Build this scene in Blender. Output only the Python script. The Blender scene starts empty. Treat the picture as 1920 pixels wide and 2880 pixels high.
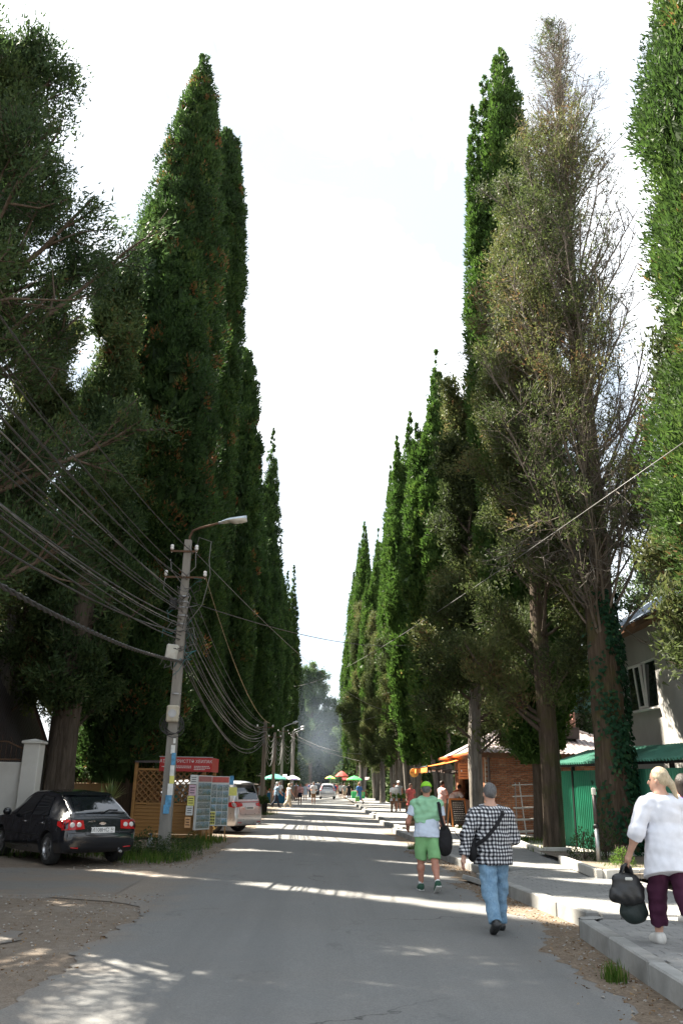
import bpy, bmesh, math, random
import numpy as np
from mathutils import Vector, Matrix
from mathutils.bvhtree import BVHTree
random.seed(7)
C = bpy.context.scene
COL = C.collection
R = math.radians

# ------------------------------------------------------------------ camera
cam_data = bpy.data.cameras.new('camera')
cam = bpy.data.objects.new('camera', cam_data)
COL.objects.link(cam)
cam_data.sensor_fit = 'HORIZONTAL'
cam_data.sensor_width = 24.0
cam_data.lens = 24.0 * 2300 / 1920
cam_data.clip_start = 0.05
cam_data.clip_end = 3000
YAW, PITCH, ROLL = -1.118, 18.399, 1.1
cam.matrix_world = Matrix.Translation((0, 0, 1.7)) @ Matrix.Rotation(R(YAW), 4, 'Z') @ Matrix.Rotation(R(90 + PITCH), 4, 'X') @ Matrix.Rotation(R(ROLL), 4, 'Z')
C.camera = cam

# ------------------------------------------------------------------ light
SUN_ELEV, SUN_AHEAD = 51.0, 33.5          # degrees above the horizon, degrees ahead of straight left
sun_dir = Vector((-math.cos(R(SUN_ELEV)) * math.cos(R(SUN_AHEAD)), math.cos(R(SUN_ELEV)) * math.sin(R(SUN_AHEAD)), math.sin(R(SUN_ELEV))))
sun_data = bpy.data.lights.new('sun', 'SUN')
sun_data.energy = 5.0
sun_data.angle = R(0.5)
sun_data.color = (1.0, 0.92, 0.79)
sun = bpy.data.objects.new('sun', sun_data)
COL.objects.link(sun)
sun.rotation_euler = sun_dir.to_track_quat('Z', 'Y').to_euler()

world = bpy.data.worlds.new('World')
C.world = world
world.use_nodes = True
wn, wl = world.node_tree.nodes, world.node_tree.links
wn.clear()
w_out = wn.new('ShaderNodeOutputWorld')
w_bg = wn.new('ShaderNodeBackground')
w_bg.inputs['Strength'].default_value = 0.1
sky = wn.new('ShaderNodeTexSky')
sky.sky_type = 'NISHITA'
sky.sun_disc = False
sky.sun_elevation = R(SUN_ELEV)
sky.sun_rotation = math.atan2(sun_dir.x, sun_dir.y)
sky.dust_density = 2.0
sky.air_density = 1.0
# thin bright summer cloud over the whole dome
w_tc = wn.new('ShaderNodeTexCoord')
w_n1 = wn.new('ShaderNodeTexNoise')
w_n1.inputs['Scale'].default_value = 2.2
w_n1.inputs['Detail'].default_value = 9
w_n1.inputs['Roughness'].default_value = 0.62
w_n1.inputs['Distortion'].default_value = 0.6
w_map = wn.new('ShaderNodeMapRange')
w_map.inputs['From Min'].default_value = 0.25
w_map.inputs['From Max'].default_value = 0.62
w_map.inputs['To Min'].default_value = 0.7
w_map.inputs['To Max'].default_value = 1.0
w_mix = wn.new('ShaderNodeMixRGB')
w_n2 = wn.new('ShaderNodeTexNoise')
w_n2.inputs['Scale'].default_value = 3.6
w_n2.inputs['Detail'].default_value = 8
w_n2.inputs['Roughness'].default_value = 0.6
w_n2.inputs['Distortion'].default_value = 0.8
w_cl = wn.new('ShaderNodeValToRGB')
w_cl.color_ramp.elements[0].position = 0.42
w_cl.color_ramp.elements[0].color = (1.72, 1.97, 2.22, 1)
w_cl.color_ramp.elements[1].position = 0.66
w_cl.color_ramp.elements[1].color = (4.3, 4.35, 4.4, 1)
wl.new(w_tc.outputs['Generated'], w_n2.inputs['Vector'])
wl.new(w_n2.outputs['Fac'], w_cl.inputs['Fac'])
wl.new(w_cl.outputs['Color'], w_mix.inputs['Color2'])
wl.new(w_tc.outputs['Generated'], w_n1.inputs['Vector'])
wl.new(w_n1.outputs['Fac'], w_map.inputs['Value'])
wl.new(w_map.outputs['Result'], w_mix.inputs['Fac'])
wl.new(sky.outputs['Color'], w_mix.inputs['Color1'])
wl.new(w_mix.outputs['Color'], w_bg.inputs['Color'])
wl.new(w_bg.outputs['Background'], w_out.inputs['Surface'])

# ------------------------------------------------------------------ exposure
C.view_settings.view_transform = 'Standard'
C.view_settings.look = 'None'
C.view_settings.exposure = 2.45
C.view_settings.gamma = 1.0
C.view_settings.use_curve_mapping = False
C.cycles.max_bounces = 6
C.cycles.transparent_max_bounces = 6
C.cycles.diffuse_bounces = 4
C.cycles.caustics_reflective = False
C.cycles.caustics_refractive = False

# ------------------------------------------------------------------ helpers
def tag(o, label=None, cat=None, group=None, kind=None):
    if label: o['label'] = label
    if cat: o['category'] = cat
    if group: o['group'] = group
    if kind: o['kind'] = kind
    return o

def thing(name, label, cat, loc=(0, 0, 0), rotz=0.0, group=None, scale=None):
    o = bpy.data.objects.new(name, None)
    o.empty_display_size = 0.2
    COL.objects.link(o)
    o.location = loc
    o.rotation_euler = (0, 0, rotz)
    if scale: o.scale = (scale, scale, scale)
    return tag(o, label, cat, group)

def link_mesh(name, me, parent=None, loc=None, rot=None, label=None):
    o = bpy.data.objects.new(name, me)
    COL.objects.link(o)
    if parent is not None: o.parent = parent
    if loc is not None: o.location = loc
    if rot is not None: o.rotation_euler = rot
    if label: o['label'] = label
    return o

def copy_tree(root, loc, rotz=None, label=None, scale=None, mats=None):
    r = root.copy(); COL.objects.link(r); r.location = loc
    if rotz is not None: r.rotation_euler = (0, 0, rotz)
    if scale: r.scale = scale if hasattr(scale, '__len__') else (scale,) * 3
    if label: r['label'] = label
    for ch in root.children:
        c = ch.copy(); COL.objects.link(c); c.parent = r
        for g in ch.children:
            d = g.copy(); COL.objects.link(d); d.parent = c
    return r

class MB:
    """collects shapes; build() links them as ONE mesh object"""
    def __init__(s): s.v, s.f, s.m, s.sm = [], [], [], []
    def add(s, vs, fs, m=0, smooth=False):
        n = len(s.v); s.v += [tuple(p) for p in vs]
        for f in fs: s.f.append(tuple(i + n for i in f)); s.m.append(m); s.sm.append(smooth)
        return s
    def box(s, c, d, rz=0.0, m=0, bev=0.0, rot=None):
        x, y, z = d[0] / 2, d[1] / 2, d[2] / 2
        M = rot if rot is not None else Matrix.Rotation(rz, 3, 'Z')
        if bev > 0:
            b = min(bev, x * .9, y * .9, z * .9)
            pts, idx = [], {}
            for sx in (-1, 1):
                for sy in (-1, 1):
                    for sz in (-1, 1):
                        for a in range(3):
                            p = [sx * x, sy * y, sz * z]
                            for k in range(3):
                                if k != a: p[k] -= b * (1 if p[k] > 0 else -1)
                            idx[(sx, sy, sz, a)] = len(pts); pts.append(p)
            fs = []
            S = (-1, 1)
            for a in range(3):
                u, w = (a + 1) % 3, (a + 2) % 3
                for sg in S:
                    q = []
                    for (i, j) in ((-1, -1), (1, -1), (1, 1), (-1, 1)):
                        k = [0, 0, 0]; k[a] = sg; k[u] = i; k[w] = j
                        q.append(idx[(k[0], k[1], k[2], a)])
                    fs.append(q if sg > 0 else q[::-1])
            for a in range(3):
                u, w = (a + 1) % 3, (a + 2) % 3
                for i in S:
                    for j in S:
                        k0 = [0, 0, 0]; k1 = [0, 0, 0]
                        k0[a], k1[a] = -1, 1
                        for k in (k0, k1): k[u] = i; k[w] = j
                        q = [idx[(*k0, u)], idx[(*k1, u)], idx[(*k1, w)], idx[(*k0, w)]]
                        fs.append(q if i * j < 0 else q[::-1])
            for sx in S:
                for sy in S:
                    for sz in S:
                        q = [idx[(sx, sy, sz, 0)], idx[(sx, sy, sz, 1)], idx[(sx, sy, sz, 2)]]
                        fs.append(q if sx * sy * sz > 0 else q[::-1])
        else:
            pts = [(-x, -y, -z), (x, -y, -z), (x, y, -z), (-x, y, -z), (-x, -y, z), (x, -y, z), (x, y, z), (-x, y, z)]
            fs = [(0, 3, 2, 1), (4, 5, 6, 7), (0, 1, 5, 4), (1, 2, 6, 5), (2, 3, 7, 6), (3, 0, 4, 7)]
        C0 = Vector(c)
        return s.add([tuple(M @ Vector(p) + C0) for p in pts], fs, m)
    def bar(s, a, b, w, h=None, m=0, up=(0, 0, 1), bev=0.0):
        """a rectangular bar from a to b"""
        a, b = Vector(a), Vector(b); h = h or w
        d = b - a; L = d.length; d.normalize()
        u = Vector(up)
        if abs(u.dot(d)) > .98: u = Vector((0, 1, 0))
        x = d.cross(u).normalized(); z = x.cross(d)
        M = Matrix((x, d, z)).transposed()
        return s.box((a + b) / 2, (w, L, h), m=m, rot=M, bev=bev)
    def tube(s, pts, rad, n=8, m=0, cap=True, smooth=True):
        pts = [Vector(p) for p in pts]
        k = len(pts)
        rad = [rad] * k if not hasattr(rad, '__len__') else rad
        base = len(s.v); x = None
        for i, p in enumerate(pts):
            d = (pts[min(i + 1, k - 1)] - pts[max(i - 1, 0)])
            if d.length < 1e-9: d = Vector((0, 0, 1))
            d.normalize()
            if x is None:
                x = d.orthogonal().normalized()
            else:
                x = (x - d * x.dot(d))
                x = x.normalized() if x.length > 1e-6 else d.orthogonal().normalized()
            y = d.cross(x)
            for j in range(n):
                a = 2 * math.pi * j / n
                q = p + (x * math.cos(a) + y * math.sin(a)) * rad[i]
                s.v.append((q.x, q.y, q.z))
        for i in range(k - 1):
            for j in range(n):
                a, b = base + i * n + j, base + i * n + (j + 1) % n
                s.f.append((a, b, b + n, a + n)); s.m.append(m); s.sm.append(smooth)
        if cap:
            s.f.append(tuple(base + j for j in range(n))[::-1]); s.m.append(m); s.sm.append(False)
            s.f.append(tuple(base + (k - 1) * n + j for j in range(n))); s.m.append(m); s.sm.append(False)
        return s
    def lathe(s, prof, n=16, c=(0, 0, 0), m=0, axis='Z', smooth=True, cap=True):
        base = len(s.v); k = len(prof); c = Vector(c)
        for (r, z) in prof:
            for j in range(n):
                a = 2 * math.pi * j / n
                p = (r * math.cos(a), r * math.sin(a), z)
                if axis == 'X': p = (p[2], p[0], p[1])
                elif axis == 'Y': p = (p[1], p[2], p[0])
                s.v.append(tuple(Vector(p) + c))
        for i in range(k - 1):
            for j in range(n):
                a, b = base + i * n + j, base + i * n + (j + 1) % n
                s.f.append((a, b, b + n, a + n)); s.m.append(m); s.sm.append(smooth)
        if cap:
            s.f.append(tuple(base + j for j in range(n))[::-1]); s.m.append(m); s.sm.append(False)
            s.f.append(tuple(base + (k - 1) * n + j for j in range(n))); s.m.append(m); s.sm.append(False)
        return s
    def grid(s, fn, nu, nv, m=0, smooth=True, flip=False):
        base = len(s.v)
        for i in range(nu + 1):
            for j in range(nv + 1): s.v.append(tuple(fn(i / nu, j / nv)))
        for i in range(nu):
            for j in range(nv):
                a = base + i * (nv + 1) + j
                q = (a, a + nv + 1, a + nv + 2, a + 1)
                s.f.append(q[::-1] if flip else q); s.m.append(m); s.sm.append(smooth)
        return s
    def prism(s, poly, a, b, m=0):
        """polygon of 3D points extruded by the vector b - a"""
        n = len(poly); d = Vector(b) - Vector(a)
        vs = [tuple(p) for p in poly] + [tuple(Vector(p) + d) for p in poly]
        fs = [tuple(range(n))[::-1], tuple(range(n, 2 * n))] + [(i, (i + 1) % n, n + (i + 1) % n, n + i) for i in range(n)]
        return s.add(vs, fs, m)
    def mesh(s, name, mats):
        me = bpy.data.meshes.new(name)
        me.from_pydata(s.v, [], s.f)
        for mt in (mats if isinstance(mats, (list, tuple)) else [mats]): me.materials.append(mt)
        me.polygons.foreach_set('material_index', s.m)
        me.polygons.foreach_set('use_smooth', s.sm)
        me.update()
        return me
    def build(s, name, mats, parent=None, loc=None, rot=None, label=None):
        return link_mesh(name, s.mesh(name, mats), parent, loc, rot, label)

def np_mesh(name, V, F, mats, smooth=False, attrs=None, mi=None):
    """V (n,3), F (m,k) arrays straight into a mesh"""
    me = bpy.data.meshes.new(name)
    V = np.ascontiguousarray(V, dtype=np.float32); F = np.ascontiguousarray(F, dtype=np.int32)
    m, k = F.shape
    me.vertices.add(len(V)); me.vertices.foreach_set('co', V.ravel())
    me.loops.add(m * k); me.loops.foreach_set('vertex_index', F.ravel())
    me.polygons.add(m); me.polygons.foreach_set('loop_start', np.arange(0, m * k, k, dtype=np.int32))
    for mt in (mats if isinstance(mats, (list, tuple)) else [mats]): me.materials.append(mt)
    if mi is not None: me.polygons.foreach_set('material_index', np.asarray(mi, dtype=np.int32))
    me.polygons.foreach_set('use_smooth', np.full(m, smooth, dtype=bool))
    for an, arr in (attrs or {}).items():
        at = me.attributes.new(an, 'FLOAT', 'FACE'); at.data.foreach_set('value', np.asarray(arr, dtype=np.float32))
    me.update(calc_edges=True)
    me.validate()
    return me

# ------------------------------------------------------------------ materials
class NT:
    def __init__(s, name):
        s.mat = bpy.data.materials.new(name); s.mat.use_nodes = True
        s.t = s.mat.node_tree; s.t.nodes.clear()
        s.out = s.n('ShaderNodeOutputMaterial')
    def n(s, typ, **kw):
        nd = s.t.nodes.new(typ)
        for k, v in kw.items():
            if k.startswith('i_'):
                key = k[2:].replace('_', ' ')
                nd.inputs[int(key) if key.isdigit() else key].default_value = v
            else: setattr(nd, k, v)
        return nd
    def l(s, a, b): s.t.links.new(a, b)
    def noise(s, scale, detail=4, rough=.55, coord=None, dist=0.0):
        nd = s.n('ShaderNodeTexNoise'); nd.inputs['Scale'].default_value = scale
        nd.inputs['Detail'].default_value = detail; nd.inputs['Roughness'].default_value = rough
        nd.inputs['Distortion'].default_value = dist
        if coord is not None: s.l(coord, nd.inputs['Vector'])
        return nd.outputs['Fac']
    def ramp(s, fac, stops):
        nd = s.n('ShaderNodeValToRGB'); e = nd.color_ramp.elements
        while len(e) < len(stops): e.new(.5)
        for el, (p, c) in zip(e, stops): el.position = p; el.color = (*c, 1) if len(c) == 3 else c
        s.l(fac, nd.inputs['Fac']); return nd.outputs['Color']
    def mix(s, a, b, fac, mode='MIX'):
        nd = s.n('ShaderNodeMixRGB', blend_type=mode)
        for key, v in (('Fac', fac), ('Color1', a), ('Color2', b)):
            if hasattr(v, 'links') or isinstance(v, bpy.types.NodeSocket): s.l(v, nd.inputs[key])
            else: nd.inputs[key].default_value = v if key == 'Fac' else ((*v, 1) if len(v) == 3 else v)
        return nd.outputs['Color']
    def coord(s, kind='Object', scale=None, rot=None):
        o = s.n('ShaderNodeTexCoord').outputs[kind]
        if scale or rot:
            mp = s.n('ShaderNodeMapping')
            if scale: mp.inputs['Scale'].default_value = scale
            if rot: mp.inputs['Rotation'].default_value = rot
            s.l(o, mp.inputs['Vector']); o = mp.outputs['Vector']
        return o
    def pos(s): return s.n('ShaderNodeNewGeometry').outputs['Position']
    def bump(s, h, strength=.3, dist=.02):
        nd = s.n('ShaderNodeBump'); nd.inputs['Strength'].default_value = strength; nd.inputs['Distance'].default_value = dist
        s.l(h, nd.inputs['Height']); return nd.outputs['Normal']
    def bsdf(s, col, rough=.6, metal=0.0, spec=.5, normal=None, **kw):
        nd = s.n('ShaderNodeBsdfPrincipled')
        for key, v in (('Base Color', col), ('Roughness', rough), ('Metallic', metal)):
            if isinstance(v, bpy.types.NodeSocket): s.l(v, nd.inputs[key])
            else: nd.inputs[key].default_value = ((*v, 1) if key == 'Base Color' else v)
        nd.inputs['Specular IOR Level'].default_value = spec
        if normal is not None: s.l(normal, nd.inputs['Normal'])
        for k, v in kw.items(): nd.inputs[k.replace('_', ' ')].default_value = v
        s.l(nd.outputs['BSDF'], s.out.inputs['Surface'])
        return nd

def mat(name, col, rough=.6, var=.15, scale=6.0, metal=0.0, spec=.5, bump=0.0, bscale=None, grime=None, stretch=None, **kw):
    """plain procedural surface: base colour with uneven tone, wear and a fine relief"""
    t = NT(name)
    co = t.coord('Object', stretch)
    n1 = t.noise(scale, 6, .6, co)
    dark = tuple(c * (1 - var * 1.6) for c in col); lite = tuple(min(1, c * (1 + var)) for c in col)
    c = t.ramp(n1, [(.3, dark), (.7, lite)])
    if grime:
        n2 = t.noise(scale * .35, 5, .65, co)
        f = t.ramp(n2, [(.5, (0, 0, 0)), (.72, (1, 1, 1))])
        c = t.mix(c, grime, t.mix((0, 0, 0), f, .6))
    nb = t.bump(t.noise(bscale or scale * 6, 5, .6, co), bump, .01) if bump else None
    rr = t.ramp(n1, [(.2, (max(0, rough - .08),) * 3), (.8, (min(1, rough + .1),) * 3)])
    t.bsdf(c, rr, metal, spec, nb, **kw)
    return t.mat

def glass(name, tint=(.02, .025, .03), rough=.04):
    t = NT(name); n = t.noise(3.0, 3, .5, t.coord())
    t.bsdf(t.ramp(n, [(.3, tint), (.7, tuple(c * 1.4 + .002 for c in tint))]), rough, 0, .9)
    return t.mat

def cloth(name, col, scale=40, var=.06, rough=.85, wr=.35):
    t = NT(name); co = t.coord()
    n1 = t.noise(9, 4, .6, co)
    c = t.ramp(n1, [(.3, tuple(x * (1 - var * 2) for x in col)), (.7, tuple(min(1, x * (1 + var)) for x in col))])
    wn_ = t.noise(11, 4, .5, t.coord('Object', (1, 1, .22)), .5)
    t.bsdf(c, rough, 0, .25, t.bump(wn_, wr * .6, .02))
    return t.mat

def leaf_mat(name, stops, trans=.35):
    """foliage: face attribute 'tint' picks the hue of each spray; light passes partly through"""
    t = NT(name)
    at = t.n('ShaderNodeAttribute'); at.attribute_name = 'tint'
    c = t.ramp(at.outputs['Fac'], stops)
    d = t.n('ShaderNodeBsdfPrincipled'); d.inputs['Roughness'].default_value = .55; d.inputs['Specular IOR Level'].default_value = .12
    tr = t.n('ShaderNodeBsdfTranslucent')
    hs = t.n('ShaderNodeHueSaturation'); hs.inputs['Value'].default_value = 1.5; hs.inputs['Saturation'].default_value = 1.1
    t.l(c, d.inputs['Base Color']); t.l(c, hs.inputs['Color']); t.l(hs.outputs['Color'], tr.inputs['Color'])
    mx = t.n('ShaderNodeMixShader'); mx.inputs['Fac'].default_value = trans
    t.l(d.outputs['BSDF'], mx.inputs[1]); t.l(tr.outputs['BSDF'], mx.inputs[2]); t.l(mx.outputs['Shader'], t.out.inputs['Surface'])
    return t.mat

def bark_mat(name, a, b, moss=None):
    t = NT(name); co = t.coord('Object', (6, 6, .7))
    n1 = t.noise(2.2, 8, .65, co, .8)
    c = t.ramp(n1, [(.3, a), (.7, b)])
    if moss:
        f = t.ramp(t.noise(1.4, 5, .6, t.coord()), [(.5, (0, 0, 0)), (.68, (1, 1, 1))])
        c = t.mix(c, moss, t.mix((0, 0, 0), f, .7))
    t.bsdf(c, .92, 0, .15, t.bump(n1, .9, .06))
    return t.mat

# ------------------------------------------------------------------ ground, road, pavement
def lerp_pts(pts, y):
    if y <= pts[0][0]: return pts[0][1]
    for (a, xa), (b, xb) in zip(pts, pts[1:]):
        if y <= b: return xa + (xb - xa) * (y - a) / (b - a)
    return pts[-1][1]

def wob(y, s=1.0, k=0.0):
    return s * (.5 * math.sin(y * 1.7 + k) + .3 * math.sin(y * 4.3 + 2 * k + 1) + .25 * math.sin(y * 11.1 + k) + .18 * math.sin(y * 23.7 + 3 * k))

def mat_dirt():
    t = NT('dirt_with_litter'); co = t.pos()
    n1 = t.noise(.9, 7, .65, co); n2 = t.noise(9, 6, .7, co); n3 = t.noise(60, 3, .7, co)
    c = t.ramp(n1, [(.3, (.13, .095, .07)), (.5, (.21, .17, .13)), (.68, (.27, .25, .22))])
    c = t.mix(c, t.ramp(n2, [(.35, (.07, .045, .03)), (.65, (.27, .21, .16))]), .5)
    c = t.mix(c, t.ramp(n3, [(.35, (.05, .04, .03)), (.62, (.32, .29, .25))]), .35)
    t.bsdf(c, .95, 0, .1, t.bump(t.mix(n2, n3, .5), .8, .03))
    return t.mat
def mat_asphalt(name, a, b, agg=.35, brown=0.0, dust=False):
    t = NT(name); co = t.pos()
    n1 = t.noise(.35, 6, .6, co); n2 = t.noise(3.5, 6, .65, co); n3 = t.noise(160, 2, .6, co); n4 = t.noise(45, 3, .7, co)
    c = t.ramp(n1, [(.3, a), (.7, b)])
    c = t.mix(c, t.ramp(n2, [(.3, tuple(x * .8 for x in a)), (.7, tuple(x * 1.15 for x in b))]), .45)
    c = t.mix(c, t.ramp(n3, [(.32, (.035, .036, .036)), (.7, (.30, .29, .27))]), agg)
    c = t.mix(c, t.ramp(n4, [(.3, (.05, .05, .05)), (.7, (.22, .215, .2))]), agg * .6)
    if dust:   # tyre wear along the road, darker mended patches and old oil spots
        st = t.n('ShaderNodeMapping'); st.inputs['Scale'].default_value = (1.5, .05, 1); t.l(co, st.inputs['Vector'])
        c = t.mix(c, (.11, .113, .113), t.mix((0, 0, 0), t.ramp(t.noise(1.0, 4, .6, st.outputs['Vector']), [(.45, (0, 0, 0)), (.65, (1, 1, 1))]), .35))
        c = t.mix(c, (.075, .075, .073), t.mix((0, 0, 0), t.ramp(t.noise(.8, 7, .75, co, .6), [(.60, (0, 0, 0)), (.66, (1, 1, 1))]), .4))
        c = t.mix(c, (.36, .355, .34), t.mix((0, 0, 0), t.ramp(t.noise(6, 8, .8, co), [(.62, (0, 0, 0)), (.72, (1, 1, 1))]), .5))
    # hairline cracks
    vo = t.n('ShaderNodeTexVoronoi'); vo.feature = 'DISTANCE_TO_EDGE'; vo.inputs['Scale'].default_value = .42
    wv = t.n('ShaderNodeVectorMath'); wv.operation = 'ADD'
    nz = t.n('ShaderNodeTexNoise'); nz.inputs['Scale'].default_value = 1.6; nz.inputs['Detail'].default_value = 6; t.l(co, nz.inputs['Vector'])
    t.l(co, wv.inputs[0]); t.l(nz.outputs['Color'], wv.inputs[1]); t.l(wv.outputs['Vector'], vo.inputs['Vector'])
    f = t.ramp(vo.outputs['Distance'], [(.0, (1, 1, 1)), (.006, (0, 0, 0))])
    gate = t.ramp(t.noise(.23, 3, .5, co), [(.48, (0, 0, 0)), (.6, (1, 1, 1))])
    c = t.mix(c, (.03, .03, .03), t.mix((0, 0, 0), f, gate))
    if dust:
        sx = t.n('ShaderNodeSeparateXYZ'); t.l(co, sx.inputs[0]); ab = t.n('ShaderNodeMath', operation='ABSOLUTE'); sh = t.n('ShaderNodeMath', operation='SUBTRACT'); sh.inputs[1].default_value = .3; t.l(sx.outputs['X'], sh.inputs[0]); t.l(sh.outputs[0], ab.inputs[0])
        ad = t.n('ShaderNodeMath', operation='MULTIPLY_ADD'); ad.inputs[1].default_value = 2.6; t.l(t.noise(1.3, 7, .7, co), ad.inputs[0]); t.l(ab.outputs[0], ad.inputs[2])
        mr = t.n('ShaderNodeMapRange'); mr.inputs['From Min'].default_value = 3.45; mr.inputs['From Max'].default_value = 4.6; mr.inputs['To Max'].default_value = .75; t.l(ad.outputs[0], mr.inputs['Value'])
        c = t.mix(c, t.ramp(n4, [(.3, (.15, .115, .085)), (.7, (.29, .245, .195))]), mr.outputs['Result'])
    if brown:
        c = t.mix(c, (.2, .155, .115), t.mix((0, 0, 0), t.ramp(t.noise(.55, 6, .7, co), [(.42, (0, 0, 0)), (.62, (1, 1, 1))]), brown))
    t.bsdf(c, t.ramp(n2, [(.3, (.72,) * 3), (.7, (.9,) * 3)]), 0, .3, t.bump(t.mix(n3, n4, .5), .55, .008))
    return t.mat
def mat_paving(name='paving'):
    t = NT(name); co = t.coord('Object')
    rn = t.n('ShaderNodeObjectInfo').outputs['Random']
    n1 = t.noise(1.1, 6, .65, t.pos()); n2 = t.noise(70, 4, .65, t.pos())
    c = t.ramp(n1, [(.3, (.19, .19, .185)), (.7, (.28, .278, .265))])
    c = t.mix(c, t.ramp(n2, [(.3, (.12, .12, .118)), (.7, (.36, .355, .34))]), .4)
    c = t.mix(c, t.ramp(rn, [(0, (.17, .172, .17)), (1, (.31, .305, .29))]), .35)
    t.bsdf(c, .85, 0, .25, t.bump(n2, .4, .006))
    return t.mat

M_DIRT = mat_dirt()
M_ROAD = mat_asphalt('asphalt', (.155, .162, .162), (.235, .243, .243), .5, .08, True)
M_LANE = mat_asphalt('old_asphalt', (.17, .15, .13), (.25, .225, .195), .6, .85)
M_PAVER = mat_paving()
M_KERB = mat('kerb_concrete', (.30, .30, .285), .85, .22, 2.2, bump=.5, bscale=45, grime=(.10, .088, .072))
M_WKERB = mat('pale_kerb_concrete', (.55, .53, .48), .85, .1, 4, bump=.3, bscale=45, grime=(.3, .26, .2))

g = MB(); g.add([(-400, -60, -.016), (400, -60, -.016), (400, 700, -.016), (-400, 700, -.016)], [(0, 1, 2, 3)])
tag(g.build('ground', M_DIRT), kind='structure')

LEFT = [(-20, -2.6), (7, -2.45), (11.5, -2.36), (12.9, -2.5), (13.4, -3.2), (13.9, -4.6), (14.0, -5.0), (17.6, -5.0), (18.3, -3.4), (19.5, -2.75), (23, -2.5), (32, -2.45), (45, -2.7), (60, -3.0), (400, -3.0)]
SAW = [[(2, 2.80), (8, 3.0), (10.75, 3.14)], [(11.35, 3.42), (13.1, 3.22), (16.3, 2.92)], [(17.7, 3.28), (20, 3.1), (23.9, 2.72)], [(25.3, 3.3), (28, 2.95), (32.4, 2.72)],
       [(33.8, 3.25), (39, 2.72)], [(40.6, 3.2), (48, 2.78)], [(49.6, 3.15), (57, 2.82)], [(58.6, 3.1), (72, 2.95)], [(73.6, 3.1), (92, 3.0)], [(93.6, 3.1), (120, 3.05)]]
def kerb_x(y):
    for s in SAW:
        if s[0][0] <= y <= s[-1][0]: return lerp_pts(s, y)
    return 3.6
def side_z(y):
    return .21 if y < 10.9 else (.21 - .05 * min(1, (y - 10.9) / 6))

m = MB(); ys = [-20]
while ys[-1] < 400: ys.append(ys[-1] + (.08 if 4 < ys[-1] < 30 else .4 if ys[-1] < 70 else 4))
for i, y in enumerate(ys):
    xl = lerp_pts(LEFT, y) + wob(y, .13 if y < 60 else .3) + random.uniform(-.035, .035)
    m.v += [(xl, y, -.006), (xl + .12, y, 0), (0, y, .012), (3.75, y, 0)]
for i in range(len(ys) - 1):
    for k in range(3):
        a = i * 4 + k; m.f.append((a, a + 1, a + 5, a + 4)); m.m.append(0); m.sm.append(True)
tag(m.build('road', M_ROAD), kind='structure')

# old asphalt side lane entering from the left: a thin slab with a broken edge
m = MB(); xs = [-30 + .12 * i for i in range(int((30 - 2.9) / .12))]
for x in xs:
    tip = max(0, (x + 4.4) / 1.5)
    y0 = 13.55 + wob(x, .09, 2) + tip * .25 + (0 if x > -8 else 0)
    y1 = 17.9 + wob(x, .12, 5) + max(0, (x + 4.8)) * .25
    if x < -8: y1 += .25
    h = .035 * (1 - min(1, tip))
    m.v += [(x, y0, -.016), (x + .01, y0 + .02, .004 + h), (x, y0 + .5, .008 + h * .7), (x, y1 - .3, .006), (x, y1, -.012)]
for i in range(len(xs) - 1):
    for k in range(4):
        a = i * 5 + k; m.f.append((a, a + 5, a + 6, a + 1)); m.m.append(0); m.sm.append(k > 1)
tag(m.build('side_lane', M_LANE), kind='structure')
# worn asphalt remnant in the near left corner
m = MB(); N = 44
for k in range(N):
    a = 2 * math.pi * k / N; rr = 1 + wob(a * 3, .12, 1)
    m.v.append((-4.6 + 1.25 * rr * math.cos(a), 10.2 + 1.1 * rr * math.sin(a), -.004))
m.v.append((-4.6, 10.2, .004))
for k in range(N): m.f.append((k, (k + 1) % N, N)); m.m.append(0); m.sm.append(False)
tag(m.build('old_paving', M_LANE), kind='structure')

# dirt and fallen needles along the right kerb, over the road edge
m = MB(); ys = [1 + .1 * i for i in range(330)]
for y in ys:
    k = kerb_x(y); w = .48 + wob(y, .16, 4) + random.uniform(-.04, .04) + (.35 if k > 3.5 else 0) - max(0, (y - 20) * .018)
    m.v += [(k - w, y, max(.0, .012 * (1 - (k - w) / 3.75)) + .0025), (k - w * .4, y, .012), (k + .1, y, .018)]
for i in range(len(ys) - 1):
    for j in range(2):
        a = i * 3 + j; m.f.append((a, a + 1, a + 4, a + 3)); m.m.append(0); m.sm.append(True)
t = NT('needle_litter'); co = t.pos()
n1 = t.noise(2.2, 6, .7, co); n2 = t.noise(34, 5, .75, co)
c = t.ramp(n1, [(.32, (.115, .09, .07)), (.66, (.22, .18, .14))])
c = t.mix(c, t.ramp(n2, [(.36, (.06, .042, .03)), (.62, (.30, .235, .17))]), .5)
t.bsdf(c, .95, 0, .1, t.bump(n2, .8, .02))
tag(m.build('gutter_dirt', t.mat), kind='structure')

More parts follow.
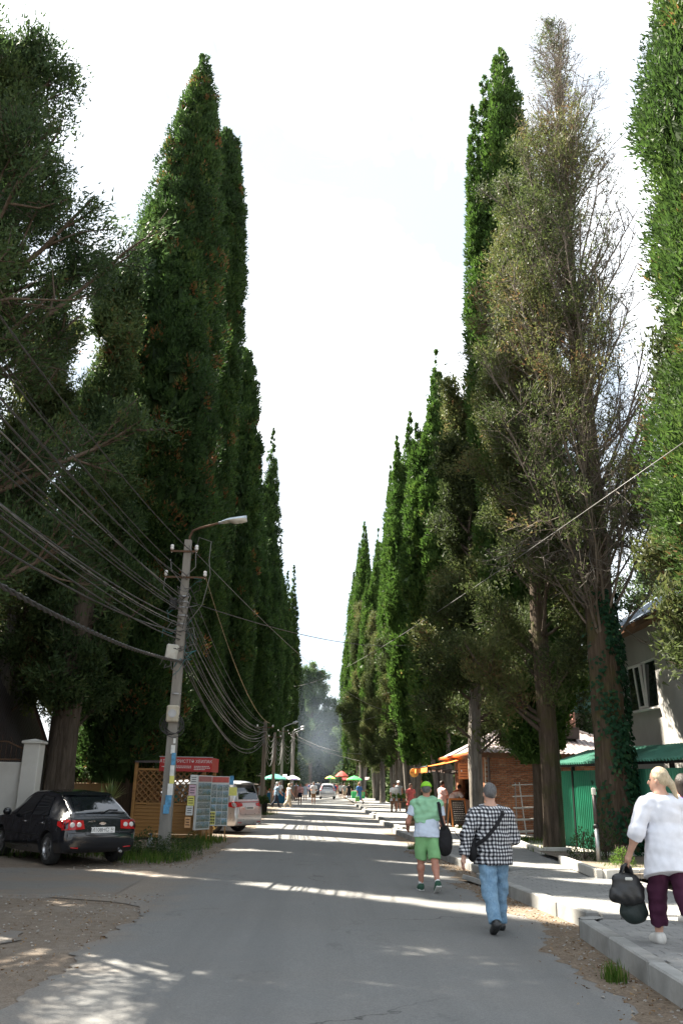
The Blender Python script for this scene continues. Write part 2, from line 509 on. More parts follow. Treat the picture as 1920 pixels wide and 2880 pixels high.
# the pavement: bed, kerb stones, pavers
side = bpy.data.objects.new('pavement', None); COL.objects.link(side); tag(side, kind='structure')
m = MB(); ys = [2 + .2 * i for i in range(590)]
def back_x(y): return 5.75 if y < 40 else 6.4
for y in ys:
    x0 = kerb_x(y) + .1; z = side_z(y) - (.022 if y < 30 else .004)
    ramp = kerb_x(y) >= 3.59
    m.v += [(x0 - (.25 if ramp else 0), y, .01 if ramp else z), (x0 + .55, y, z), (back_x(y), y, z), (back_x(y) + .02, y, -.1)]
for i in range(len(ys) - 1):
    for j in range(3):
        a = i * 4 + j; m.f.append((a, a + 1, a + 5, a + 4)); m.m.append(0); m.sm.append(False)
def mat_bed():
    t = NT('paving_bed'); br = t.n('ShaderNodeTexBrick'); t.l(t.pos(), br.inputs['Vector'])
    br.inputs['Scale'].default_value = 1; br.inputs['Brick Width'].default_value = .24; br.inputs['Row Height'].default_value = .16
    br.inputs['Mortar Size'].default_value = .008; br.inputs['Color1'].default_value = (.22, .22, .21, 1); br.inputs['Color2'].default_value = (.30, .297, .285, 1); br.inputs['Mortar'].default_value = (.11, .105, .095, 1)
    n = t.noise(8, 5, .6, t.pos())
    t.bsdf(t.mix(br.outputs['Color'], t.ramp(n, [(.3, (.16, .155, .145)), (.7, (.32, .315, .3))]), .4), .9, 0, .2, t.bump(br.outputs['Fac'], -.4, .01))
    return t.mat
o = m.build('paving_bed', mat_bed(), side); o['kind'] = 'structure'

rng = random.Random(3)
stones = {}
for si, s in enumerate(SAW):
    y = s[0][0]
    while y < s[-1][0] - .15 and y < 72:
        L = min(1.0 if si else 1.25, s[-1][0] - y); y2 = y + L
        key = round(L, 1)
        if key not in stones: stones[key] = MB().box((0, 0, -.17), (.17, L - .014, .34), bev=.016).mesh('kerb_stone', M_KERB)
        xa, xb = lerp_pts(s, y), lerp_pts(s, y2); z = side_z(y) + .012
        link_mesh('kerb_stone', stones[key], side, ((xa + xb) / 2 + .085, (y + y2) / 2, z + rng.uniform(-.006, .006)),
                  (0, rng.uniform(-.012, .012), math.atan2(-(xb - xa), L)))
        y = y2
    # rounded end stone turning into the dropped crossing
    if s[-1][0] < 70:
        xe = s[-1][1]; e = MB()
        e.grid(lambda u, v: (.30 * math.sin(u * 1.35), .14 * math.sin(u * 2.3), -.3 + .31 * v), 6, 2)
        pts = [(.30 * math.sin(u / 6 * 1.35), .14 * math.sin(u / 6 * 2.3), .01) for u in range(7)]
        e.add(pts + [(.3, .0, .01), (.17, -.12, .01), (0.0, -.12, .01)], [tuple(range(10))[::-1]])
        link_mesh('kerb_stone', e.mesh('kerb_end', M_KERB), side, (xe, s[-1][0], side_z(s[-1][0]) + .012))
# a fallen kerb slab lying in front of the step, as at the second crossing
link_mesh('kerb_stone', MB().box((0, 0, 0), (.3, 1.5, .09), bev=.012).mesh('kerb_slab', M_KERB), side, (3.0, 16.0, .05), (0, R(14), R(10)))

paver_me = MB().box((0, 0, -.03), (.233, .153, .06), bev=.006).mesh('paver', M_PAVER)
cand, cut_ = [], []
row = 0; y = 5.6
while y < 30:
    x = 3.0 + (.12 if row % 2 else 0)
    while x < back_x(y) - .13:
        k0 = kerb_x(y) + .182
        if x < .5 * y + .5 and kerb_x(y) < 3.59:
            if x - .117 >= k0: cand.append((y, x))
            elif x + .117 - k0 > .04: cut_.append((y, (k0 + x + .117) / 2, x + .117 - k0))
        x += .24
    y += .16; row += 1
near, rest = cand[:298], cand[298:]
for (y, x) in near:
    link_mesh('paver', paver_me, side, (x, y, side_z(y) + rng.uniform(-.003, .003)), (rng.uniform(-.012, .012), rng.uniform(-.012, .012), rng.uniform(-.008, .008)))
m = MB()
for (y, x) in rest: m.box((x, y, side_z(y) - .03 + rng.uniform(-.003, .003)), (.233, .153, .06), bev=.006)
for (y, x, w) in cut_: m.box((x, y, side_z(y) - .03), (w, .153, .06), bev=.006)
o = m.build('pavers_beyond', M_PAVER, side); o['kind'] = 'stuff'

# ground behind the pavement on the right: pale concrete yard up to the shops
m = MB(); m.add([(5.76, 20, .13), (11, 20, .13), (11, 60, .13), (5.76, 60, .13)], [(0, 1, 2, 3)])
tag(m.build('yard', mat('yard_concrete', (.36, .34, .30), .9, .18, 1.5, bump=.4, bscale=30, grime=(.17, .14, .1))), kind='structure')

# ------------------------------------------------------------------ buildings, walls and fences
def corrugated(p0, p1, up, nwave, amp, seg=6, thick=.0, trap=True):
    """sheet from p0 to p1 (the waves follow each other along p0-p1, ridges run along up)"""
    p0, p1, up = Vector(p0), Vector(p1), Vector(up)
    n = (p1 - p0).cross(up).normalized(); N = nwave * seg; vs, fs = [], []
    for i in range(N + 1):
        t = i / N; ph = (t * nwave) % 1.0
        w = (min(1, max(-1, 1.7 * math.sin(ph * 2 * math.pi))) if trap else math.sin(ph * 2 * math.pi)) * amp
        a = p0 + (p1 - p0) * t + n * w
        vs += [tuple(a), tuple(a + up)]
    for i in range(N): fs.append((2 * i, 2 * i + 2, 2 * i + 3, 2 * i + 1))
    return vs, fs
def sheets(name, p0, p1, up, width, per, amp, mat_, parent, lap=.03, gap=.012):
    p0, p1 = Vector(p0), Vector(p1); L = (p1 - p0).length; n = max(1, round(L / width)); d = (p1 - p0) / L
    nn = d.cross(Vector(up)).normalized()
    for i in range(n):
        a = p0 + d * (L * i / n) + nn * (.006 * (i % 2)); b = p0 + d * (L * (i + 1) / n + (lap if i < n - 1 else 0)) + nn * (.006 * (i % 2))
        m = MB(); vs, fs = corrugated(a, b, up, per, amp); m.add(vs, fs, 0, False)
        m.build(name, mat_, parent)

M_BROWN = mat('brown_painted_metal', (.055, .042, .042), .45, .12, 2.0, metal=.2, bump=.1, bscale=20)
M_RIB = mat('brown_roof_sheet', (.085, .07, .068), .5, .15, 1.5, metal=.35, grime=(.05, .035, .025))
M_GREY_SHEET = mat('weathered_roof_sheet', (.34, .28, .27), .42, .18, 1.5, metal=.35, grime=(.12, .085, .06))
M_RENDER = mat('white_render', (.62, .60, .55), .9, .07, 1.2, bump=.25, bscale=30, grime=(.34, .29, .22))
M_RUST = mat('rusty_iron', (.13, .075, .045), .85, .3, 14, metal=.3)
M_TAN = mat('tan_fence_paint', (.42, .27, .14), .7, .12, 2, grime=(.2, .12, .06))
M_GREENSH = mat('green_painted_sheet', (.022, .22, .125), .42, .12, 1.2, metal=.15, grime=(.02, .09, .05))
M_GREENROOF = mat('faded_green_roof_sheet', (.10, .30, .22), .5, .16, 1.5, metal=.2, grime=(.05, .12, .09))
M_GREYWALL = mat('grey_stucco', (.40, .39, .37), .92, .08, .9, bump=.4, bscale=60, grime=(.26, .245, .22))
M_WHITE = mat('white_plastic', (.78, .78, .76), .4, .05, 3)
M_GLASS = glass('dark_window_glass', (.02, .024, .024), .03)
M_BLUEROOF = mat('blue_grey_roof', (.22, .27, .33), .45, .15, 1.4, metal=.3)
M_WOOD = mat('brown_timber', (.16, .075, .035), .6, .22, 3, bump=.25, bscale=20, stretch=(1, 1, .2))
M_ORANGE = cloth('orange_awning_canvas', (.80, .22, .04))
M_RED = mat('red_sign_paint', (.42, .018, .018), .45, .08, 3)
M_BLACK = mat('black_metal', (.014, .014, .015), .45, .2, 6, metal=.3)
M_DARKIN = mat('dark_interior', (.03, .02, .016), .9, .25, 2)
M_MORTAR = mat('brick_mortar', (.40, .35, .29), .95, .15, 6, bump=.4, bscale=40)
def mat_brick():
    t = NT('orange_brick'); rn = t.n('ShaderNodeObjectInfo').outputs['Random']; p = t.pos()
    n1 = t.noise(1.3, 5, .65, p); n2 = t.noise(38, 4, .6, p)
    wn_ = t.n('ShaderNodeTexWhiteNoise'); sn = t.n('ShaderNodeVectorMath', operation='SNAP'); sn.inputs[1].default_value = (.26, .26, .076)
    t.l(p, sn.inputs[0]); t.l(sn.outputs['Vector'], wn_.inputs['Vector'])
    c = t.ramp(wn_.outputs['Value'], [(0, (.15, .055, .03)), (.45, (.31, .125, .06)), (.8, (.42, .2, .11)), (1, (.46, .30, .19))])
    c = t.mix(c, t.ramp(n1, [(.35, (.17, .075, .045)), (.7, (.36, .20, .12))]), .35)
    c = t.mix(c, t.ramp(n2, [(.3, (.14, .06, .035)), (.7, (.42, .23, .14))]), .15)
    t.bsdf(c, .9, 0, .2, t.bump(n2, .6, .01)); return t.mat
M_BRICK = mat_brick()

# steep roofed house
hs = thing('steep_roof_house', 'dark brown house with a steep ribbed metal roof behind the white wall', 'house', (-11, 23, 0))
P0, UPV = Vector((2.75, -8, .15)), Vector((-2.75, 0, 5.85))
sheets('roof_panel', P0, P0 + Vector((0, 14.6, 0)), UPV, 1.15, 7, .022, M_BROWN, hs)
sheets('roof_panel', (-2.75, 6.6, .15), (-2.75, -8, .15), Vector((2.75, 0, 5.85)), 2.4, 12, .022, M_BROWN, hs)
for y_ in (6.4, -7.8): MB().add([(-2.6, y_, 0), (2.6, y_, 0), (0, y_, 5.8)], [(0, 1, 2)]).build('gable_wall', M_WOOD, hs)
m = MB(); m.bar((2.8, 6.64, .1), (0, 6.64, 6.05), .05, .16); m.bar((0, -8.05, 6.04), (0, 6.7, 6.04), .2, .05); m.build('roof_trim', M_BROWN, hs)

# white wall with gate pillar and iron rail
ww = thing('white_wall', 'white rendered wall ending in a capped pillar behind the black hatchback', 'wall', (-7.66, 23, 0))
MB().box((-2.6, .06, 1.04), (4.75, .22, 2.1), bev=.015).build('wall', M_RENDER, ww)
MB().box((0, 0, 1.28), (.44, .44, 2.58), bev=.02).build('pillar', M_RENDER, ww)
m = MB().box((0, 0, 2.60), (.54, .54, .07), bev=.02)
m.add([(-.27, -.27, 2.636), (.27, -.27, 2.636), (.27, .27, 2.636), (-.27, .27, 2.636), (0, 0, 2.70)], [(0, 1, 4), (1, 2, 4), (2, 3, 4), (3, 0, 4)])
m.build('pillar_cap', M_RENDER, ww)
m = MB().bar((-5, .06, 2.16), (-.24, .06, 2.16), .04); m.bar((-5, .06, 2.62), (-.75, .06, 2.62), .04); m.bar((-.75, .06, 2.62), (-.26, .06, 2.42), .04); m.bar((-.25, .06, 2.1), (-.25, .06, 2.44), .04)
for i in range(34):
    x = -4.9 + .138 * i; m.tube([(x, .06, 2.12), (x, .06, 2.62 if x < -.78 else 2.62 - (x + .75) * .4)], .008, 5)
for i in range(16):
    x = -4.8 + .28 * i; m.tube([(x, .05, 2.6), (x + random.uniform(-.1, .14), .02, 2.6 + random.uniform(.08, .3))], .007, 4)
m.build('railing', M_RUST, ww)

# tan fence with spiked top
tf = thing('tan_fence', 'tan sheet metal fence with a row of spikes along its top', 'fence', (-11.4, 29.2, 0))
for i in range(5):
    x = .05 + 1.22 * i
    m = MB().box((x + .58, 0, .86), (1.15, .03, 1.42), bev=.006); m.box((x + .58, -.022, 1.35), (1.05, .02, .04)); m.box((x + .58, -.022, .4), (1.05, .02, .04)); m.build('panel', M_TAN, tf)
    MB().box((x - .03, 0, .84), (.06, .07, 1.68)).build('post', M_TAN, tf)
m = MB()
for i in range(60):
    x = .05 + 6.1 * i / 60; a = random.uniform(-.05, .09)
    m.tube([(x, 0, 1.56), (x + a, -.03, 1.72)], [.016, .004], 4)
m.build('spikes', M_RUST, tf)

# brick shop on the right
sh = thing('brick_shop', 'small brick shop with a brown corrugated hip roof and open front', 'shop', (6.0, 31, 0))
MB().box((2.7, .13, 1.42), (5.36, .2, 2.84)).build('wall', M_MORTAR, sh)
bm_ = MB().box((0, 0, 0), (.234, .05, .062), bev=.006).mesh('brick', M_BRICK)
bk = []
for r in range(37):
    for c in range(22):
        x = .13 + .255 * c + (.127 if r % 2 else 0)
        if x < 5.3: bk.append((x, r))
vis = [b for b in bk if b[1] > 6 and b[0] < 3.3][:290]
vs_ = set(vis)
for (x, r) in vis:
    link_mesh('brick', bm_, sh, (x, .015 + random.uniform(-.006, .004), .07 + .0765 * r), (0, random.uniform(-.006, .006), random.uniform(-.01, .01)))
m = MB()
for b in bk:
    if b not in vs_: m.box((b[0], .015 + random.uniform(-.006, .004), .07 + .0765 * b[1]), (.234, .05, .062), bev=.006)
o = m.build('brickwork', M_BRICK, sh); o['kind'] = 'stuff'
MB().box((2.7, 7.0, 1.42), (5.4, .2, 2.84)).build('back_wall', M_MORTAR, sh)
MB().box((5.3, 3.6, 1.42), (.2, 6.9, 2.84)).build('back_wall', M_MORTAR, sh)
m = MB(); m.box((.1, 1.0, 1.42), (.2, 1.5, 2.84)); m.box((.1, 6.3, 1.42), (.2, 1.4, 2.84)); m.box((.1, 3.7, 2.7), (.2, 4.4, .3)); m.build('front_wall', M_BRICK, sh)
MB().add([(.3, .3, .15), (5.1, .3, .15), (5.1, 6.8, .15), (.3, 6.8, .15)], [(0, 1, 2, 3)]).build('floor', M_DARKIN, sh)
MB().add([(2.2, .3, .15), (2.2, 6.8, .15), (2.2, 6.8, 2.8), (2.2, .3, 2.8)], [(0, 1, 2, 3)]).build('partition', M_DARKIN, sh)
m = MB().box((2.5, -.26, 2.80), (6.0, .05, .2)); m.box((-.5, 3.6, 2.8), (.05, 7.75, .2)); m.box((2.5, .0, 2.74), (5.8, .6, .05)); m.build('fascia', M_WOOD, sh)
# hip roof of corrugated sheets, clipped at the hips
A_, B_, C_, D_ = Vector((-.55, -.42, 2.88)), Vector((6.0, -.42, 2.88)), Vector((6.0, 7.6, 2.88)), Vector((-.55, 7.6, 2.88))
R1_, R2_ = Vector((1.35, 3.4, 3.98)), Vector((4.3, 3.4, 3.98))
def hip(p0, p1, q0, q1, width, per):
    d = (p1 - p0); L = d.length; d /= L; n = round(L / width)
    slope = (q0 - p0) - d * (q0 - p0).dot(d); s0, s1 = (q0 - p0).dot(d), (q1 - p0).dot(d); nn = d.cross(slope).normalized()
    for i in range(n):
        m = MB(); N = per * 4
        for k in range(N + 1):
            t = L * (i + k / N) / n; w = .018 * max(-1, min(1, 1.7 * math.sin(2 * math.pi * k / 4))) + .004 * (i % 2)
            hgt = min(1, t / max(s0, .01), (L - t) / max(L - s1, .01)); a = p0 + d * t + nn * w
            m.v += [tuple(a), tuple(a + slope * max(hgt, .0))]
        for k in range(N): m.f.append((2 * k, 2 * k + 2, 2 * k + 3, 2 * k + 1)); m.m.append(0); m.sm.append(False)
        m.build('roof_panel', M_GREY_SHEET, sh)
hip(A_, B_, R1_, R2_, 1.1, 6); hip(D_, A_, R1_, R1_, 1.15, 6); hip(B_, C_, R2_, R2_, 2, 8); hip(C_, D_, R2_, R1_, 2.2, 8)
m = MB(); m.bar(A_ + Vector((0, 0, .03)), R1_ + Vector((0, 0, .03)), .2, .05); m.bar(R1_ + Vector((-.1, 0, .03)), R2_ + Vector((.1, 0, .03)), .22, .06); m.bar(B_ + Vector((0, 0, .03)), R2_ + Vector((0, 0, .03)), .2, .05)
m.build('ridge_cap', M_RIB, sh)
m = MB().bar((-.6, -.46, 2.84), (-.6, 7.6, 2.84), .12, .12, bev=.03); m.build('gutter', mat('orange_gutter', (.55, .15, .05), .5, .15, 3), sh)
m = MB().tube([(.12, -.07, .15), (.12, -.07, 2.7), (-.3, -.3, 2.84)], .045, 8); m.build('downpipe', M_BROWN, sh)
# chimney of bare brick on the roof
ch = MB().box((3.65, 1.6, 3.72), (.62, .5, .42)).build('chimney', M_RIB, sh)
cb = MB().box((0, 0, 0), (.235, .112, .062), bev=.006).mesh('brick', mat('pale_red_brick', (.42, .24, .19), .9, .25, 9, bump=.3))
for r in range(8):
    for k in range(4):
        a = (k * 90 + (r % 2) * 0); ox, oy = [(-.06 + .12 * (r % 2), -.14), (.18, .04), (.06 - .12 * (r % 2), .16), (-.18, -.02)][k]
        link_mesh('brick', cb, ch, (3.65 + ox, 1.6 + oy, 3.965 + .072 * r), (0, 0, R(90 if k in (1, 3) else 0) + random.uniform(-.03, .03)))
# awning
m = MB()
m.grid(lambda u, v: (-.1 - 1.75 * v, 2.0 + 4.6 * u, 2.82 - .42 * v - .05 * math.sin(math.pi * v) - .02 * math.sin(u * 18.8)), 12, 6)
m.build('awning', M_ORANGE, sh)
m = MB()
for i in range(46):
    y0 = 2.0 + .1 * i
    m.add([(-1.85, y0, 2.41), (-1.85, y0 + .1, 2.41), (-1.87, y0 + .1, 2.22), (-1.875, y0 + .05, 2.16), (-1.87, y0, 2.22)], [(0, 1, 2, 3, 4)])
m.build('valance', M_ORANGE, sh)
m = MB()
for y in (2.05, 3.6, 5.1, 6.55): m.tube([(-.05, y, 2.2), (-1.84, y, 2.38)], .018, 5)
m.tube([(-1.85, 2.0, 2.40), (-1.85, 6.6, 2.40)], .022, 6); m.build('awning_arm', M_BLACK, sh)
m = MB()
for y in (1.75, 3.0, 5.6): m.box((.02, y, 1.4), (.12, .12, 2.6))
m.build('door_post', mat('pale_timber', (.45, .28, .15), .7, .15, 4), sh)
MB().box((.35, 4.3, .65), (.6, 2.3, 1.05), bev=.01).build('counter', M_WOOD, sh)
m = MB()
for i in range(24): m.lathe([(.006, 0), (.03, -.02), (.034, -.05), (.01, -.08)], 6, (-.1 - 1.7 * random.random(), 2 + .19 * i, 2.30))
m.build('bulb_string', M_WHITE, sh)

t = thing('round_sign', 'round yellow sign hanging from the tip of the orange awning', 'sign', (4.12, 37.4, 2.22))
m = MB().lathe([(.19, -.012), (.195, 0), (.19, .012)], 28, (0, 0, 0), axis='Y'); m.build('disc', mat('yellow_sign', (.62, .36, .07), .5, .08, 4), t)
m = MB()
for k, (x, w, h) in enumerate([(-.11, .03, .045), (-.06, .03, .065), (-.01, .025, .075), (.035, .03, .06), (.085, .03, .07)]): m.box((x, -.02, .03), (w, .006, h * .3)); m.box((x - w / 2, -.02, .0), (.014, .006, h))
m.build('lettering', M_BLACK, t)
MB().tube([(0, 0, .18), (0, 0, .3)], .008, 5).build('hook', M_BLACK, t)
t = thing('poster', 'orange poster hanging under the awning by the shop corner', 'poster', (5.55, 33.0, 2.25))
MB().box((0, 0, 0), (.42, .012, .58), bev=.003, rz=0).build('sheet', mat('orange_print', (.62, .24, .09), .6, .1, 5), t)
m = MB()
for k in range(5): m.box((0, -.009, .2 - .1 * k), (.3 - .04 * (k % 2), .004, .03))
m.build('print', mat('brown_ink', (.25, .07, .03), .7), t)
MB().tube([(0, 0, .29), (.05, 0, .55)], .005, 4).build('cord', M_BLACK, t)

# green corrugated fence and the lean-to roof behind it
gf = thing('green_fence', 'green corrugated metal fence behind the planter and the ivy clad tree', 'fence', (7.2, 25.4, .1))
fa, fb = Vector((0, 0, 0)), Vector((1.25, -9.4, 0))
sheets('panel', fa, fb, Vector((0, 0, 2.08)), 1.1, 9, .022, M_GREENSH, gf)
m = MB(); d_ = (fb - fa).normalized()
for i in range(6): m.box(fa + (fb - fa) * i / 5 + Vector((.09, .01, 1.0)), (.06, .06, 2.0))
m.bar(fa + Vector((.06, 0, 1.6)), fb + Vector((.06, 0, 1.6)), .04); m.bar(fa + Vector((.06, 0, .5)), fb + Vector((.06, 0, .5)), .04)
m.build('frame', M_BLACK, gf)
MB().box((-.06, .08, 1.06), (.1, .1, 2.12)).build('end_post', M_GREENSH, gf)
cn = thing('canopy', 'lean-to canopy of faded green corrugated sheets against the grey house', 'canopy', (7.0, 25.0, 0))
sheets('roof_panel', (1.35, -9.5, 2.36), (-.2, .2, 2.36), Vector((1.25, .2, .42)), 1.1, 8, .03, M_GREENROOF, cn)
m = MB()
for y in (-.4, -3.2, -5.6, -8.4): m.box((.25 - y * .145, y, 1.2), (.09, .09, 2.3)); m.bar((.1 - y * .145, y, 2.3), (1.3 - y * .145, y, 2.72), .05, .07)
m.bar((-.1, .2, 2.31), (1.4, -9.4, 2.31), .05, .07)
m.build('post', M_BLACK, cn)

# grey two storey house
gh = thing('grey_house', 'grey stucco house with a white framed tilted window above the green canopy', 'house', (9.5, 18, 0))
wy0, wy1, wz0, wz1 = 5.35, 7.75, 3.92, 5.32
m = MB()
for (y0, y1, z0, z1) in ((-2, wy0, 0, 6.3), (wy1, 9.6, 0, 6.3), (wy0, wy1, 0, wz0), (wy0, wy1, wz1, 6.3)): m.box((.15, (y0 + y1) / 2, (z0 + z1) / 2), (.3, y1 - y0, z1 - z0))
m.box((4, 9.45, 3.15), (7.4, .3, 6.3)); m.box((4, -1.85, 3.15), (7.4, .3, 6.3)); m.build('wall', M_GREYWALL, gh)
MB().box((.6, 6.55, 4.6), (.02, 2.6, 1.6)).build('curtain', mat('pale_curtain', (.25, .25, .24), .9), gh)
wnd = MB()
for z in (wz0 + .03, wz1 - .03): wnd.box((.06, (wy0 + wy1) / 2, z), (.08, wy1 - wy0, .06), bev=.008)
for y in (wy0 + .03, wy0 + .95, wy1 - .85, wy1 - .03): wnd.box((.06, y, (wz0 + wz1) / 2), (.078, .06, wz1 - wz0 - .12), bev=.008)
wf = wnd.build('window', M_WHITE, gh)
for (a, b) in ((wy0 + .06, wy0 + .92), (wy1 - .82, wy1 - .06)): MB().box((.07, (a + b) / 2, (wz0 + wz1) / 2), (.012, b - a, wz1 - wz0 - .12)).build('pane', M_GLASS, wf)
a, b = wy0 + .99, wy1 - .89; q = MB()
for z in (wz0 + .1, wz1 - .1): q.box((.03 - .09 * (z > 4.6), (a + b) / 2, z), (.05, b - a, .06), bev=.006)
for y in (a + .03, b - .03): q.bar((.03, y, wz0 + .1), (-.06, y, wz1 - .1), .06, .05)
q.build('sash', M_WHITE, wf)
MB().add([(.03, a, wz0 + .1), (.03, b, wz0 + .1), (-.06, b, wz1 - .1), (-.06, a, wz1 - .1)], [(0, 1, 2, 3)]).build('pane', M_GLASS, wf)
MB().box((-.06, (wy0 + wy1) / 2, wz0 - .03), (.22, wy1 - wy0 + .12, .035), bev=.006).build('sill', M_WHITE, wf)
sheets('roof_panel', (-.75, 10.2, 6.18), (-.75, -2.6, 6.18), Vector((4.4, 0, 2.9)), 2.1, 10, .025, M_BLUEROOF, gh)
sheets('roof_panel', (8.2, -2.6, 6.2), (8.2, 10.2, 6.2), Vector((-4.5, 0, 2.9)), 2.1, 10, .025, M_BLUEROOF, gh)
m = MB().box((-.72, 3.8, 6.12), (.05, 12.9, .16)); m.bar((-.75, 10.2, 6.12), (3.7, 10.2, 9.05), .05, .2); m.add([(-.4, 9.62, 6.28), (7.8, 9.62, 6.28), (3.7, 9.62, 8.9)], [(0, 1, 2)]); m.box((-.36, 3.8, 6.25), (.7, 12.6, .03))
m.build('eaves', M_WOOD, gh)
# far roof seen between the ivy trunk and its twin
th_ = thing('far_house', 'pale house with a turquoise roof glimpsed behind the brick shop', 'house', (16, 52, 0))
MB().box((0, 0, 3), (8, 6, 6)).build('wall', M_RENDER, th_)
m = MB(); m.prism([(-4.6, -3.6, 5.9), (4.6, -3.6, 5.9), (0, -3.6, 8.6)], (0, 0, 0), (0, 7.2, 0)); m.build('roof', mat('turquoise_roof', (.20, .42, .40), .5, .1, 1), th_)
for x in (-2, 1.5):
    w = MB().box((x, -3.03, 3.6), (1.2, .08, 1.4)).build('window', M_WHITE, th_); MB().box((x, -3.08, 3.6), (1.0, .02, 1.2)).build('pane', M_GLASS, w)
# stalls between the trunks far down the street
def stall(label, x, y, roofm, w=3.0, d=2.4, h=2.3, rz=0):
    t = thing('market_stall', label, 'stall', (x, y, 0), rz)
    m = MB()
    for sx in (-1, 1):
        for sy in (-1, 1): m.box((sx * w / 2, sy * d / 2, h / 2), (.08, .08, h))
    m.build('frame', M_BLACK, t)
    MB().add([(-w / 2 - .3, -d / 2 - .3, h - .12), (w / 2 + .3, -d / 2 - .3, h - .12), (w / 2 + .3, d / 2 + .3, h + .25), (-w / 2 - .3, d / 2 + .3, h + .25), (-w / 2 - .3, -d / 2 - .3, h - .06), (w / 2 + .3, -d / 2 - .3, h - .06), (w / 2 + .3, d / 2 + .3, h + .31), (-w / 2 - .3, d / 2 + .3, h + .31)],
             [(3, 2, 1, 0), (4, 5, 6, 7), (0, 1, 5, 4), (1, 2, 6, 5), (2, 3, 7, 6), (3, 0, 4, 7)]).build('roof', roofm, t)
    MB().box((0, -d / 2 + .2, .45), (w - .2, .5, .9), bev=.01).build('counter', M_WOOD, t)
    m = MB()
    for k in range(14): m.box((random.uniform(-w / 2 + .2, w / 2 - .2), -d / 2 + random.uniform(.05, .35), .95 + random.uniform(0, .06)), (.16, .12, .12), bev=.02, m=k % 3)
    m.build('goods', [mat('goods_red', (.5, .08, .05)), mat('goods_yellow', (.6, .42, .1)), mat('goods_blue', (.1, .25, .45))], t)
M_CANVAS = cloth('white_canvas', (.75, .74, .70))
stall('market stall with a dark tin roof behind the teal parasol', -7.6, 80, M_RIB, 4.0)
stall('market stall with a white canvas roof behind the striped shirt man', -5.6, 96, M_CANVAS, 3.2)
stall('small market stall with a white panel at the left end of the street', -5.2, 125, M_CANVAS, 2.6)
stall('market stall with a grey side panel beside the green parasol', 5.7, 112, M_GREY_SHEET, 2.4)
stall('market stall with a reddish roof at the right end of the street', 5.4, 135, M_RED, 3.0)
# low wall closing the street
MB().box((0, 0, .5), (30, .4, 1.0)).build('white_boundary_wall', M_RENDER, None, (1, 262, 0))
tag(bpy.data.objects['white_boundary_wall'], 'low white wall closing the far end of the street', 'wall')

# ------------------------------------------------------------------ trees
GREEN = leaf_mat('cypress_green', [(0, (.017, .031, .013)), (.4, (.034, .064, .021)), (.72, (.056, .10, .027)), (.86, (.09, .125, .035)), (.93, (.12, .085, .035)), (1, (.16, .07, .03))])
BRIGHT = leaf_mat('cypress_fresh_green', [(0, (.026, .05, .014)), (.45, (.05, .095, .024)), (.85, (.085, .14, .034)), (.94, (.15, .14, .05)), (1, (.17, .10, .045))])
FRESH = leaf_mat('cypress_new_growth', [(0, (.026, .05, .017)), (.45, (.052, .092, .026)), (.85, (.09, .135, .04)), (.94, (.15, .14, .05)), (1, (.17, .10, .045))])
OLIVE = leaf_mat('juniper_olive', [(0, (.03, .042, .018)), (.4, (.066, .088, .032)), (.7, (.105, .118, .046)), (.86, (.125, .105, .05)), (1, (.15, .085, .05))])
DARK = leaf_mat('juniper_dark_green', [(0, (.020, .037, .017)), (.5, (.046, .076, .029)), (.85, (.076, .10, .034)), (.94, (.10, .07, .03)), (1, (.13, .06, .03))])
PINE = leaf_mat('pine_blue_green', [(0, (.03, .055, .028)), (.5, (.065, .105, .048)), (1, (.12, .16, .075))], .4)
LEAFY = leaf_mat('fresh_leaves', [(0, (.05, .09, .02)), (.5, (.09, .16, .035)), (1, (.17, .24, .06))], .45)
IVY = leaf_mat('ivy_leaves', [(0, (.010, .035, .018)), (.6, (.022, .07, .035)), (1, (.05, .11, .04))], .25)
BARK = bark_mat('cypress_bark', (.05, .038, .028), (.135, .108, .085))
BARK_G = bark_mat('grey_weathered_bark', (.085, .075, .064), (.25, .225, .195))
BARK_M = bark_mat('mossy_bark', (.045, .034, .024), (.125, .095, .07), (.07, .075, .018))
TWIG = mat('dead_twigs', (.17, .145, .12), .95, .3, 2, spec=.1)

def unit(a): return a / np.maximum(np.linalg.norm(a, axis=-1, keepdims=True), 1e-9)

def sprays(rg, P, D, L, W, tint):
    """pointed sprays: centres P, directions D, length L, width W"""
    n = len(P)
    side = unit(np.cross(D, rg.normal(size=(n, 3))))
    V = np.empty((n, 3, 3))
    L = np.broadcast_to(np.asarray(L, float), (n,))[:, None]; W = np.broadcast_to(np.asarray(W, float), (n,))[:, None]
    V[:, 0] = P - D * L * .5 - side * W * .5
    V[:, 1] = P - D * L * .5 + side * W * .5
    V[:, 2] = P + D * L * .5
    return V.reshape(-1, 3), np.arange(n * 3).reshape(n, 3), tint

def lowfreq(rg, n=5):
    """smooth periodic noise on (angle, height)"""
    k = [(int(rg.integers(1, 5)), rg.uniform(.15, 1.0), rg.uniform(0, 6.28), rg.uniform(.5, 1)) for _ in range(n)]
    def f(th, z): return sum(a * np.sin(i * th + w * z + p) for i, w, p, a in k) / n
    return f

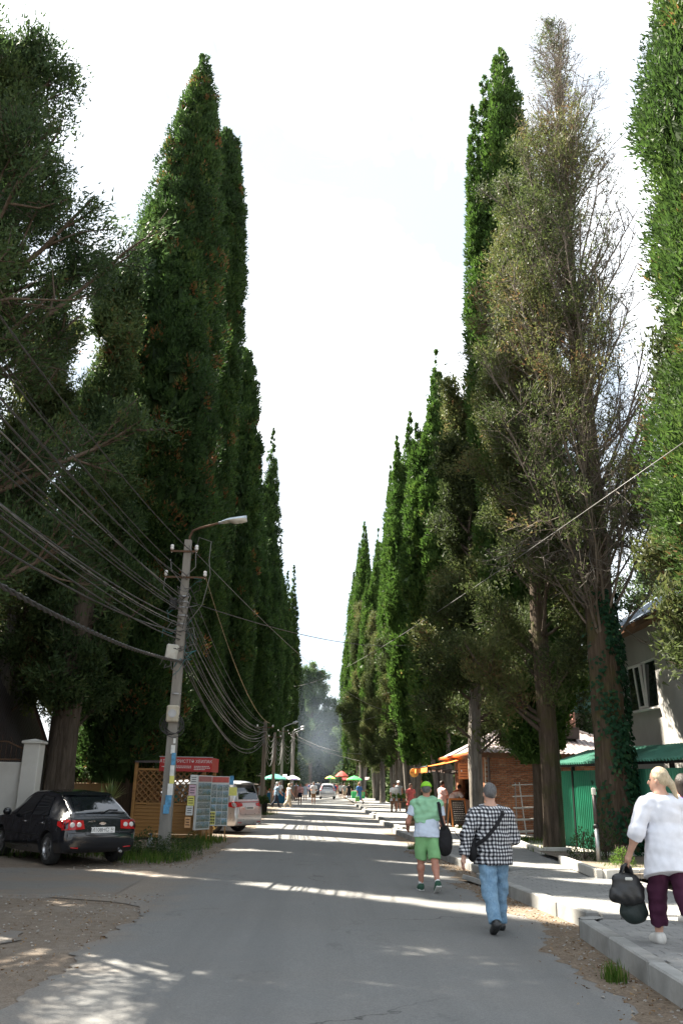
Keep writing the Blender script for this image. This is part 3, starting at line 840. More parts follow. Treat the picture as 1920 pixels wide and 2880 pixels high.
def column_crown(seed, z0, z1, prof, budget, clump=.30, per=26, L=.15, W=.06, rough=.16, tips=(), core=.3, brown=.0, lean=None, face=None, fw=.6):
    """close-set upswept clumps over a tapering column; prof: [(height fraction, radius)], budget: number of sprays,
    tips: extra spires (angle, offset, z1, width); face: the side that gets more of the fine sprays"""
    rg = np.random.default_rng(seed)
    ph, pr = np.array([p[0] for p in prof]), np.array([p[1] for p in prof])
    cols = [(0, 0, z0, z1, 1.0)] + [(math.cos(a) * off, math.sin(a) * off, z0 + (zz - z0) * .25, zz, k) for a, off, zz, k in tips]
    zs = np.linspace(0, 1, 200)
    wts = np.array([np.mean(np.interp(zs, ph, pr)) * k * (b - a) for _, _, a, b, k in cols]); wts /= wts.sum()
    Vs, Fs, Ts, nb = [], [], [], 0
    for (ox, oy, a, b, kr), wt in zip(cols, wts):
        f, f2 = lowfreq(rg), lowfreq(rg, 7)
        rad = np.interp(zs, ph, pr) * kr
        cdf = np.cumsum(rad + .08); cdf /= cdf[-1]
        def place(n, cr, shell_lo, shell_hi):
            u = np.interp(rg.random(n), cdf, zs)
            th = rg.random(n) * 6.283
            if face is not None:
                th2 = rg.random(n) * 6.283
                th = np.where(rg.random(n) > (1 + fw * np.cos(th - face)) / (1 + fw), th2, th)
            z = a + u * (b - a)
            lob = 1 + rough * (f(th, z * .5) * 1.6 + f2(th, z * 1.9)) + rg.normal(0, .03, n)
            r = np.interp(u, ph, pr) * kr * lob * (shell_lo + (shell_hi - shell_lo) * rg.random(n) ** cr)
            k = np.minimum(1, (z - a) / (.35 * (b - a)) + .25)
            return u, th, z, np.stack([ox * k + r * np.cos(th), oy * k + r * np.sin(th), z], 1)
        n = int(budget * wt * .9 / per)
        u, th, z, P = place(n, .45, 1 - core, 1.0)
        out = np.stack([np.cos(th), np.sin(th), np.zeros(n)], 1)
        ct = np.clip(.42 + .34 * f2(th, z) + rg.normal(0, .13, n), 0, .88)
        ct = np.where(rg.random(n) < brown, rg.uniform(.9, 1, n), ct)
        m = per
        sc = np.repeat(clump * (.6 + .6 * rg.random(n)) * np.clip(np.interp(u, ph, pr) * kr * 2.2, .4, 1), m)[:, None]
        O = np.repeat(out, m, 0)
        q = unit(rg.normal(size=(n * m, 3)) + O * .7 + np.array([0, 0, .35]))
        Pd = np.repeat(P, m, 0) + q * sc * np.array([.8, .8, 1.25]) * (.45 + .55 * rg.random((n * m, 1)))
        Dd = unit(q * .8 + O * .25 + np.array([0, 0, .75]) + rg.normal(size=(n * m, 3)) * .35)
        tt = np.clip(np.repeat(ct, m) + rg.normal(0, .07, n * m), 0, 1)
        V, F, T = sprays(rg, Pd, Dd, L * (.7 + .6 * rg.random(n * m)), W * (.7 + .6 * rg.random(n * m)), tt)
        Vs.append(V); Fs.append(F + nb); Ts.append(T); nb += len(V)
        # inner foliage: fewer, larger, darker sprays added to block light through the crown
        n = int(budget * wt * .1)
        u, th, z, P = place(n, .6, .25, .82)
        D = unit(np.stack([np.cos(th) * .4, np.sin(th) * .4, np.ones(n)], 1) + rg.normal(size=(n, 3)) * .35)
        s_ = np.clip(np.interp(u, ph, pr) * kr, .12, .8)
        V, F, T = sprays(rg, P, D, s_ * .95, s_ * .42, np.clip(rg.normal(.3, .12, n), 0, .8))
        Vs.append(V); Fs.append(F + nb); Ts.append(T); nb += len(V)
    V = np.concatenate(Vs)
    if lean is not None:
        k = np.clip((V[:, 2] - z0) / (z1 - z0), 0, 1) ** 2
        V[:, 0] += lean[0] * k; V[:, 1] += lean[1] * k
    return V, np.concatenate(Fs), np.concatenate(Ts)

def trunk_mesh(seed, h, r0, r1, flare=1.5, flutes=7, depth=.14, lean=(0, 0), mat_=None, segs=26, n=22, stubs=0, multi=0):
    rg = np.random.default_rng(seed); m = MB()
    ph = rg.uniform(0, 6.28, 4)
    def stem(ox, oy, h, r0, r1, lx, ly, flare):
        def fn(u, v):
            z = h * v ** 1.25; k = z / h
            r = r0 + (r1 - r0) * k + r0 * (flare - 1) * math.exp(-z / .35)
            a = u * 2 * math.pi + .35 * math.sin(z * .5 + ph[0])
            r *= 1 + depth * math.sin(flutes * a + ph[1] + .6 * math.sin(z * .8)) * (1 - .5 * k) + .06 * math.sin(3 * a + z * 1.3 + ph[2]) + .03 * math.sin(13 * a + z * 3)
            return (ox * (1 - .6 * k * 0) + lx * k + .09 * math.sin(z * .5 + ph[3]) * k + r * math.cos(a), oy + ly * k + .09 * math.cos(z * .43 + ph[0]) * k + r * math.sin(a), z - .12)
        m.grid(fn, n, segs, 0, True)
    stem(0, 0, h, r0, r1, lean[0], lean[1], flare)
    for k in range(multi):
        a = 6.28 * k / multi + rg.uniform(0, 1)
        stem(math.cos(a) * r0 * .8, math.sin(a) * r0 * .8, h * rg.uniform(.6, .95), r0 * .5, r1 * .5, math.cos(a) * .5, math.sin(a) * .5, 1.25)
    for k in range(stubs):
        z = rg.uniform(.25, .9) * h; a = rg.uniform(0, 6.28); rr = r0 + (r1 - r0) * z / h
        d = Vector((math.cos(a), math.sin(a), .7)).normalized(); L = rg.uniform(.1, .35) + rr
        p = Vector((lean[0] * z / h, lean[1] * z / h, z))
        m.tube([p, p + d * L * .7, p + d * L], [rr * .35, rr * .24, rr * .18], 7)
    return m.mesh('trunk', mat_ or BARK)

def branch_tree(seed, H, z0, nb, length, up, curve, sub=(7, 5), foliage=None, keep=None, r0=.08, droop=0.0, squash=1.0, azi=None, taper=.62, zpow=.9):
    """limbs from a straight leader: returns (tube segments for the limb mesh, twig points and directions)
    length(k) limb length at height fraction k; up(k) start elevation (rad)"""
    rg = np.random.default_rng(seed)
    lines, twP, twD = [], [], []
    for i in range(nb):
        k = (i + rg.random()) / nb; k = k ** zpow
        z = z0 + (H - z0) * k
        a = azi(rg, k) if azi else rg.uniform(0, 6.283)
        Ln = length(k) * rg.uniform(.7, 1.15)
        el = up(k) + rg.normal(0, .12)
        d = np.array([math.cos(a) * math.cos(el) * squash, math.sin(a) * math.cos(el), math.sin(el)])
        p = np.array([0, 0, z], float); pts = [p.copy()]
        ns = 6; dirs = []
        for s in range(ns):
            d = d + np.array([0, 0, curve - droop * (s / ns)]) * (1 / ns) + rg.normal(0, .07, 3)
            d /= np.linalg.norm(d); p = p + d * Ln / ns; pts.append(p.copy()); dirs.append(d.copy())
        rb = r0 * (Ln / max(length(0.3), .1)) ** .8
        lines.append((np.array(pts), rb, rb * .25, 5))
        for j in range(sub[0]):
            t = rg.uniform(.22, 1.0); q = min(int(t * ns), ns - 1)
            b = pts[q] + (pts[q + 1] - pts[q]) * (t * ns - q)
            dd = dirs[q] + rg.normal(0, .62, 3) + np.array([0, 0, curve * .35]); dd /= np.linalg.norm(dd)
            l2 = Ln * rg.uniform(.18, .42) * (1.15 - .5 * t)
            c = b + dd * l2 * .5; d2 = dd + rg.normal(0, .22, 3) + np.array([0, 0, curve * .3]); d2 /= np.linalg.norm(d2)
            e = c + d2 * l2 * .5
            lines.append((np.array([b, c, e]), rb * .36, rb * .12, 4))
            for w in range(sub[1]):
                tt = rg.uniform(.25, 1); s0 = b + (e - b) * tt
                d3 = dd + rg.normal(0, .7, 3); d3 /= np.linalg.norm(d3)
                l3 = l2 * rg.uniform(.25, .55); s1 = s0 + d3 * l3
                lines.append((np.array([s0, s1]), rb * .15, rb * .06, 3))
                twP.append(s0 + d3 * l3 * .65); twD.append(d3)
            twP.append(e); twD.append(d2)
    return lines, np.array(twP), np.array(twD)

def lines_mesh(name, lines, mats, minr=0.0035):
    Vs, Fs, nb = [], [], 0
    for pts, ra, rb, n in lines:
        k = len(pts); d = unit(np.gradient(pts, axis=0)) if k > 2 else unit(np.repeat((pts[1:] - pts[:1]), 2, 0))
        ref = np.array([0.31, .52, .79]); x = unit(np.cross(d, ref)); y = np.cross(d, x)
        r = np.maximum(np.linspace(ra, rb, k), minr)
        a = np.arange(n) * 2 * math.pi / n
        ring = pts[:, None] + (x[:, None] * np.cos(a)[None, :, None] + y[:, None] * np.sin(a)[None, :, None]) * r[:, None, None]
        Vs.append(ring.reshape(-1, 3))
        i = np.arange(k - 1)[:, None] * n; j = np.arange(n)[None]; j2 = (j + 1) % n
        Fs.append(np.stack([i + j, i + j2, i + n + j2, i + n + j], -1).reshape(-1, 4) + nb); nb += k * n
    return np_mesh(name, np.concatenate(Vs), np.concatenate(Fs), mats, True)

def twig_foliage(seed, P, D, per, spread, L, W, prob, tintf, upw=.35):
    rg = np.random.default_rng(seed)
    pk = prob(P) > rg.random(len(P)); P, D = P[pk], D[pk]
    n = len(P); ct = np.clip(tintf(P) + rg.normal(0, .14, n), 0, 1)
    Pd = np.repeat(P, per, 0) + rg.normal(size=(n * per, 3)) * spread
    Dd = unit(np.repeat(D, per, 0) + rg.normal(size=(n * per, 3)) * .55 + np.array([0, 0, upw]))
    return sprays(rg, Pd, Dd, L * (.6 + .8 * rg.random(n * per)), W * (.6 + .8 * rg.random(n * per)), np.clip(np.repeat(ct, per) + rg.normal(0, .08, n * per), 0, 1))

def crown_obj(VFT, material, parent, name='crown'):
    V, F, T = VFT
    o = link_mesh(name, np_mesh('crown', V, F, material, False, {'tint': T}), parent)
    o['kind'] = 'stuff'
    return o

def tree(name, label, x, y, trunk_me, crown_parts, group=None, rotz=0, z=0.0):
    t = thing(name, label, 'tree', (x, y, z), rotz, group)
    link_mesh('trunk', trunk_me, t)
    for vft, mt in crown_parts: crown_obj(vft, mt, t)
    return t

CYP = [(0, .55), (.06, .9), (.2, 1.0), (.5, .95), (.75, .68), (.9, .38), (1, .04)]
CYP2 = [(0, .5), (.1, .95), (.3, 1.0), (.6, .98), (.82, .85), (.93, .62), (.98, .36), (1, .08)]
SPIRE = [(0, .55), (.1, .9), (.3, 1.0), (.55, .82), (.75, .52), (.9, .22), (1, .02)]
def P_(prof, r): return [(a, b * r) for a, b in prof]

# --- left row
FL, FR = R(-50), R(235)        # the sides of the left and right rows that face the road and the viewer
v = column_crown(11, 2.0, 33.0, P_(CYP, 2.0), 195000, per=44, clump=.46, L=.145, W=.066, tips=[(R(-40), .75, 30.6, .5), (R(200), 1.15, 25.0, .6)], brown=.07, rough=.32, core=.45, lean=(.5, 0), face=FL)
tree('cypress_tree', 'tallest dark cypress of the left row, its tip double and partly brown', -6.5, 28.8, trunk_mesh(1, 9, .34, .24, flare=1.2, stubs=5), [(v, GREEN)])
v = column_crown(12, 2.2, 34.6, P_(CYP2, 1.36), 150000, per=36, clump=.36, L=.16, W=.075, rough=.22, core=.35, brown=.02, face=FL)
tree('cypress_tree', 'tall slim dense cypress close behind the tallest cypress on the left', -5.75, 35.1, trunk_mesh(2, 9, .36, .25, flare=1.2, multi=2), [(v, GREEN)])
v = column_crown(13, 2.2, 29.2, P_(SPIRE, .75), 36000, per=24, L=.2, W=.085, rough=.12, clump=.24)
SLIM = tree('cypress_tree', 'thin spire cypress whose bare pointed tip shows beside the slim dense cypress', -5.75, 42.4, trunk_mesh(3, 8, .22, .15, flare=1.2), [(v, GREEN)])
v = column_crown(14, 2.0, 28.6, P_([(0, .5), (.1, .95), (.3, 1.0), (.6, .96), (.82, .78), (.93, .52), (.98, .3), (1, .05)], 1.5), 76000, per=34, clump=.4, L=.21, W=.1, rough=.22, core=.4, brown=.02)
BLUNT = tree('cypress_tree', 'round topped cypress of medium height in the left row', -5.6, 47.4, trunk_mesh(4, 8, .32, .22, flare=1.2, multi=3), [(v, GREEN)])
v = column_crown(15, 2.0, 38.5, P_(SPIRE, 1.75), 66000, clump=.5, per=30, L=.28, W=.13, rough=.24, core=.4, tips=[(R(170), 1.3, 36.0, .55), (R(100), 1.6, 33.5, .5)])
POINT = tree('cypress_tree', 'three pointed cypress halfway down the left row', -6.0, 82.2, trunk_mesh(5, 9, .36, .25, flare=1.2, multi=3), [(v, GREEN)])
v = column_crown(16, 1.4, 24, P_(CYP, 1.35), 54000, clump=.5, per=32, L=.25, W=.115, rough=.32, core=.45)
MID = tree('cypress_tree', 'shorter bushy cypress between the round topped and the three pointed cypress', -6.6, 58.9, trunk_mesh(6, 8, .3, .2, flare=1.2, multi=2), [(v, GREEN)])
def far(src, label, x, y, h, rad=1.0, rz=None, group=None):
    dz = max(c.bound_box[6][2] for c in src.children)
    s = h / dz
    return copy_tree(src, (x, y, 0), rz if rz is not None else random.uniform(0, 6.28), label, (s * rad, s * rad, s))
far(MID, 'low dark cypress standing in the left row just past the far wooden pole', -6.0, 68, 25, 1.1)
far(BLUNT, 'blunt cypress hidden to half its height behind the three pointed cypress', -6.6, 74, 26, .9)
far(MID, 'dark filler cypress past the three pointed cypress on the left', -6.2, 95, 30, .9)
far(SLIM, 'slender far cypress in the left row with a hooked pale tip', -5.8, 150, 41, 1.6)
far(SLIM, 'lower spire cypress just left of the one with the hooked tip', -6.4, 139, 37, 1.7)
far(SLIM, 'last thin spire cypress at the far end of the left row', -5.6, 190, 33.5, 2.2)
far(MID, 'broad far cypress in the left row before the thin spires', -6.3, 112, 31, 1.0)
far(POINT, 'dark far cypress in the left row beside the smoke', -6.6, 128, 30, .8)
far(BLUNT, 'farthest blunt cypress of the left row', -6.5, 168, 27, 1.1)

# --- left: loose junipers
def loose(seed, H, z0, nb, length, up, curve, sub, per, spread, L, W, prob, tintf, r0=.07, droop=0.0, squash=1.0, azi=None, zpow=.9):
    ln, P, D = branch_tree(seed, H, z0, nb, length, up, curve, sub, r0=r0, droop=droop, squash=squash, azi=azi, zpow=zpow)
    return ln, twig_foliage(seed + 50, P, D, per, spread, L, W, prob, tintf)
def loose_tree(name, label, x, y, ln, fol, mt, trunk_me, group=None, limb=BARK):
    t = thing(name, label, 'tree', (x, y, 0), 0, group)
    link_mesh('trunk', trunk_me, t)
    b = link_mesh('branches', lines_mesh('branches', ln, limb), t); b['kind'] = 'stuff'
    for f, m_ in zip(fol, mt): crown_obj(f, m_, t)
    return t

one = lambda P: np.ones(len(P))
ln, f = loose(21, 15.6, 3.0, 84, lambda k: 4.8 * (1 - .60 * k) * (.75 + .5 * math.sin(k * 3)), lambda k: .35 + .55 * k, .45, (9, 6), 50, .15, .11, .036,
              lambda P: np.where(P[:, 2] > 10.5, .95, .62), lambda P: .40 + .12 * np.sin(P[:, 2] * 1.3 + P[:, 0]), r0=.09)
loose_tree('juniper_tree', 'broad dark green conifer filling the top left corner, branches arching over the cables', -7.6, 13.4, ln, [f], [DARK], trunk_mesh(21, 14, .42, .12, stubs=3))
ln, f = loose(22, 17.6, 2.6, 76, lambda k: 2.9 * (1 - .6 * k), lambda k: .7 + .4 * k, .55, (8, 5), 42, .16, .15, .06,
              lambda P: np.where(P[:, 2] > 4.0, .95, .6), lambda P: .5 + .2 * np.sin(P[:, 2] * .9) * np.sin(P[:, 0] * 2 + 1), r0=.055)
loose_tree('juniper_tree', 'ragged conifer with a massive trunk rising behind the black hatchback', -7.35, 24.6, ln, [f], [DARK], trunk_mesh(22, 9, .43, .3, flutes=6, depth=.1, flare=1.25))

# --- right row
# ivy tree: half dead, the right side bare
ln, P, D = branch_tree(31, 25.4, 4.8, 235, lambda k: 4.7 * (1 - .80 * k ** 1.9), lambda k: .84 + .32 * k, .55, (10, 6), r0=.045, zpow=.92)
pr = lambda P: np.clip(np.where((P[:, 2] < 10.5) & (P[:, 0] > .3), .7, (.24 - .17 * P[:, 0])) * np.where(P[:, 2] > 21.5, .12, 1) * np.clip((P[:, 2] - 5) / 3, .15, 1), .015, .75)
f = twig_foliage(81, P, D, 26, .13, .10, .032, pr, lambda P: .5 + .25 * np.sin(P[:, 2] * .7 + P[:, 0] * 1.2))
t_ivy = loose_tree('cypress_tree', 'half dead cypress with an ivy clad trunk, bare grey branches on its right side', 7.1, 20.6, ln, [f], [OLIVE], trunk_mesh(31, 24.5, .45, .05, flutes=6, depth=.1, flare=1.2, mat_=BARK_M, stubs=4, segs=44), limb=TWIG)
ln2, P2, D2 = branch_tree(32, 9.6, 7.6, 26, lambda k: 2.5, lambda k: -.15, -.5, (9, 6), r0=.03)
b = link_mesh('dead_branches', lines_mesh('dead_branches', ln2, BARK_G, .005), t_ivy); b['kind'] = 'stuff'
# olive juniper in front of it
ln, f = loose(33, 20.6, 2.9, 94, lambda k: 3.0 * (1 - .64 * k) + .1, lambda k: .55 + .5 * k, .5, (8, 5), 46, .15, .115, .04,
              lambda P: np.clip((P[:, 2] - 1.4) / 2.5, 0, .95), lambda P: .42 + .25 * np.sin(P[:, 2] * .8 + 2 * np.sin(P[:, 0])), r0=.055)
loose_tree('juniper_tree', 'olive brown conifer with a dark bare trunk beside the green metal fence', 6.2, 23.0, ln, [f], [OLIVE], trunk_mesh(33, 9, .26, .19, flare=1.3, stubs=4, mat_=BARK_M))
ln, f = loose(34, 16, 2.7, 76, lambda k: 3.0 * (1 - .6 * k), lambda k: .5 + .5 * k, .5, (8, 5), 34, .18, .16, .062,
              lambda P: np.clip((P[:, 2] - 2.0) / 2.0, 0, .97), lambda P: .36 + .25 * np.sin(P[:, 2] * .9 + P[:, 1]), r0=.06)
OLV = loose_tree('juniper_tree', 'olive conifer on a knobbly grey trunk by the chalkboard', 5.5, 30.0, ln, [f], [OLIVE], trunk_mesh(34, 8, .25, .17, flare=1.2, stubs=9, mat_=BARK_G))
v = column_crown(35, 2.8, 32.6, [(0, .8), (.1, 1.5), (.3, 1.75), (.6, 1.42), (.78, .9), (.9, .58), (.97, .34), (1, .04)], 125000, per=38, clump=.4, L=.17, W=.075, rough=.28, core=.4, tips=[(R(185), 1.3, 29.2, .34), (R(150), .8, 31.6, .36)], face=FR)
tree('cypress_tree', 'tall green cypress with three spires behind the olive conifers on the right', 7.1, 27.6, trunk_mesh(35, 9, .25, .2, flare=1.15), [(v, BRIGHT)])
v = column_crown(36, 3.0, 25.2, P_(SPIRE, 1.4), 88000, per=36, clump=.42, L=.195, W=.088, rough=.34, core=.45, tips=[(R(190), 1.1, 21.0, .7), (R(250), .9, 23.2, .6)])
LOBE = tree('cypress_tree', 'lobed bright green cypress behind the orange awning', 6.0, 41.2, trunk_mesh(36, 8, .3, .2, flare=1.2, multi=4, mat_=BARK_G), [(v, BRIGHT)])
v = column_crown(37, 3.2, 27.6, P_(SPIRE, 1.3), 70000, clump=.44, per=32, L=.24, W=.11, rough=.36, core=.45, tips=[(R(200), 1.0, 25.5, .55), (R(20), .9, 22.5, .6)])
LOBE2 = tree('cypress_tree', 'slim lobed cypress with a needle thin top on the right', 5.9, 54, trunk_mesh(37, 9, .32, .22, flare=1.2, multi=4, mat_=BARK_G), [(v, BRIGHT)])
far(LOBE2, 'cypress with a narrow leaning top beyond the needle thin one on the right', 6.0, 65, 30.5, .95)
far(LOBE, 'dense cypress of the right row, in line behind the two needle topped ones', 6.6, 74, 30, .9)
far(LOBE2, 'far pair topped cypress of the right row', 6.1, 122, 41, 1.0)
far(LOBE, 'far cypress joined to the pair topped one on the right', 6.4, 132, 43, .9)
far(LOBE2, 'far dark cypress at the inner end of the right row', 6.3, 165, 42, 1.0)
far(LOBE2, 'lower far cypress at the inner end of the right row', 6.2, 185, 40, .95)
far(LOBE, 'far bushy cypress on the right above the red parasol', 6.7, 100, 33, .9)
def far2(src, label, x, y, s, rz):
    return copy_tree(src, (x, y, 0), rz, label, (s, s, s * 1.0))
far2(OLV, 'tall loose conifer filling the gap behind the massive trunk on the left', -10.4, 27.4, 1.05, 2.7)
far2(OLV, 'olive conifer arching over the pavement past the shops', 5.9, 62, 1.01, 1.0)
far2(OLV, 'low olive conifer near the green parasol', 5.7, 78, 0.93, 2.4)
far2(OLV, 'olive conifer standing by the red parasol', 6.0, 88, 1.13, 4.0)
far2(OLV, 'olive conifer reaching into the sky at the end of the right row', 5.3, 108, 1.43, 5.0)
far2(OLV, 'shaggy olive conifer just behind the shop with the awning', 7.2, 44.5, 0.95, 3.1)
# bright fresh tree at the right edge
v = column_crown(38, 5.0, 19.5, P_([(0, .6), (.1, 1), (.4, .95), (.7, .72), (.9, .4), (1, .05)], 1.9), 120000, clump=.55, per=70, L=.115, W=.042, rough=.42, core=.6, brown=.05, face=R(200), fw=.9)
tree('cypress_tree', 'fresh green cypress cut off by the right edge of the picture', 7.75, 12.9, trunk_mesh(38, 10, .3, .2, flare=1.2), [(v, FRESH)])
far2(OLV, 'short olive conifer at the right edge in front of the grey house', 8.9, 16.2, 0.95, 2.0)
# pines closing the street
def pine(seed, H, z0, R_, nb=64):
    ln, P, D = branch_tree(seed, H, z0, nb, lambda k: R_ * (1 - .6 * abs(k - .3)), lambda k: .25 + .6 * k, .35, (8, 5), r0=.11)
    return ln, twig_foliage(seed + 9, P, D, 20, .45, .55, .2, one, lambda P: .5 + .2 * np.sin(P[:, 2]))
ln, f = pine(41, 28, 6, 8)
PN = loose_tree('pine_tree', 'tall hazy pine closing the far end of the street', -2.5, 226, ln, [f], [PINE], trunk_mesh(41, 30, .5, .15), limb=BARK)
far2(PN, 'lower hazy pine at the far end of the street, right of the tall one', 5.0, 222, .72, 2.0)
far2(PN, 'hazy pine behind the smoke at the left end of the street', -8.5, 216, .8, 4.1)
far2(PN, 'round dark pine low in the gap at the end of the street', 2.6, 255, .6, 1.1)
far2(PN, 'dark pine right behind the tall hazy one, its crown lower', -5.0, 238, .85, 5.2)
far2(PN, 'dark pine leaning in from the right at the end of the street', 9.0, 205, .7, 3.3)
far2(PN, 'sunlit pine behind the steep roofed house', -15.5, 40, .5, .4)
far2(PN, 'sunlit pine left of the steep roof behind the wall', -19.5, 43, .6, 2.6)
far2(PN, 'sunlit pine behind the tan fence', -12.0, 44, .42, 3.6)
far2(PN, 'shady pine behind the brick shop chimney', 13.5, 48, .5, 1.9)
far2(PN, 'shady pine behind the grey house', 19, 40, .55, 3.2)
far2(PN, 'pine in the dark grove behind the awning', 12, 62, .5, .2)
# the grove behind each row, dark between the trunks
for i, (x, y, s) in enumerate([(-10.5, 38, .85), (-11.5, 46, 1.0), (-10.2, 54, .9), (-11.8, 63, 1.0), (-10.6, 75, 1.0), (-11.5, 92, 1.1), (-11, 115, 1.2)]):
    far2(OLV, ['conifer in the grove behind the kiosk', 'conifer in the grove behind the silver van', 'conifer in the left grove over the teal parasol', 'conifer in the left grove past the teal parasol', 'conifer in the left grove over the white parasol', 'conifer in the far left grove before the smoke', 'conifer in the far left grove behind the smoke'][i], x, y, s * 1.19, i * 1.1)
for i, (x, y, s) in enumerate([(10.5, 43, .85), (11.2, 54, 1.0), (10.4, 66, .95), (11.2, 80, 1.1), (10.8, 100, 1.2)]):
    far2(OLV, ['conifer in the grove right behind the brick shop', 'conifer in the right grove behind the needle topped cypress', 'conifer in the right grove over the parked dark car', 'conifer in the right grove over the green parasol', 'conifer in the far right grove over the red parasol'][i], x, y, s * 1.19, i * 1.3 + .4)
# the avenue beside and behind the camera (out of the picture, its shade falls on the near road)
far2(OLV, 'loose conifer beside the viewer, out of the picture on the left', -9.4, 8.3, 1.01, 1.0)
far2(OLV, 'tall loose conifer behind the white wall, nearest the viewer', -12.3, 17.6, 1.05, 2.2)
far2(OLV, 'tall loose conifer behind the white wall, next to the steep roofed house', -12.9, 21.6, 1.15, 4.2)
far(MID, 'cypress rising over the eave of the steep roofed house', -12.6, 25.6, 25, .8)
far(BLUNT, 'very tall cypress behind the steep roof, its edge at the top left corner', -15.0, 22.4, 31, .95)
far(BLUNT, 'very tall cypress farther behind the steep roofed house', -15.2, 26.9, 32, .95)

# shrubs and undergrowth between and behind the trunks
def bush_mesh(seed, n, L, W, sx=1.0, sz=1.0):
    rg = np.random.default_rng(seed)
    f = lowfreq(rg, 6)
    d = unit(rg.normal(size=(n, 3))); d[:, 2] = np.abs(d[:, 2]) * 1.0
    th = np.arctan2(d[:, 1], d[:, 0])
    r = (.55 + .45 * rg.random(n) ** .5) * (1 + .3 * f(th, d[:, 2] * 4))
    P = d * r[:, None] * np.array([sx, sx, sz]); P[:, 2] += .02
    V, F, T = sprays(rg, P, unit(d + rg.normal(size=(n, 3)) * .7 + np.array([0, 0, .4])), L * (.6 + .8 * rg.random(n)), W * (.6 + .8 * rg.random(n)), np.clip(rg.normal(.45, .2, n), 0, 1))
    return V, F, T
BUSH = [np_mesh('crown', *(lambda q: (q[0], q[1], DARK, False, {'tint': q[2]}))(bush_mesh(60 + i, 9000, .26, .12, 1.5, [2.4, 3.4][i]))) for i in range(2)]
STEM = trunk_mesh(61, 1.6, .07, .03, flare=1.3, segs=6, n=8)
def bush(label, x, y, s, k=0, me=None, group=None):
    t = thing('shrub', label, 'shrub', (x, y, 0), random.uniform(0, 6.28), group)
    t.scale = (s, s, s)
    link_mesh('trunk', STEM, t); c = link_mesh('crown', me or BUSH[k], t); c['kind'] = 'stuff'
    return t
for i, (x, y, s) in enumerate([(-9.0, 34, 1.2), (-8.8, 40, 1.4), (-9.4, 46, 1.5), (-9.0, 53, 1.6), (-9.5, 61, 1.7), (-9.2, 71, 1.8), (-9.3, 84, 2.0), (-9.5, 100, 2.4), (-9.3, 122, 3.0), (-8.5, 150, 3.2), (-7.5, 185, 3.4)]):
    bush('dark shrub in the thicket behind the left row of cypresses', x, y, s, i % 2, group='shrubs behind the left row')
for i, (x, y, s) in enumerate([(9.6, 45, 1.4), (9.2, 52, 1.5), (9.6, 60, 1.6), (9.2, 70, 1.8), (9.5, 84, 2.0), (9.3, 102, 2.4), (9.2, 126, 3.0), (8.5, 160, 3.2), (7.5, 190, 3.4)]):
    bush('dark shrub in the thicket behind the right row of cypresses', x, y, s, i % 2, group='shrubs behind the right row')
for i, (x, y, s) in enumerate([(-7, 236, 4.2), (-3.2, 242, 4.0), (6.5, 238, 4.4), (3.9, 246, 3.6)]):
    bush(['dark thicket shrub at the far left end of the street', 'dark thicket shrub in the middle of the street end', 'dark thicket shrub at the far right end of the street', 'smaller thicket shrub right of the gap at the street end'][i], x, y, s, i % 2)

# ------------------------------------------------------------------ vehicles
def paint(name, col, metal=.0, rough=.22):
    t = NT(name); n = t.noise(1.6, 5, .6, t.coord()); n2 = t.noise(5, 5, .7, t.coord())
    c = t.ramp(n, [(.3, tuple(x * .92 for x in col)), (.7, tuple(min(1, x * 1.06) for x in col))])
    t.bsdf(c, t.ramp(n2, [(.35, (rough,) * 3), (.75, (min(1, rough + .16),) * 3)]), metal, .5, None, Coat_Weight=.6, Coat_Roughness=.06)
    return t.mat
M_TYRE = mat('tyre_rubber', (.018, .018, .018), .85, .2, 8, bump=.3, bscale=40)
M_RIMG = mat('alloy_rim', (.45, .45, .46), .3, .1, 5, metal=.85)
M_RIMD = mat('dark_alloy', (.03, .03, .032), .35, .1, 5, metal=.6)
M_RIMY = mat('gold_alloy', (.62, .46, .18), .32, .1, 5, metal=.75)
M_CARGLASS = glass('car_glass', (.008, .01, .012), .02)
M_TAILRED = mat('tail_lamp_red', (.40, .012, .014), .18, .1, 8)
M_LENS = mat('lamp_lens', (.62, .60, .58), .15, .08, 9)
M_CHROME = mat('chrome', (.7, .7, .72), .12, .05, 5, metal=1.0)
M_TRIM = mat('black_trim', (.016, .016, .017), .5, .15, 8)
M_PLATE = mat('plate_white', (.74, .74, .72), .45, .04, 6)
M_INK = mat('black_ink', (.012, .012, .014), .5)

def text_mesh(s, size, mat_, name='lettering', ext=.0015):
    cu = bpy.data.curves.new(name, 'FONT'); cu.body = s; cu.size = size; cu.align_x = 'CENTER'; cu.align_y = 'CENTER'; cu.extrude = ext; cu.resolution_u = 2
    o = bpy.data.objects.new(name, cu); COL.objects.link(o)
    dg = bpy.context.evaluated_depsgraph_get(); me = bpy.data.meshes.new_from_object(o.evaluated_get(dg))
    bpy.data.objects.remove(o); bpy.data.curves.remove(cu); me.materials.clear(); me.materials.append(mat_); me.name = name
    return me

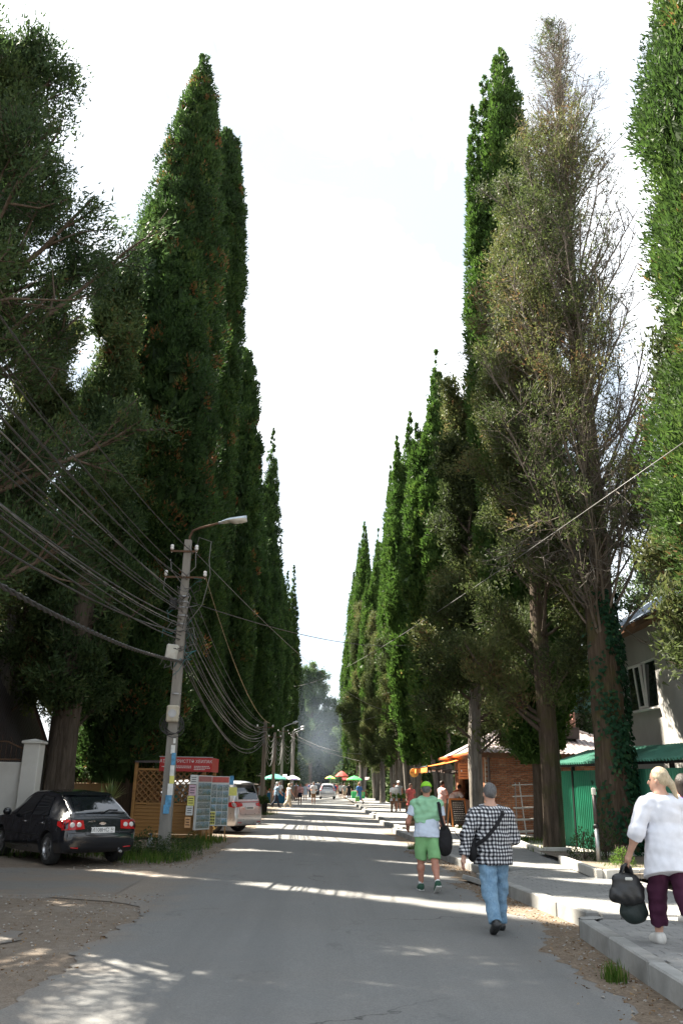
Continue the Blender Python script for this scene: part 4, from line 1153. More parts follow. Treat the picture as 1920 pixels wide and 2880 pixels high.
class Car:
    """body from station profiles; +Y forward, origin on the ground at mid length"""
    def __init__(s, name, label, loc, heading, stations, pm, wheels, wr, rim, spokes=5, group=None):
        s.root = thing(name, label, 'car', loc, heading, group)
        st = sorted(stations); ys = np.array([a[0] for a in st]); prm = np.array([a[1:] for a in st], float)
        Y = np.unique(np.concatenate([np.linspace(a, b, 6) for a, b in zip(ys[:-1], ys[1:])]))
        par = np.stack([np.interp(Y, ys, prm[:, k]) for k in range(prm.shape[1])], 1)
        for k in range(par.shape[1]):                      # soften the corners of the profile
            a = par[:, k].copy()
            for _ in range(2): a[1:-1] = (par[:-2, k] + 2 * par[1:-1, k] + par[2:, k]) / 4; par[:, k] = a
        rows = []
        for y, (zb, zbelt, zt, w, wt) in zip(Y, par):
            zt = max(zt, zbelt + .01); pts = [(0, zb), (w * .80, zb), (w * .93, zb + .015), (w * .965, zb + .06)]
            for q in (.22, .42, .62, .82): z = zb + (zbelt - zb) * q; pts.append((w * (1 - .035 * (2 * q - 1.05) ** 2), z))
            pts.append((w * .985, zbelt))
            rr = min(.07, (zt - zbelt) * .45); h = zt - rr - zbelt
            for q in (.35, .7, 1.0): pts.append((w * .98 - (w * .98 - wt) * q ** 1.15, zbelt + h * q))
            for a in (30, 60, 90): pts.append((wt - rr * 1.3 + rr * 1.3 * math.cos(R(a)) , zt - rr + rr * math.sin(R(a)) - .0))
            pts += [(wt * .5, zt + .018 * min(1, (zt - zbelt) * 3)), (0, zt + .028 * min(1, (zt - zbelt) * 3))]
            rows.append([(x, y, z) for x, z in pts] + [(-x, y, z) for x, z in pts[-2:0:-1]])
        n = len(rows[0]); V = [p for r in rows for p in r]; F = []
        for i in range(len(rows) - 1):
            for j in range(n): F.append((i * n + j, (i + 1) * n + j, (i + 1) * n + (j + 1) % n, i * n + (j + 1) % n)[::-1])
        F.append(tuple(range(n))); F.append(tuple((len(rows) - 1) * n + j for j in range(n))[::-1])
        me = bpy.data.meshes.new('body'); me.from_pydata(V, [], F); me.materials.append(pm); me.materials.append(M_TRIM)
        bmx = bmesh.new(); bmx.from_mesh(me); bmesh.ops.recalc_face_normals(bmx, faces=bmx.faces); bmx.to_mesh(me); bmx.free()
        for p in me.polygons: p.use_smooth = True
        s.body = link_mesh('body', me, s.root)
        s.wheels, s.wr = wheels, wr
        # wheel wells
        cut = MB()
        for (x, y) in wheels: cut.lathe([(wr * 1.13, -.16), (wr * 1.13, .26)] if x > 0 else [(wr * 1.13, -.26), (wr * 1.13, .16)], 26, (x, y, wr * 1.02), axis='X', m=0)
        co = cut.build('cutter', M_TRIM); co.matrix_world = s.root.matrix_world
        bpy.context.view_layer.update()
        co.parent = s.root
        mod = s.body.modifiers.new('wells', 'BOOLEAN'); mod.object = co; mod.operation = 'DIFFERENCE'; mod.solver = 'FAST'
        bpy.context.view_layer.update()
        dg = bpy.context.evaluated_depsgraph_get(); me2 = bpy.data.meshes.new_from_object(s.body.evaluated_get(dg))
        s.body.modifiers.clear(); s.body.data = me2; bpy.data.objects.remove(co)
        me2.name = 'body'
        s.bvh = BVHTree.FromPolygons([v.co for v in me2.vertices], [p.vertices for p in me2.polygons])
        me2.set_sharp_from_angle(angle=R(32)) if hasattr(me2, 'set_sharp_from_angle') else None
        tw = .20
        ty = MB().lathe([(wr * .66, -tw / 2), (wr * .95, -tw / 2), (wr, -tw * .3), (wr, tw * .3), (wr * .95, tw / 2), (wr * .66, tw / 2), (wr * .66, -tw / 2)], 30, axis='X', cap=False).mesh('tyre', M_TYRE)
        rimm = MB(); rimm.lathe([(wr * .60, tw * .1), (wr * .62, tw * .44), (wr * .71, tw * .52), (wr * .70, tw * .2)], 30, axis='X', cap=False)
        rimm.lathe([(wr * .14, tw * .2), (wr * .14, tw * .36), (wr * .09, tw * .4)], 12, axis='X')
        for k in range(spokes):
            a = 2 * math.pi * k / spokes + .3; c_, s_ = math.cos(a), math.sin(a)
            rimm.bar((tw * .32, c_ * wr * .1, s_ * wr * .1), (tw * .36, c_ * wr * .66, s_ * wr * .66), wr * .13, .03, up=(1, 0, 0))
        rimm.lathe([(wr * .6, -.02), (wr * .6, .0)], 20, axis='X', m=1)
        rimm = rimm.mesh('rim', [rim, M_RIMD])
        hub = MB().lathe([(wr * .3, -tw * .3), (wr * .3, tw * .05)], 14, axis='X').mesh('brake_disc', M_RIMD)
        for (x, y) in wheels:
            wo = link_mesh('wheel', hub, s.root, (x, y, wr), (0, 0, 0 if x > 0 else math.pi))
            link_mesh('tyre', ty, wo); link_mesh('rim', rimm, wo)
    def hit(s, u, v, axis):
        if axis == 'rear': o, d = Vector((u, -8, v)), Vector((0, 1, 0))
        elif axis == 'front': o, d = Vector((u, 8, v)), Vector((0, -1, 0))
        elif axis == 'left': o, d = Vector((-4, u, v)), Vector((1, 0, 0))
        elif axis == 'right': o, d = Vector((4, u, v)), Vector((-1, 0, 0))
        else: o, d = Vector((u, v, 6)), Vector((0, 0, -1))
        h = s.bvh.ray_cast(o, d)
        return (h[0], h[1]) if h[0] is not None else None
    def patch(s, name, quad, axis, mat_, off=.006, nu=24, nv=14, parent=None, rnd=0.0):
        """a skin over the body: quad = four corners in the projection plane"""
        a, b, c, d = [Vector(q) for q in quad]; P, bad = {}, set()
        for i in range(nu + 1):
            for j in range(nv + 1):
                u, v = i / nu, j / nv
                p = (a * (1 - u) + b * u) * (1 - v) + (d * (1 - u) + c * u) * v
                h = s.hit(p[0], p[1], axis)
                if h: P[i, j] = h[0] + h[1] * off if h[1].dot({'rear': Vector((0, -1, 0)), 'front': Vector((0, 1, 0)), 'left': Vector((-1, 0, 0)), 'right': Vector((1, 0, 0)), 'top': Vector((0, 0, 1))}[axis]) > 0 else h[0] - h[1] * off
        for _ in range(8):
            Q_ = dict(P)
            for (i, j), p in P.items():
                nb = [P.get((i + 1, j)), P.get((i - 1, j)), P.get((i, j + 1)), P.get((i, j - 1))]
                if all(q is not None for q in nb): Q_[i, j] = (p + (nb[0] + nb[1] + nb[2] + nb[3]) / 4) / 2
            P = Q_
        idx, V, F = {}, [], []
        for k, p in P.items(): idx[k] = len(V); V.append(tuple(p))
        for i in range(nu):
            for j in range(nv):
                q = [(i, j), (i + 1, j), (i + 1, j + 1), (i, j + 1)]
                if rnd and any(((x_ / nu - .5) ** 4 + (y_ / nv - .5) ** 4) > rnd for x_, y_ in q): continue
                if all(k in idx for k in q):
                    vs = [Vector(V[idx[k]]) for k in q]
                    if max((vs[0] - vs[2]).length, (vs[1] - vs[3]).length) < .8: F.append(tuple(idx[k] for k in q))
        m = MB(); m.add(V, F, 0, True)
        return m.build(name, mat_, parent or s.root)
    def strip(s, name, pts, axis, w, mat_, off=.004, parent=None):
        m = MB(); V = []
        for k, p in enumerate(pts):
            h = s.hit(p[0], p[1], axis)
            if h: V.append(h[0] + (h[1] if h[1].dot(Vector((0, -1, 0)) if axis == 'rear' else Vector((-1 if axis == 'left' else 1, 0, 0)) if axis in ('left', 'right') else Vector((0, 0, 1))) > 0 else -h[1]) * off)
        if len(V) > 1: m.tube(V, w, 5); return m.build(name, mat_, parent or s.root)
def sub(pts, n=10):
    out = []
    for a, b in zip(pts[:-1], pts[1:]):
        for i in range(n): out.append((a[0] + (b[0] - a[0]) * i / n, a[1] + (b[1] - a[1]) * i / n))
    return out + [pts[-1]]

# --- black hatchback           y, z_bottom, z_belt, z_top, half width, roof half width
ST = [(-2.13, .46, .60, .66, .66, .62), (-2.10, .34, .62, .74, .74, .66), (-2.02, .27, .80, .93, .80, .68), (-1.93, .25, .86, 1.02, .825, .66), (-1.60, .22, .90, 1.20, .852, .62), (-1.25, .2, .92, 1.375, .86, .585), (-.95, .19, .925, 1.425, .862, .575),
      (-.3, .18, .92, 1.455, .862, .575), (.3, .18, .91, 1.43, .862, .57), (.62, .18, .90, 1.33, .86, .575), (1.0, .18, .90, 1.10, .86, .62), (1.25, .18, .89, .955, .855, .70), (1.7, .19, .84, .88, .83, .70), (2.0, .24, .70, .76, .76, .60), (2.13, .38, .56, .60, .60, .45)]
CAR_BLACK = paint('black_car_paint', (.010, .012, .016), .1, .16)
hd = R(40)
fx, fy = -math.sin(hd), math.cos(hd)
c1 = Car('parked_car', 'black five door hatchback parked nose in by the white wall', (-5.02 + fx * 1.30, 19.05 + fy * 1.30, -.005), hd, ST, CAR_BLACK, [(.72, 1.32), (-.72, 1.32), (.72, -1.30), (-.72, -1.30)], .315, M_RIMG, 5)
c1.patch('rear_window', [(-.56, 1.015), (.56, 1.015), (.44, 1.33), (-.44, 1.33)], 'rear', M_CARGLASS, .012, 30, 16)
c1.patch('spoiler', [(-.56, 1.34), (.56, 1.34), (.52, 1.40), (-.52, 1.40)], 'rear', CAR_BLACK, .03, 12, 3)
for sd, sg in (('left', -1), ('right', 1)):
    c1.patch('window', [(-.34, .94), (.50, .93), (.22, 1.34), (-.30, 1.37)], sd, M_CARGLASS, .013, 24, 16)
    c1.patch('window', [(-1.22, .95), (-.40, .94), (-.36, 1.37), (-.92, 1.33)], sd, M_CARGLASS, .013, 24, 16)
    c1.patch('window', [(.56, .935), (1.0, .925), (.62, 1.2), (.30, 1.33)], sd, M_CARGLASS, .013, 20, 14)
    for y in (-.02, -.98):
        d = c1.strip('door_handle', [(y - .10, .80), (y, .805), (y + .10, .80)], sd, .016, M_CHROME, .012)
    c1.strip('door_seam', sub([(-.37, .93), (-.37, .3), (.62, .3), (.66, .9)]), sd, .005, M_TRIM, .001)
    c1.strip('door_seam', sub([(-1.2, .92), (-1.12, .72), (-.98, .5)]), sd, .005, M_TRIM, .001)
    c1.strip('side_moulding', sub([(-.95, .56), (.95, .55)]), sd, .014, M_TRIM, .004)
    mm = MB().lathe([(.02, -.09), (.07, -.06), (.085, 0), (.07, .06), (.02, .09)], 10, (sg * .98, .72, .98), axis='X'); mm.build('wing_mirror', CAR_BLACK, c1.root)
    x0, x1, x2 = sg * .42, sg * .60, sg * .80
    tl = c1.patch('tail_light', [(sg * .40, .72), (sg * .815, .70), (sg * .80, .90), (sg * .42, .885)], 'rear', M_TAILRED, .01, 12, 6)
    c1.patch('tail_light', [(-2.02, .71), (-1.74, .78), (-1.74, .86), (-2.0, .895)], sd, M_TAILRED, .01, 8, 5)
    for xx in (.52, .66):
        h = c1.hit(sg * xx, .80, 'rear')
        if h: MB().lathe([(.052, 0), (.05, -.012), (.03, -.018)], 16, (sg * xx, h[0].y - .012, .80), axis='Y').build('lamp_lens', M_LENS, tl)
    c1.strip('reflector', sub([(sg * .5, .36), (sg * .66, .37)], 4), 'rear', .014, M_TAILRED, .006)
h = c1.hit(0, .72, 'rear'); pl = Vector((0, h[0].y - .02, .70))
plate = MB().box((0, 0, 0), (.53, .014, .115), bev=.004).build('number_plate', M_PLATE, c1.root, pl, (R(-8), 0, 0))
link_mesh('plate_lettering', text_mesh('М108НС', .105, M_INK), plate, (-.075, -.009, -.002), (R(90), 0, 0))
link_mesh('plate_lettering', text_mesh('32', .075, M_INK), plate, (.2, -.009, .014), (R(90), 0, 0))
link_mesh('plate_lettering', text_mesh('RUS', .026, M_INK), plate, (.19, -.009, -.04), (R(90), 0, 0))
m = MB().bar((.13, -.009, -.055), (.13, -.009, .055), .003); m.build('plate_divider', M_INK, plate)
for s_, xx, zz in (('LACETTI', -.24, .865),):
    h = c1.hit(xx, zz, 'rear')
    link_mesh('badge', text_mesh(s_, .042, M_CHROME), c1.root, (xx, h[0].y - .008, zz), (R(90), 0, 0))
h = c1.hit(0, .82, 'rear'); m = MB()
m.add([(-.075, 0, -.012), (-.04, 0, -.012), (-.03, 0, -.028), (.05, 0, -.028), (.045, 0, -.012), (.08, 0, -.008), (.07, 0, .014), (.035, 0, .014), (.03, 0, .028), (-.045, 0, .028), (-.04, 0, .014), (-.07, 0, .014)], [tuple(range(12))])
m.build('emblem', M_CHROME, c1.root, (0, h[0].y - .012, .825))
c1.strip('tailgate_seam', sub([(-.395, .70), (-.36, .60), (.36, .60), (.395, .70)]), 'rear', .006, M_TRIM, .001)
c1.strip('bumper_seam', sub([(-.72, .64), (-.40, .655)], 6), 'rear', .006, M_TRIM, .001); c1.strip('bumper_seam', sub([(.40, .655), (.72, .64)], 6), 'rear', .006, M_TRIM, .001)
c1.strip('wiper', sub([(.02, 1.02), (.22, 1.07), (.42, 1.065)], 6), 'rear', .011, M_TRIM, .02)
MB().tube([(.45, -2.14, .27), (.45, -1.9, .28)], .03, 10).build('exhaust_pipe', M_CHROME, c1.root)

# --- silver people carrier, seen from its left rear
SV = [(-2.36, .44, .6, .66, .76, .7), (-2.33, .3, .66, .84, .82, .74), (-2.27, .26, .9, 1.05, .86, .72), (-2.20, .25, 1.0, 1.32, .87, .69), (-2.05, .24, 1.02, 1.66, .875, .655), (-1.9, .24, 1.02, 1.715, .88, .65), (-.8, .22, 1.0, 1.755, .885, .65), (.6, .22, .98, 1.72, .885, .645), (1.0, .22, .97, 1.55, .88, .65), (1.45, .22, .96, 1.2, .87, .68), (1.7, .24, .93, 1.03, .85, .72), (2.2, .28, .78, .86, .78, .66), (2.36, .42, .6, .66, .62, .5)]
SILVER = paint('silver_car_paint', (.50, .50, .51), .55, .26)
c2 = Car('parked_van', 'silver people carrier with gold spoked wheels parked behind the display boards', (-4.50, 31.9, -.006), R(62), SV, SILVER, [(.76, 1.45), (-.76, 1.45), (.76, -1.38), (-.76, -1.38)], .33, M_RIMY, 9)
c2.patch('rear_window', [(-.62, 1.12), (.62, 1.12), (.55, 1.60), (-.55, 1.60)], 'rear', M_CARGLASS, .006, 16, 10)
m = MB(); m.grid(lambda u, v: (-.62 + 1.24 * u, -2.02 - .26 * v, 1.70 - .02 * v - .05 * (2 * u - 1) ** 4 + (0 if v > .5 else .0)), 14, 4)
m.grid(lambda u, v: (-.62 + 1.24 * u, -2.02 - .26 * v, 1.665 - .0 * v - .05 * (2 * u - 1) ** 4), 14, 4, flip=True); m.build('spoiler', SILVER, c2.root)
for sd, sg in (('left', -1), ('right', 1)):
    c2.patch('window', [(-2.0, 1.1), (-1.1, 1.08), (-1.1, 1.58), (-1.9, 1.58)], sd, M_CARGLASS, .013, 20, 14)
    c2.patch('window', [(-1.02, 1.08), (.0, 1.06), (.0, 1.6), (-1.02, 1.58)], sd, M_CARGLASS, .013, 20, 14)
    c2.patch('window', [(.08, 1.06), (1.2, 1.04), (.75, 1.5), (.08, 1.6)], sd, M_CARGLASS, .013, 20, 14)
    c2.strip('door_seam', sub([(-1.06, 1.6), (-1.06, .4), (-.02, .35), (.04, 1.6)]), sd, .006, M_TRIM, .001)
    c2.patch('tail_light', [(sg * .44, .90), (sg * .86, .86), (sg * .86, 1.02), (sg * .44, 1.0)], 'rear', M_TAILRED, .01, 10, 5)
    c2.patch('tail_light', [(-2.28, .84), (-1.75, .93), (-1.82, 1.0), (-2.26, 1.04)], sd, M_TAILRED, .01, 10, 5)
    c2.strip('reflector', sub([(sg * .5, .36), (sg * .72, .37)], 4), 'rear', .016, M_TAILRED, .006)
    mm = MB().lathe([(.02, -.1), (.09, -.06), (.10, .06), (.02, .1)], 10, (sg * 1.0, 1.05, 1.05), axis='X'); mm.build('wing_mirror', SILVER, c2.root)
c2.strip('chrome_bar', sub([(-.84, 1.035), (.84, 1.035)]), 'rear', .016, M_TAILRED, .012)
c2.strip('tailgate_seam', sub([(-.66, 1.05), (-.62, .62), (.62, .62), (.66, 1.05)]), 'rear', .006, M_TRIM, .001)
h = c2.hit(0, .84, 'rear'); plate = MB().box((0, 0, 0), (.52, .014, .115), bev=.004).build('number_plate', M_PLATE, c2.root, (0, h[0].y - .02, .84))
m = MB()
for k in range(7): m.box((-.2 + .06 * k, -.009, 0), (.035, .003, .07))
m.build('plate_lettering', M_INK, plate)
MB().tube([(.55, -2.36, .28), (.55, -2.1, .29)], .035, 10).build('exhaust_pipe', M_CHROME, c2.root)
m = MB().lathe([(.075, 0), (.07, .004)], 20, (-.895, -1.72, .9), axis='X'); m.build('fuel_cap', SILVER, c2.root)

# --- silver hatch SUV far down the street, nose away
SU = [(-2.2, .5, .7, .78, .76, .7), (-2.17, .36, .76, .95, .84, .74), (-2.1, .32, .98, 1.2, .88, .70), (-1.9, .3, 1.02, 1.55, .89, .66), (-1.6, .3, 1.02, 1.66, .89, .64), (-.4, .28, 1.0, 1.70, .89, .64), (.4, .28, 1.0, 1.62, .89, .64), (1.0, .28, .98, 1.2, .88, .68), (1.3, .28, .96, 1.05, .87, .72), (1.9, .32, .86, .94, .82, .7), (2.2, .48, .66, .72, .66, .54)]
def suv(label, loc, hdg, pm, group=None):
    c = Car('parked_car', label, loc, hdg, SU, pm, [(.76, 1.33), (-.76, 1.33), (.76, -1.3), (-.76, -1.3)], .35, M_RIMG, 5)
    c.patch('rear_window', [(-.64, 1.1), (.64, 1.1), (.54, 1.55), (-.54, 1.55)], 'rear', M_CARGLASS, .008, 10, 6)
    c.patch('windscreen', [(-.62, 1.1), (.62, 1.1), (.52, 1.55), (-.52, 1.55)], 'front', M_CARGLASS, .008, 10, 6)
    for sd, sg in (('left', -1), ('right', 1)):
        c.patch('window', [(-1.7, 1.08), (.9, 1.06), (.3, 1.5), (-1.6, 1.52)], sd, M_CARGLASS, .006, 14, 5)
        c.patch('tail_light', [(sg * .68, .95), (sg * .86, .92), (sg * .78, 1.45), (sg * .62, 1.4)], 'rear', M_TAILRED, .012, 6, 8)
    h = c.hit(0, .8, 'rear'); plate = MB().box((0, h[0].y - .02, .82), (.52, .014, .14), bev=.004).build('number_plate', M_PLATE, c.root)
    c.strip('bumper_trim', sub([(-.8, .6), (.8, .6)]), 'rear', .02, M_TRIM, .006)
    return c
suv('silver car parked far down the street by the crowd', (.92, 98.5, 0), 0, SILVER)
DARKP = paint('dark_car_paint', (.02, .024, .028), .2, .25)
suv('dark car standing just beyond the silver one in the crowd', (-.45, 112, 0), 0, DARKP)
suv('dark car half hidden among the trunks on the right', (8.6, 66, 0), R(60), DARKP)
suv('red car glimpsed between the trunks on the right', (9.5, 84, 0), R(70), paint('red_car_paint', (.35, .03, .03), .1, .25))

# ------------------------------------------------------------------ poles, cables, kiosk and other street things
M_CONC = mat('pole_concrete', (.25, .235, .21), .92, .2, 3, bump=.6, bscale=30, grime=(.11, .1, .085), stretch=(1, 1, .25))
M_OLDWOOD = mat('grey_pole_timber', (.20, .165, .13), .9, .22, 4, bump=.5, bscale=25, stretch=(1, 1, .1))
M_CERAM = mat('white_porcelain', (.72, .72, .70), .2, .06, 8)
M_CABLE = mat('black_cable', (.035, .034, .033), .5, .15, 3)
M_CABLEG = mat('grey_cable', (.15, .145, .138), .45, .15, 3)
M_GALV = mat('galvanised_steel', (.36, .37, .38), .42, .12, 8, metal=.7)
M_PAPERW = mat('white_paper', (.68, .68, .66), .8, .1, 12)
M_PAPERB = mat('blue_paper', (.10, .30, .50), .8, .3, 9)
M_PAPERY = mat('yellow_paper', (.70, .66, .18), .8, .1, 9)
M_PAPERP = mat('pink_paper', (.62, .42, .50), .8, .1, 9)
M_PAPERO = mat('orange_paper', (.62, .34, .16), .8, .1, 9)
M_BOXW = mat('weathered_white_box', (.60, .60, .55), .6, .1, 5, grime=(.3, .27, .2))
M_BOXC = mat('cream_meter_box', (.50, .46, .36), .6, .12, 5, grime=(.25, .2, .14))

def sag(a, b, s, n=18):
    a, b = Vector(a), Vector(b)
    return [a + (b - a) * (i / n) - Vector((0, 0, s * 4 * (i / n) * (1 - i / n))) for i in range(n + 1)]

t = thing('lamp_pole', 'weathered concrete power pole with a street lamp, white boxes and tangled cable joints', 'pole', (-3.63, 20.9, 0))
m = MB(); pr_ = [(.145, -.1), (.145, 0), (.09, 7.7)]
m.grid(lambda u, v: ((.145 - .055 * v) * max(-1, min(1, 1.35 * math.cos(u * 2 * math.pi))), (.12 - .04 * v) * max(-1, min(1, 1.35 * math.sin(u * 2 * math.pi))), -.1 + 7.85 * v), 16, 14, 0, False)
m.box((0, 0, 7.74), (.16, .14, .03)); m.build('shaft', M_CONC, t)
MB().tube([(.02, 0, 7.55), (.03, 0, 7.85), (.10, -.01, 8.02), (.3, -.03, 8.10), (.85, -.1, 8.24)], .03, 8).build('lamp_arm', M_RUST, t)
lh = MB(); L0 = Vector((.82, -.1, 8.23)); AX = Vector((.98, -.08, .17)).normalized()
def lampfn(u, v, top):
    x = .72 * u; w = .03 + .125 * math.sin(math.pi * min(1, u * .55 + .12 + .28 * u)) ** .8 * (1 if u < .98 else .5)
    if u > .9: w *= math.sqrt(max(0, 1 - ((u - .9) / .1) ** 2)) * .9 + .1
    a = math.pi * v; zz = (.085 if top else -.10 * (0 if u < .3 else min(1, (u - .3) * 4))) * math.sin(a) * (.4 + .6 * min(1, u * 3))
    return L0 + AX * x + Vector((0, 1, 0)) * (w * math.cos(a)) + Vector((-.17, 0, .98)) * zz
lh.grid(lambda u, v: lampfn(u, v, True), 16, 8); hd_ = lh.build('lamp_head', mat('pale_blue_lamp_shell', (.48, .56, .62), .35, .08, 5), t)
lb = MB(); lb.grid(lambda u, v: lampfn(u, v, False), 16, 8, flip=True); lb.build('lamp_glass', mat('milky_lamp_glass', (.52, .50, .44), .15, .1, 6), hd_)
MB().tube([L0 - AX * .05, L0 + AX * .08], .036, 8).build('lamp_socket', M_GALV, t)
for z, x0, x1 in ((7.42, -.42, .28), (6.72, -.52, .55)):
    MB().bar((x0, -.11, z), (x1, -.11, z), .045, .045).build('cross_arm', M_RUST, t)
    for x in (x0 + .03, x1 - .03):
        i_ = MB().lathe([(.012, -.06), (.012, .02), (.04, .02), (.052, .06), (.035, .085), (.05, .10), (.04, .15), (.015, .16)], 10, (x, -.11, z + .02)); i_.build('insulator', M_CERAM, t)
for z in (6.22, 6.08, 5.93, 5.72, 5.5, 4.56, 3.75): MB().lathe([(.128, -.022), (.135, 0), (.128, .022)], 14, (0, 0, z)).build('band', M_GALV, t)
MB().box((-.17, -.1, 4.77), (.3, .16, .40), bev=.03, rot=Matrix.Rotation(R(6), 3, 'Y')).build('junction_box', M_BOXW, t)
MB().box((-.24, -.08, 6.02), (.2, .14, .3), bev=.03).build('splice_box', M_TRIM, t)
mb_ = MB().box((-.01, -.19, 3.26), (.30, .13, .40), bev=.03).build('meter_box', M_BOXC, t)
MB().lathe([(.10, -.02), (.09, .02)], 20, (-.01, -.265, 3.26), axis='Y').build('meter_window', M_GALV, mb_)
rng = random.Random(12)
m = MB()
for k in range(9):
    r_, cx, cz = rng.uniform(.19, .3), rng.uniform(-.06, .06), 2.98 + rng.uniform(-.06, .08)
    m.tube([(cx + r_ * math.cos(a * .3491), -.1 + .17 * math.sin(a * .3491 + k) * .5, cz + r_ * .95 * math.sin(a * .3491)) for a in range(19)], .009, 4, cap=False)
m.build('cable_coil', M_CABLE, t)
m = MB()
for k in range(46):
    z = rng.uniform(4.5, 6.5); a = rng.uniform(0, 6.28); p = [Vector((.15 * math.cos(a), .14 * math.sin(a) - .03, z))]
    for s in range(5): p.append(p[-1] + Vector((rng.uniform(-.2, .2), rng.uniform(-.12, .1), rng.uniform(-.28, .16))))
    p = [Vector((max(-.45, min(.45, q.x)), max(-.32, min(.25, q.y)), q.z)) for q in p]
    m.tube(p, rng.choice([.006, .008, .011]), 4, m=rng.choice([0, 0, 0, 1, 2]))
for (pts) in ([(.05, -.1, 7.6), (.16, -.12, 7.35), (.28, -.12, 7.5)], [(.25, -.12, 7.5), (.3, -.14, 7.8), (.62, -.12, 7.7), (.6, -.12, 7.2), (.66, -.12, 6.8), (.5, -.12, 6.0), (.15, -.12, 5.5)], [(.24, -.13, 7.5), (.26, -.12, 7.0), (.0, -.14, 6.7)], [(-.4, -.12, 7.2), (-.36, -.12, 6.9), (-.1, -.14, 6.6), (.2, -.14, 6.2), (.1, -.14, 5.6)], [(-.5, -.12, 6.9), (-.52, -.12, 6.4), (-.2, -.14, 6.1)]):
    m.tube(pts, .010, 5, m=1)
m.build('wiring', [M_CABLE, M_CABLEG, mat('teal_wire', (.03, .16, .17), .5)], t)
for k, (x, z, w, h, mt) in enumerate([(.03, 2.42, .10, .2, M_PAPERW), (.06, 2.2, .10, .28, M_PAPERB), (.05, 1.93, .10, .24, M_PAPERW), (.06, 1.72, .11, .18, M_PAPERY), (.04, 1.5, .13, .26, M_PAPERW), (.02, 1.24, .15, .26, M_PAPERB), (.0, 1.05, .17, .2, M_PAPERB), (.05, 2.62, .06, .12, M_PAPERW)]):
    MB().box((x + .025, -.128 - .0 * k, z), (w, .006, h), bev=.001, rot=Matrix.Rotation(R(18), 3, 'Z')).build('notice', mt, t)

def pole(label, x, y, h, arm=True, wood=False, lamp_dir=1):
    t = thing('utility_pole', label, 'pole', (x, y, 0))
    MB().grid(lambda u, v: ((.14 - .05 * v) * max(-1, min(1, 1.3 * math.cos(u * 6.2832))), (.13 - .05 * v) * max(-1, min(1, 1.3 * math.sin(u * 6.2832))), -.1 + (h + .1) * v), 12, 4, 0, False).build('shaft', M_OLDWOOD if wood else M_CONC, t)
    m = MB().bar((-.5, -.1, h - .35), (.5, -.1, h - .35), .05); m.build('cross_arm', M_RUST, t)
    for xx in (-.45, .45): MB().lathe([(.04, 0), (.05, .05), (.04, .12), (.01, .13)], 8, (xx, -.1, h - .33)).build('insulator', M_CERAM, t)
    m = MB()
    for k in range(14):
        z = rng.uniform(h - 1.5, h - .1); p = [Vector((rng.uniform(-.1, .1), -.12, z))]
        for s in range(4): p.append(p[-1] + Vector((rng.uniform(-.16, .16), rng.uniform(-.1, .08), rng.uniform(-.4, .15))))
        m.tube(p, .012, 4)
    m.build('wiring', M_CABLEG, t)
    if arm:
        MB().tube([(0, 0, h - .1), (.1, 0, h + .1), (.9 * lamp_dir, -.1, h + .4)], .03, 6).build('lamp_arm', M_GALV, t)
        MB().lathe([(.03, 0), (.11, .1), (.12, .35), (.05, .55)], 10, (0, 0, 0), axis='X').build('lamp_head', M_GALV, t, (.85 * lamp_dir, -.1, h + .40), (0, R(-18), 0))
    return t
pole('slender timber pole carrying the sagging cables beside the flower tubs', -3.25, 49.5, 5.1, False, True)
pole('dark pole behind the man in the striped shirt', -3.55, 66, 5.4, False, True)
pole('lamp pole rising by the white parasol', -3.5, 79, 6.6)
pole('pale concrete pole wrapped in hanging wires', -3.2, 98, 7.4)
pole('farther lamp pole with its lamp against the dark trees', -3.6, 116, 8.2)

def cable(label, a, b, s, r, mt, group=None, twist=0, n=18):
    m = MB(); pts = sag(a, b, s, n)
    if twist:
        for k in range(twist):
            q = [p + Vector((math.cos(i * 2.2 + k * 6.283 / twist), 0, math.sin(i * 2.2 + k * 6.283 / twist))) * r * .9 for i, p in enumerate(sag(a, b, s, n * 5))]
            m.tube(q, r * .7, 5)
    else: m.tube(pts, r, 5)
    return tag(m.build('overhead_cable', mt), label, 'cable', group)
GL, GR = 'cables sagging from the lamp pole out of the picture on the left', 'cables sagging from the lamp pole to the timber pole'
PX, PY = -3.63, 20.8
starts = [(7.42, .3), (6.74, .2), (6.7, -.3), (6.66, .15), (6.2, 0), (6.1, .05), (6.0, -.05), (5.85, 0), (5.8, .08), (5.62, 0), (5.5, -.05), (5.42, .05), (5.3, 0), (5.2, .05), (5.1, 0)]
for k, (z, dx) in enumerate(starts):
    zz = 4.15 + (z - 5.0) * 1.05 + rng.uniform(-.25, .3)      # height where it leaves the frame, near y = 9.4
    b = Vector((PX - .35 + rng.uniform(-.25, .25), -8, z + rng.uniform(-.3, .3)))
    tt = (20.8 - 9.4) / 28.8; straight = z + (b.z - z) * tt; s = max(.15, (straight - zz) / (4 * tt * (1 - tt)))
    cable('dark overhead cable of the bundle that sags from the lamp pole towards the top left', (PX + dx * .4, PY, z), b, s, rng.choice([.009, .011, .014]), rng.choice([M_CABLE, M_CABLE, M_CABLE, M_CABLEG]), GL, rng.choice([0, 2, 0]))
cable('thick twisted cable, lowest of those coming to the lamp pole from the left', (PX + .1, PY, 4.55), (PX - .5, -8, 5.0), .95, .027, M_CABLE, None, 3, 24)
cable('single thin wire rising steeply from the lamp pole to the top left', (PX - .4, PY, 6.75), (-6.9, 4, 10.5), .3, .010, M_CABLE)
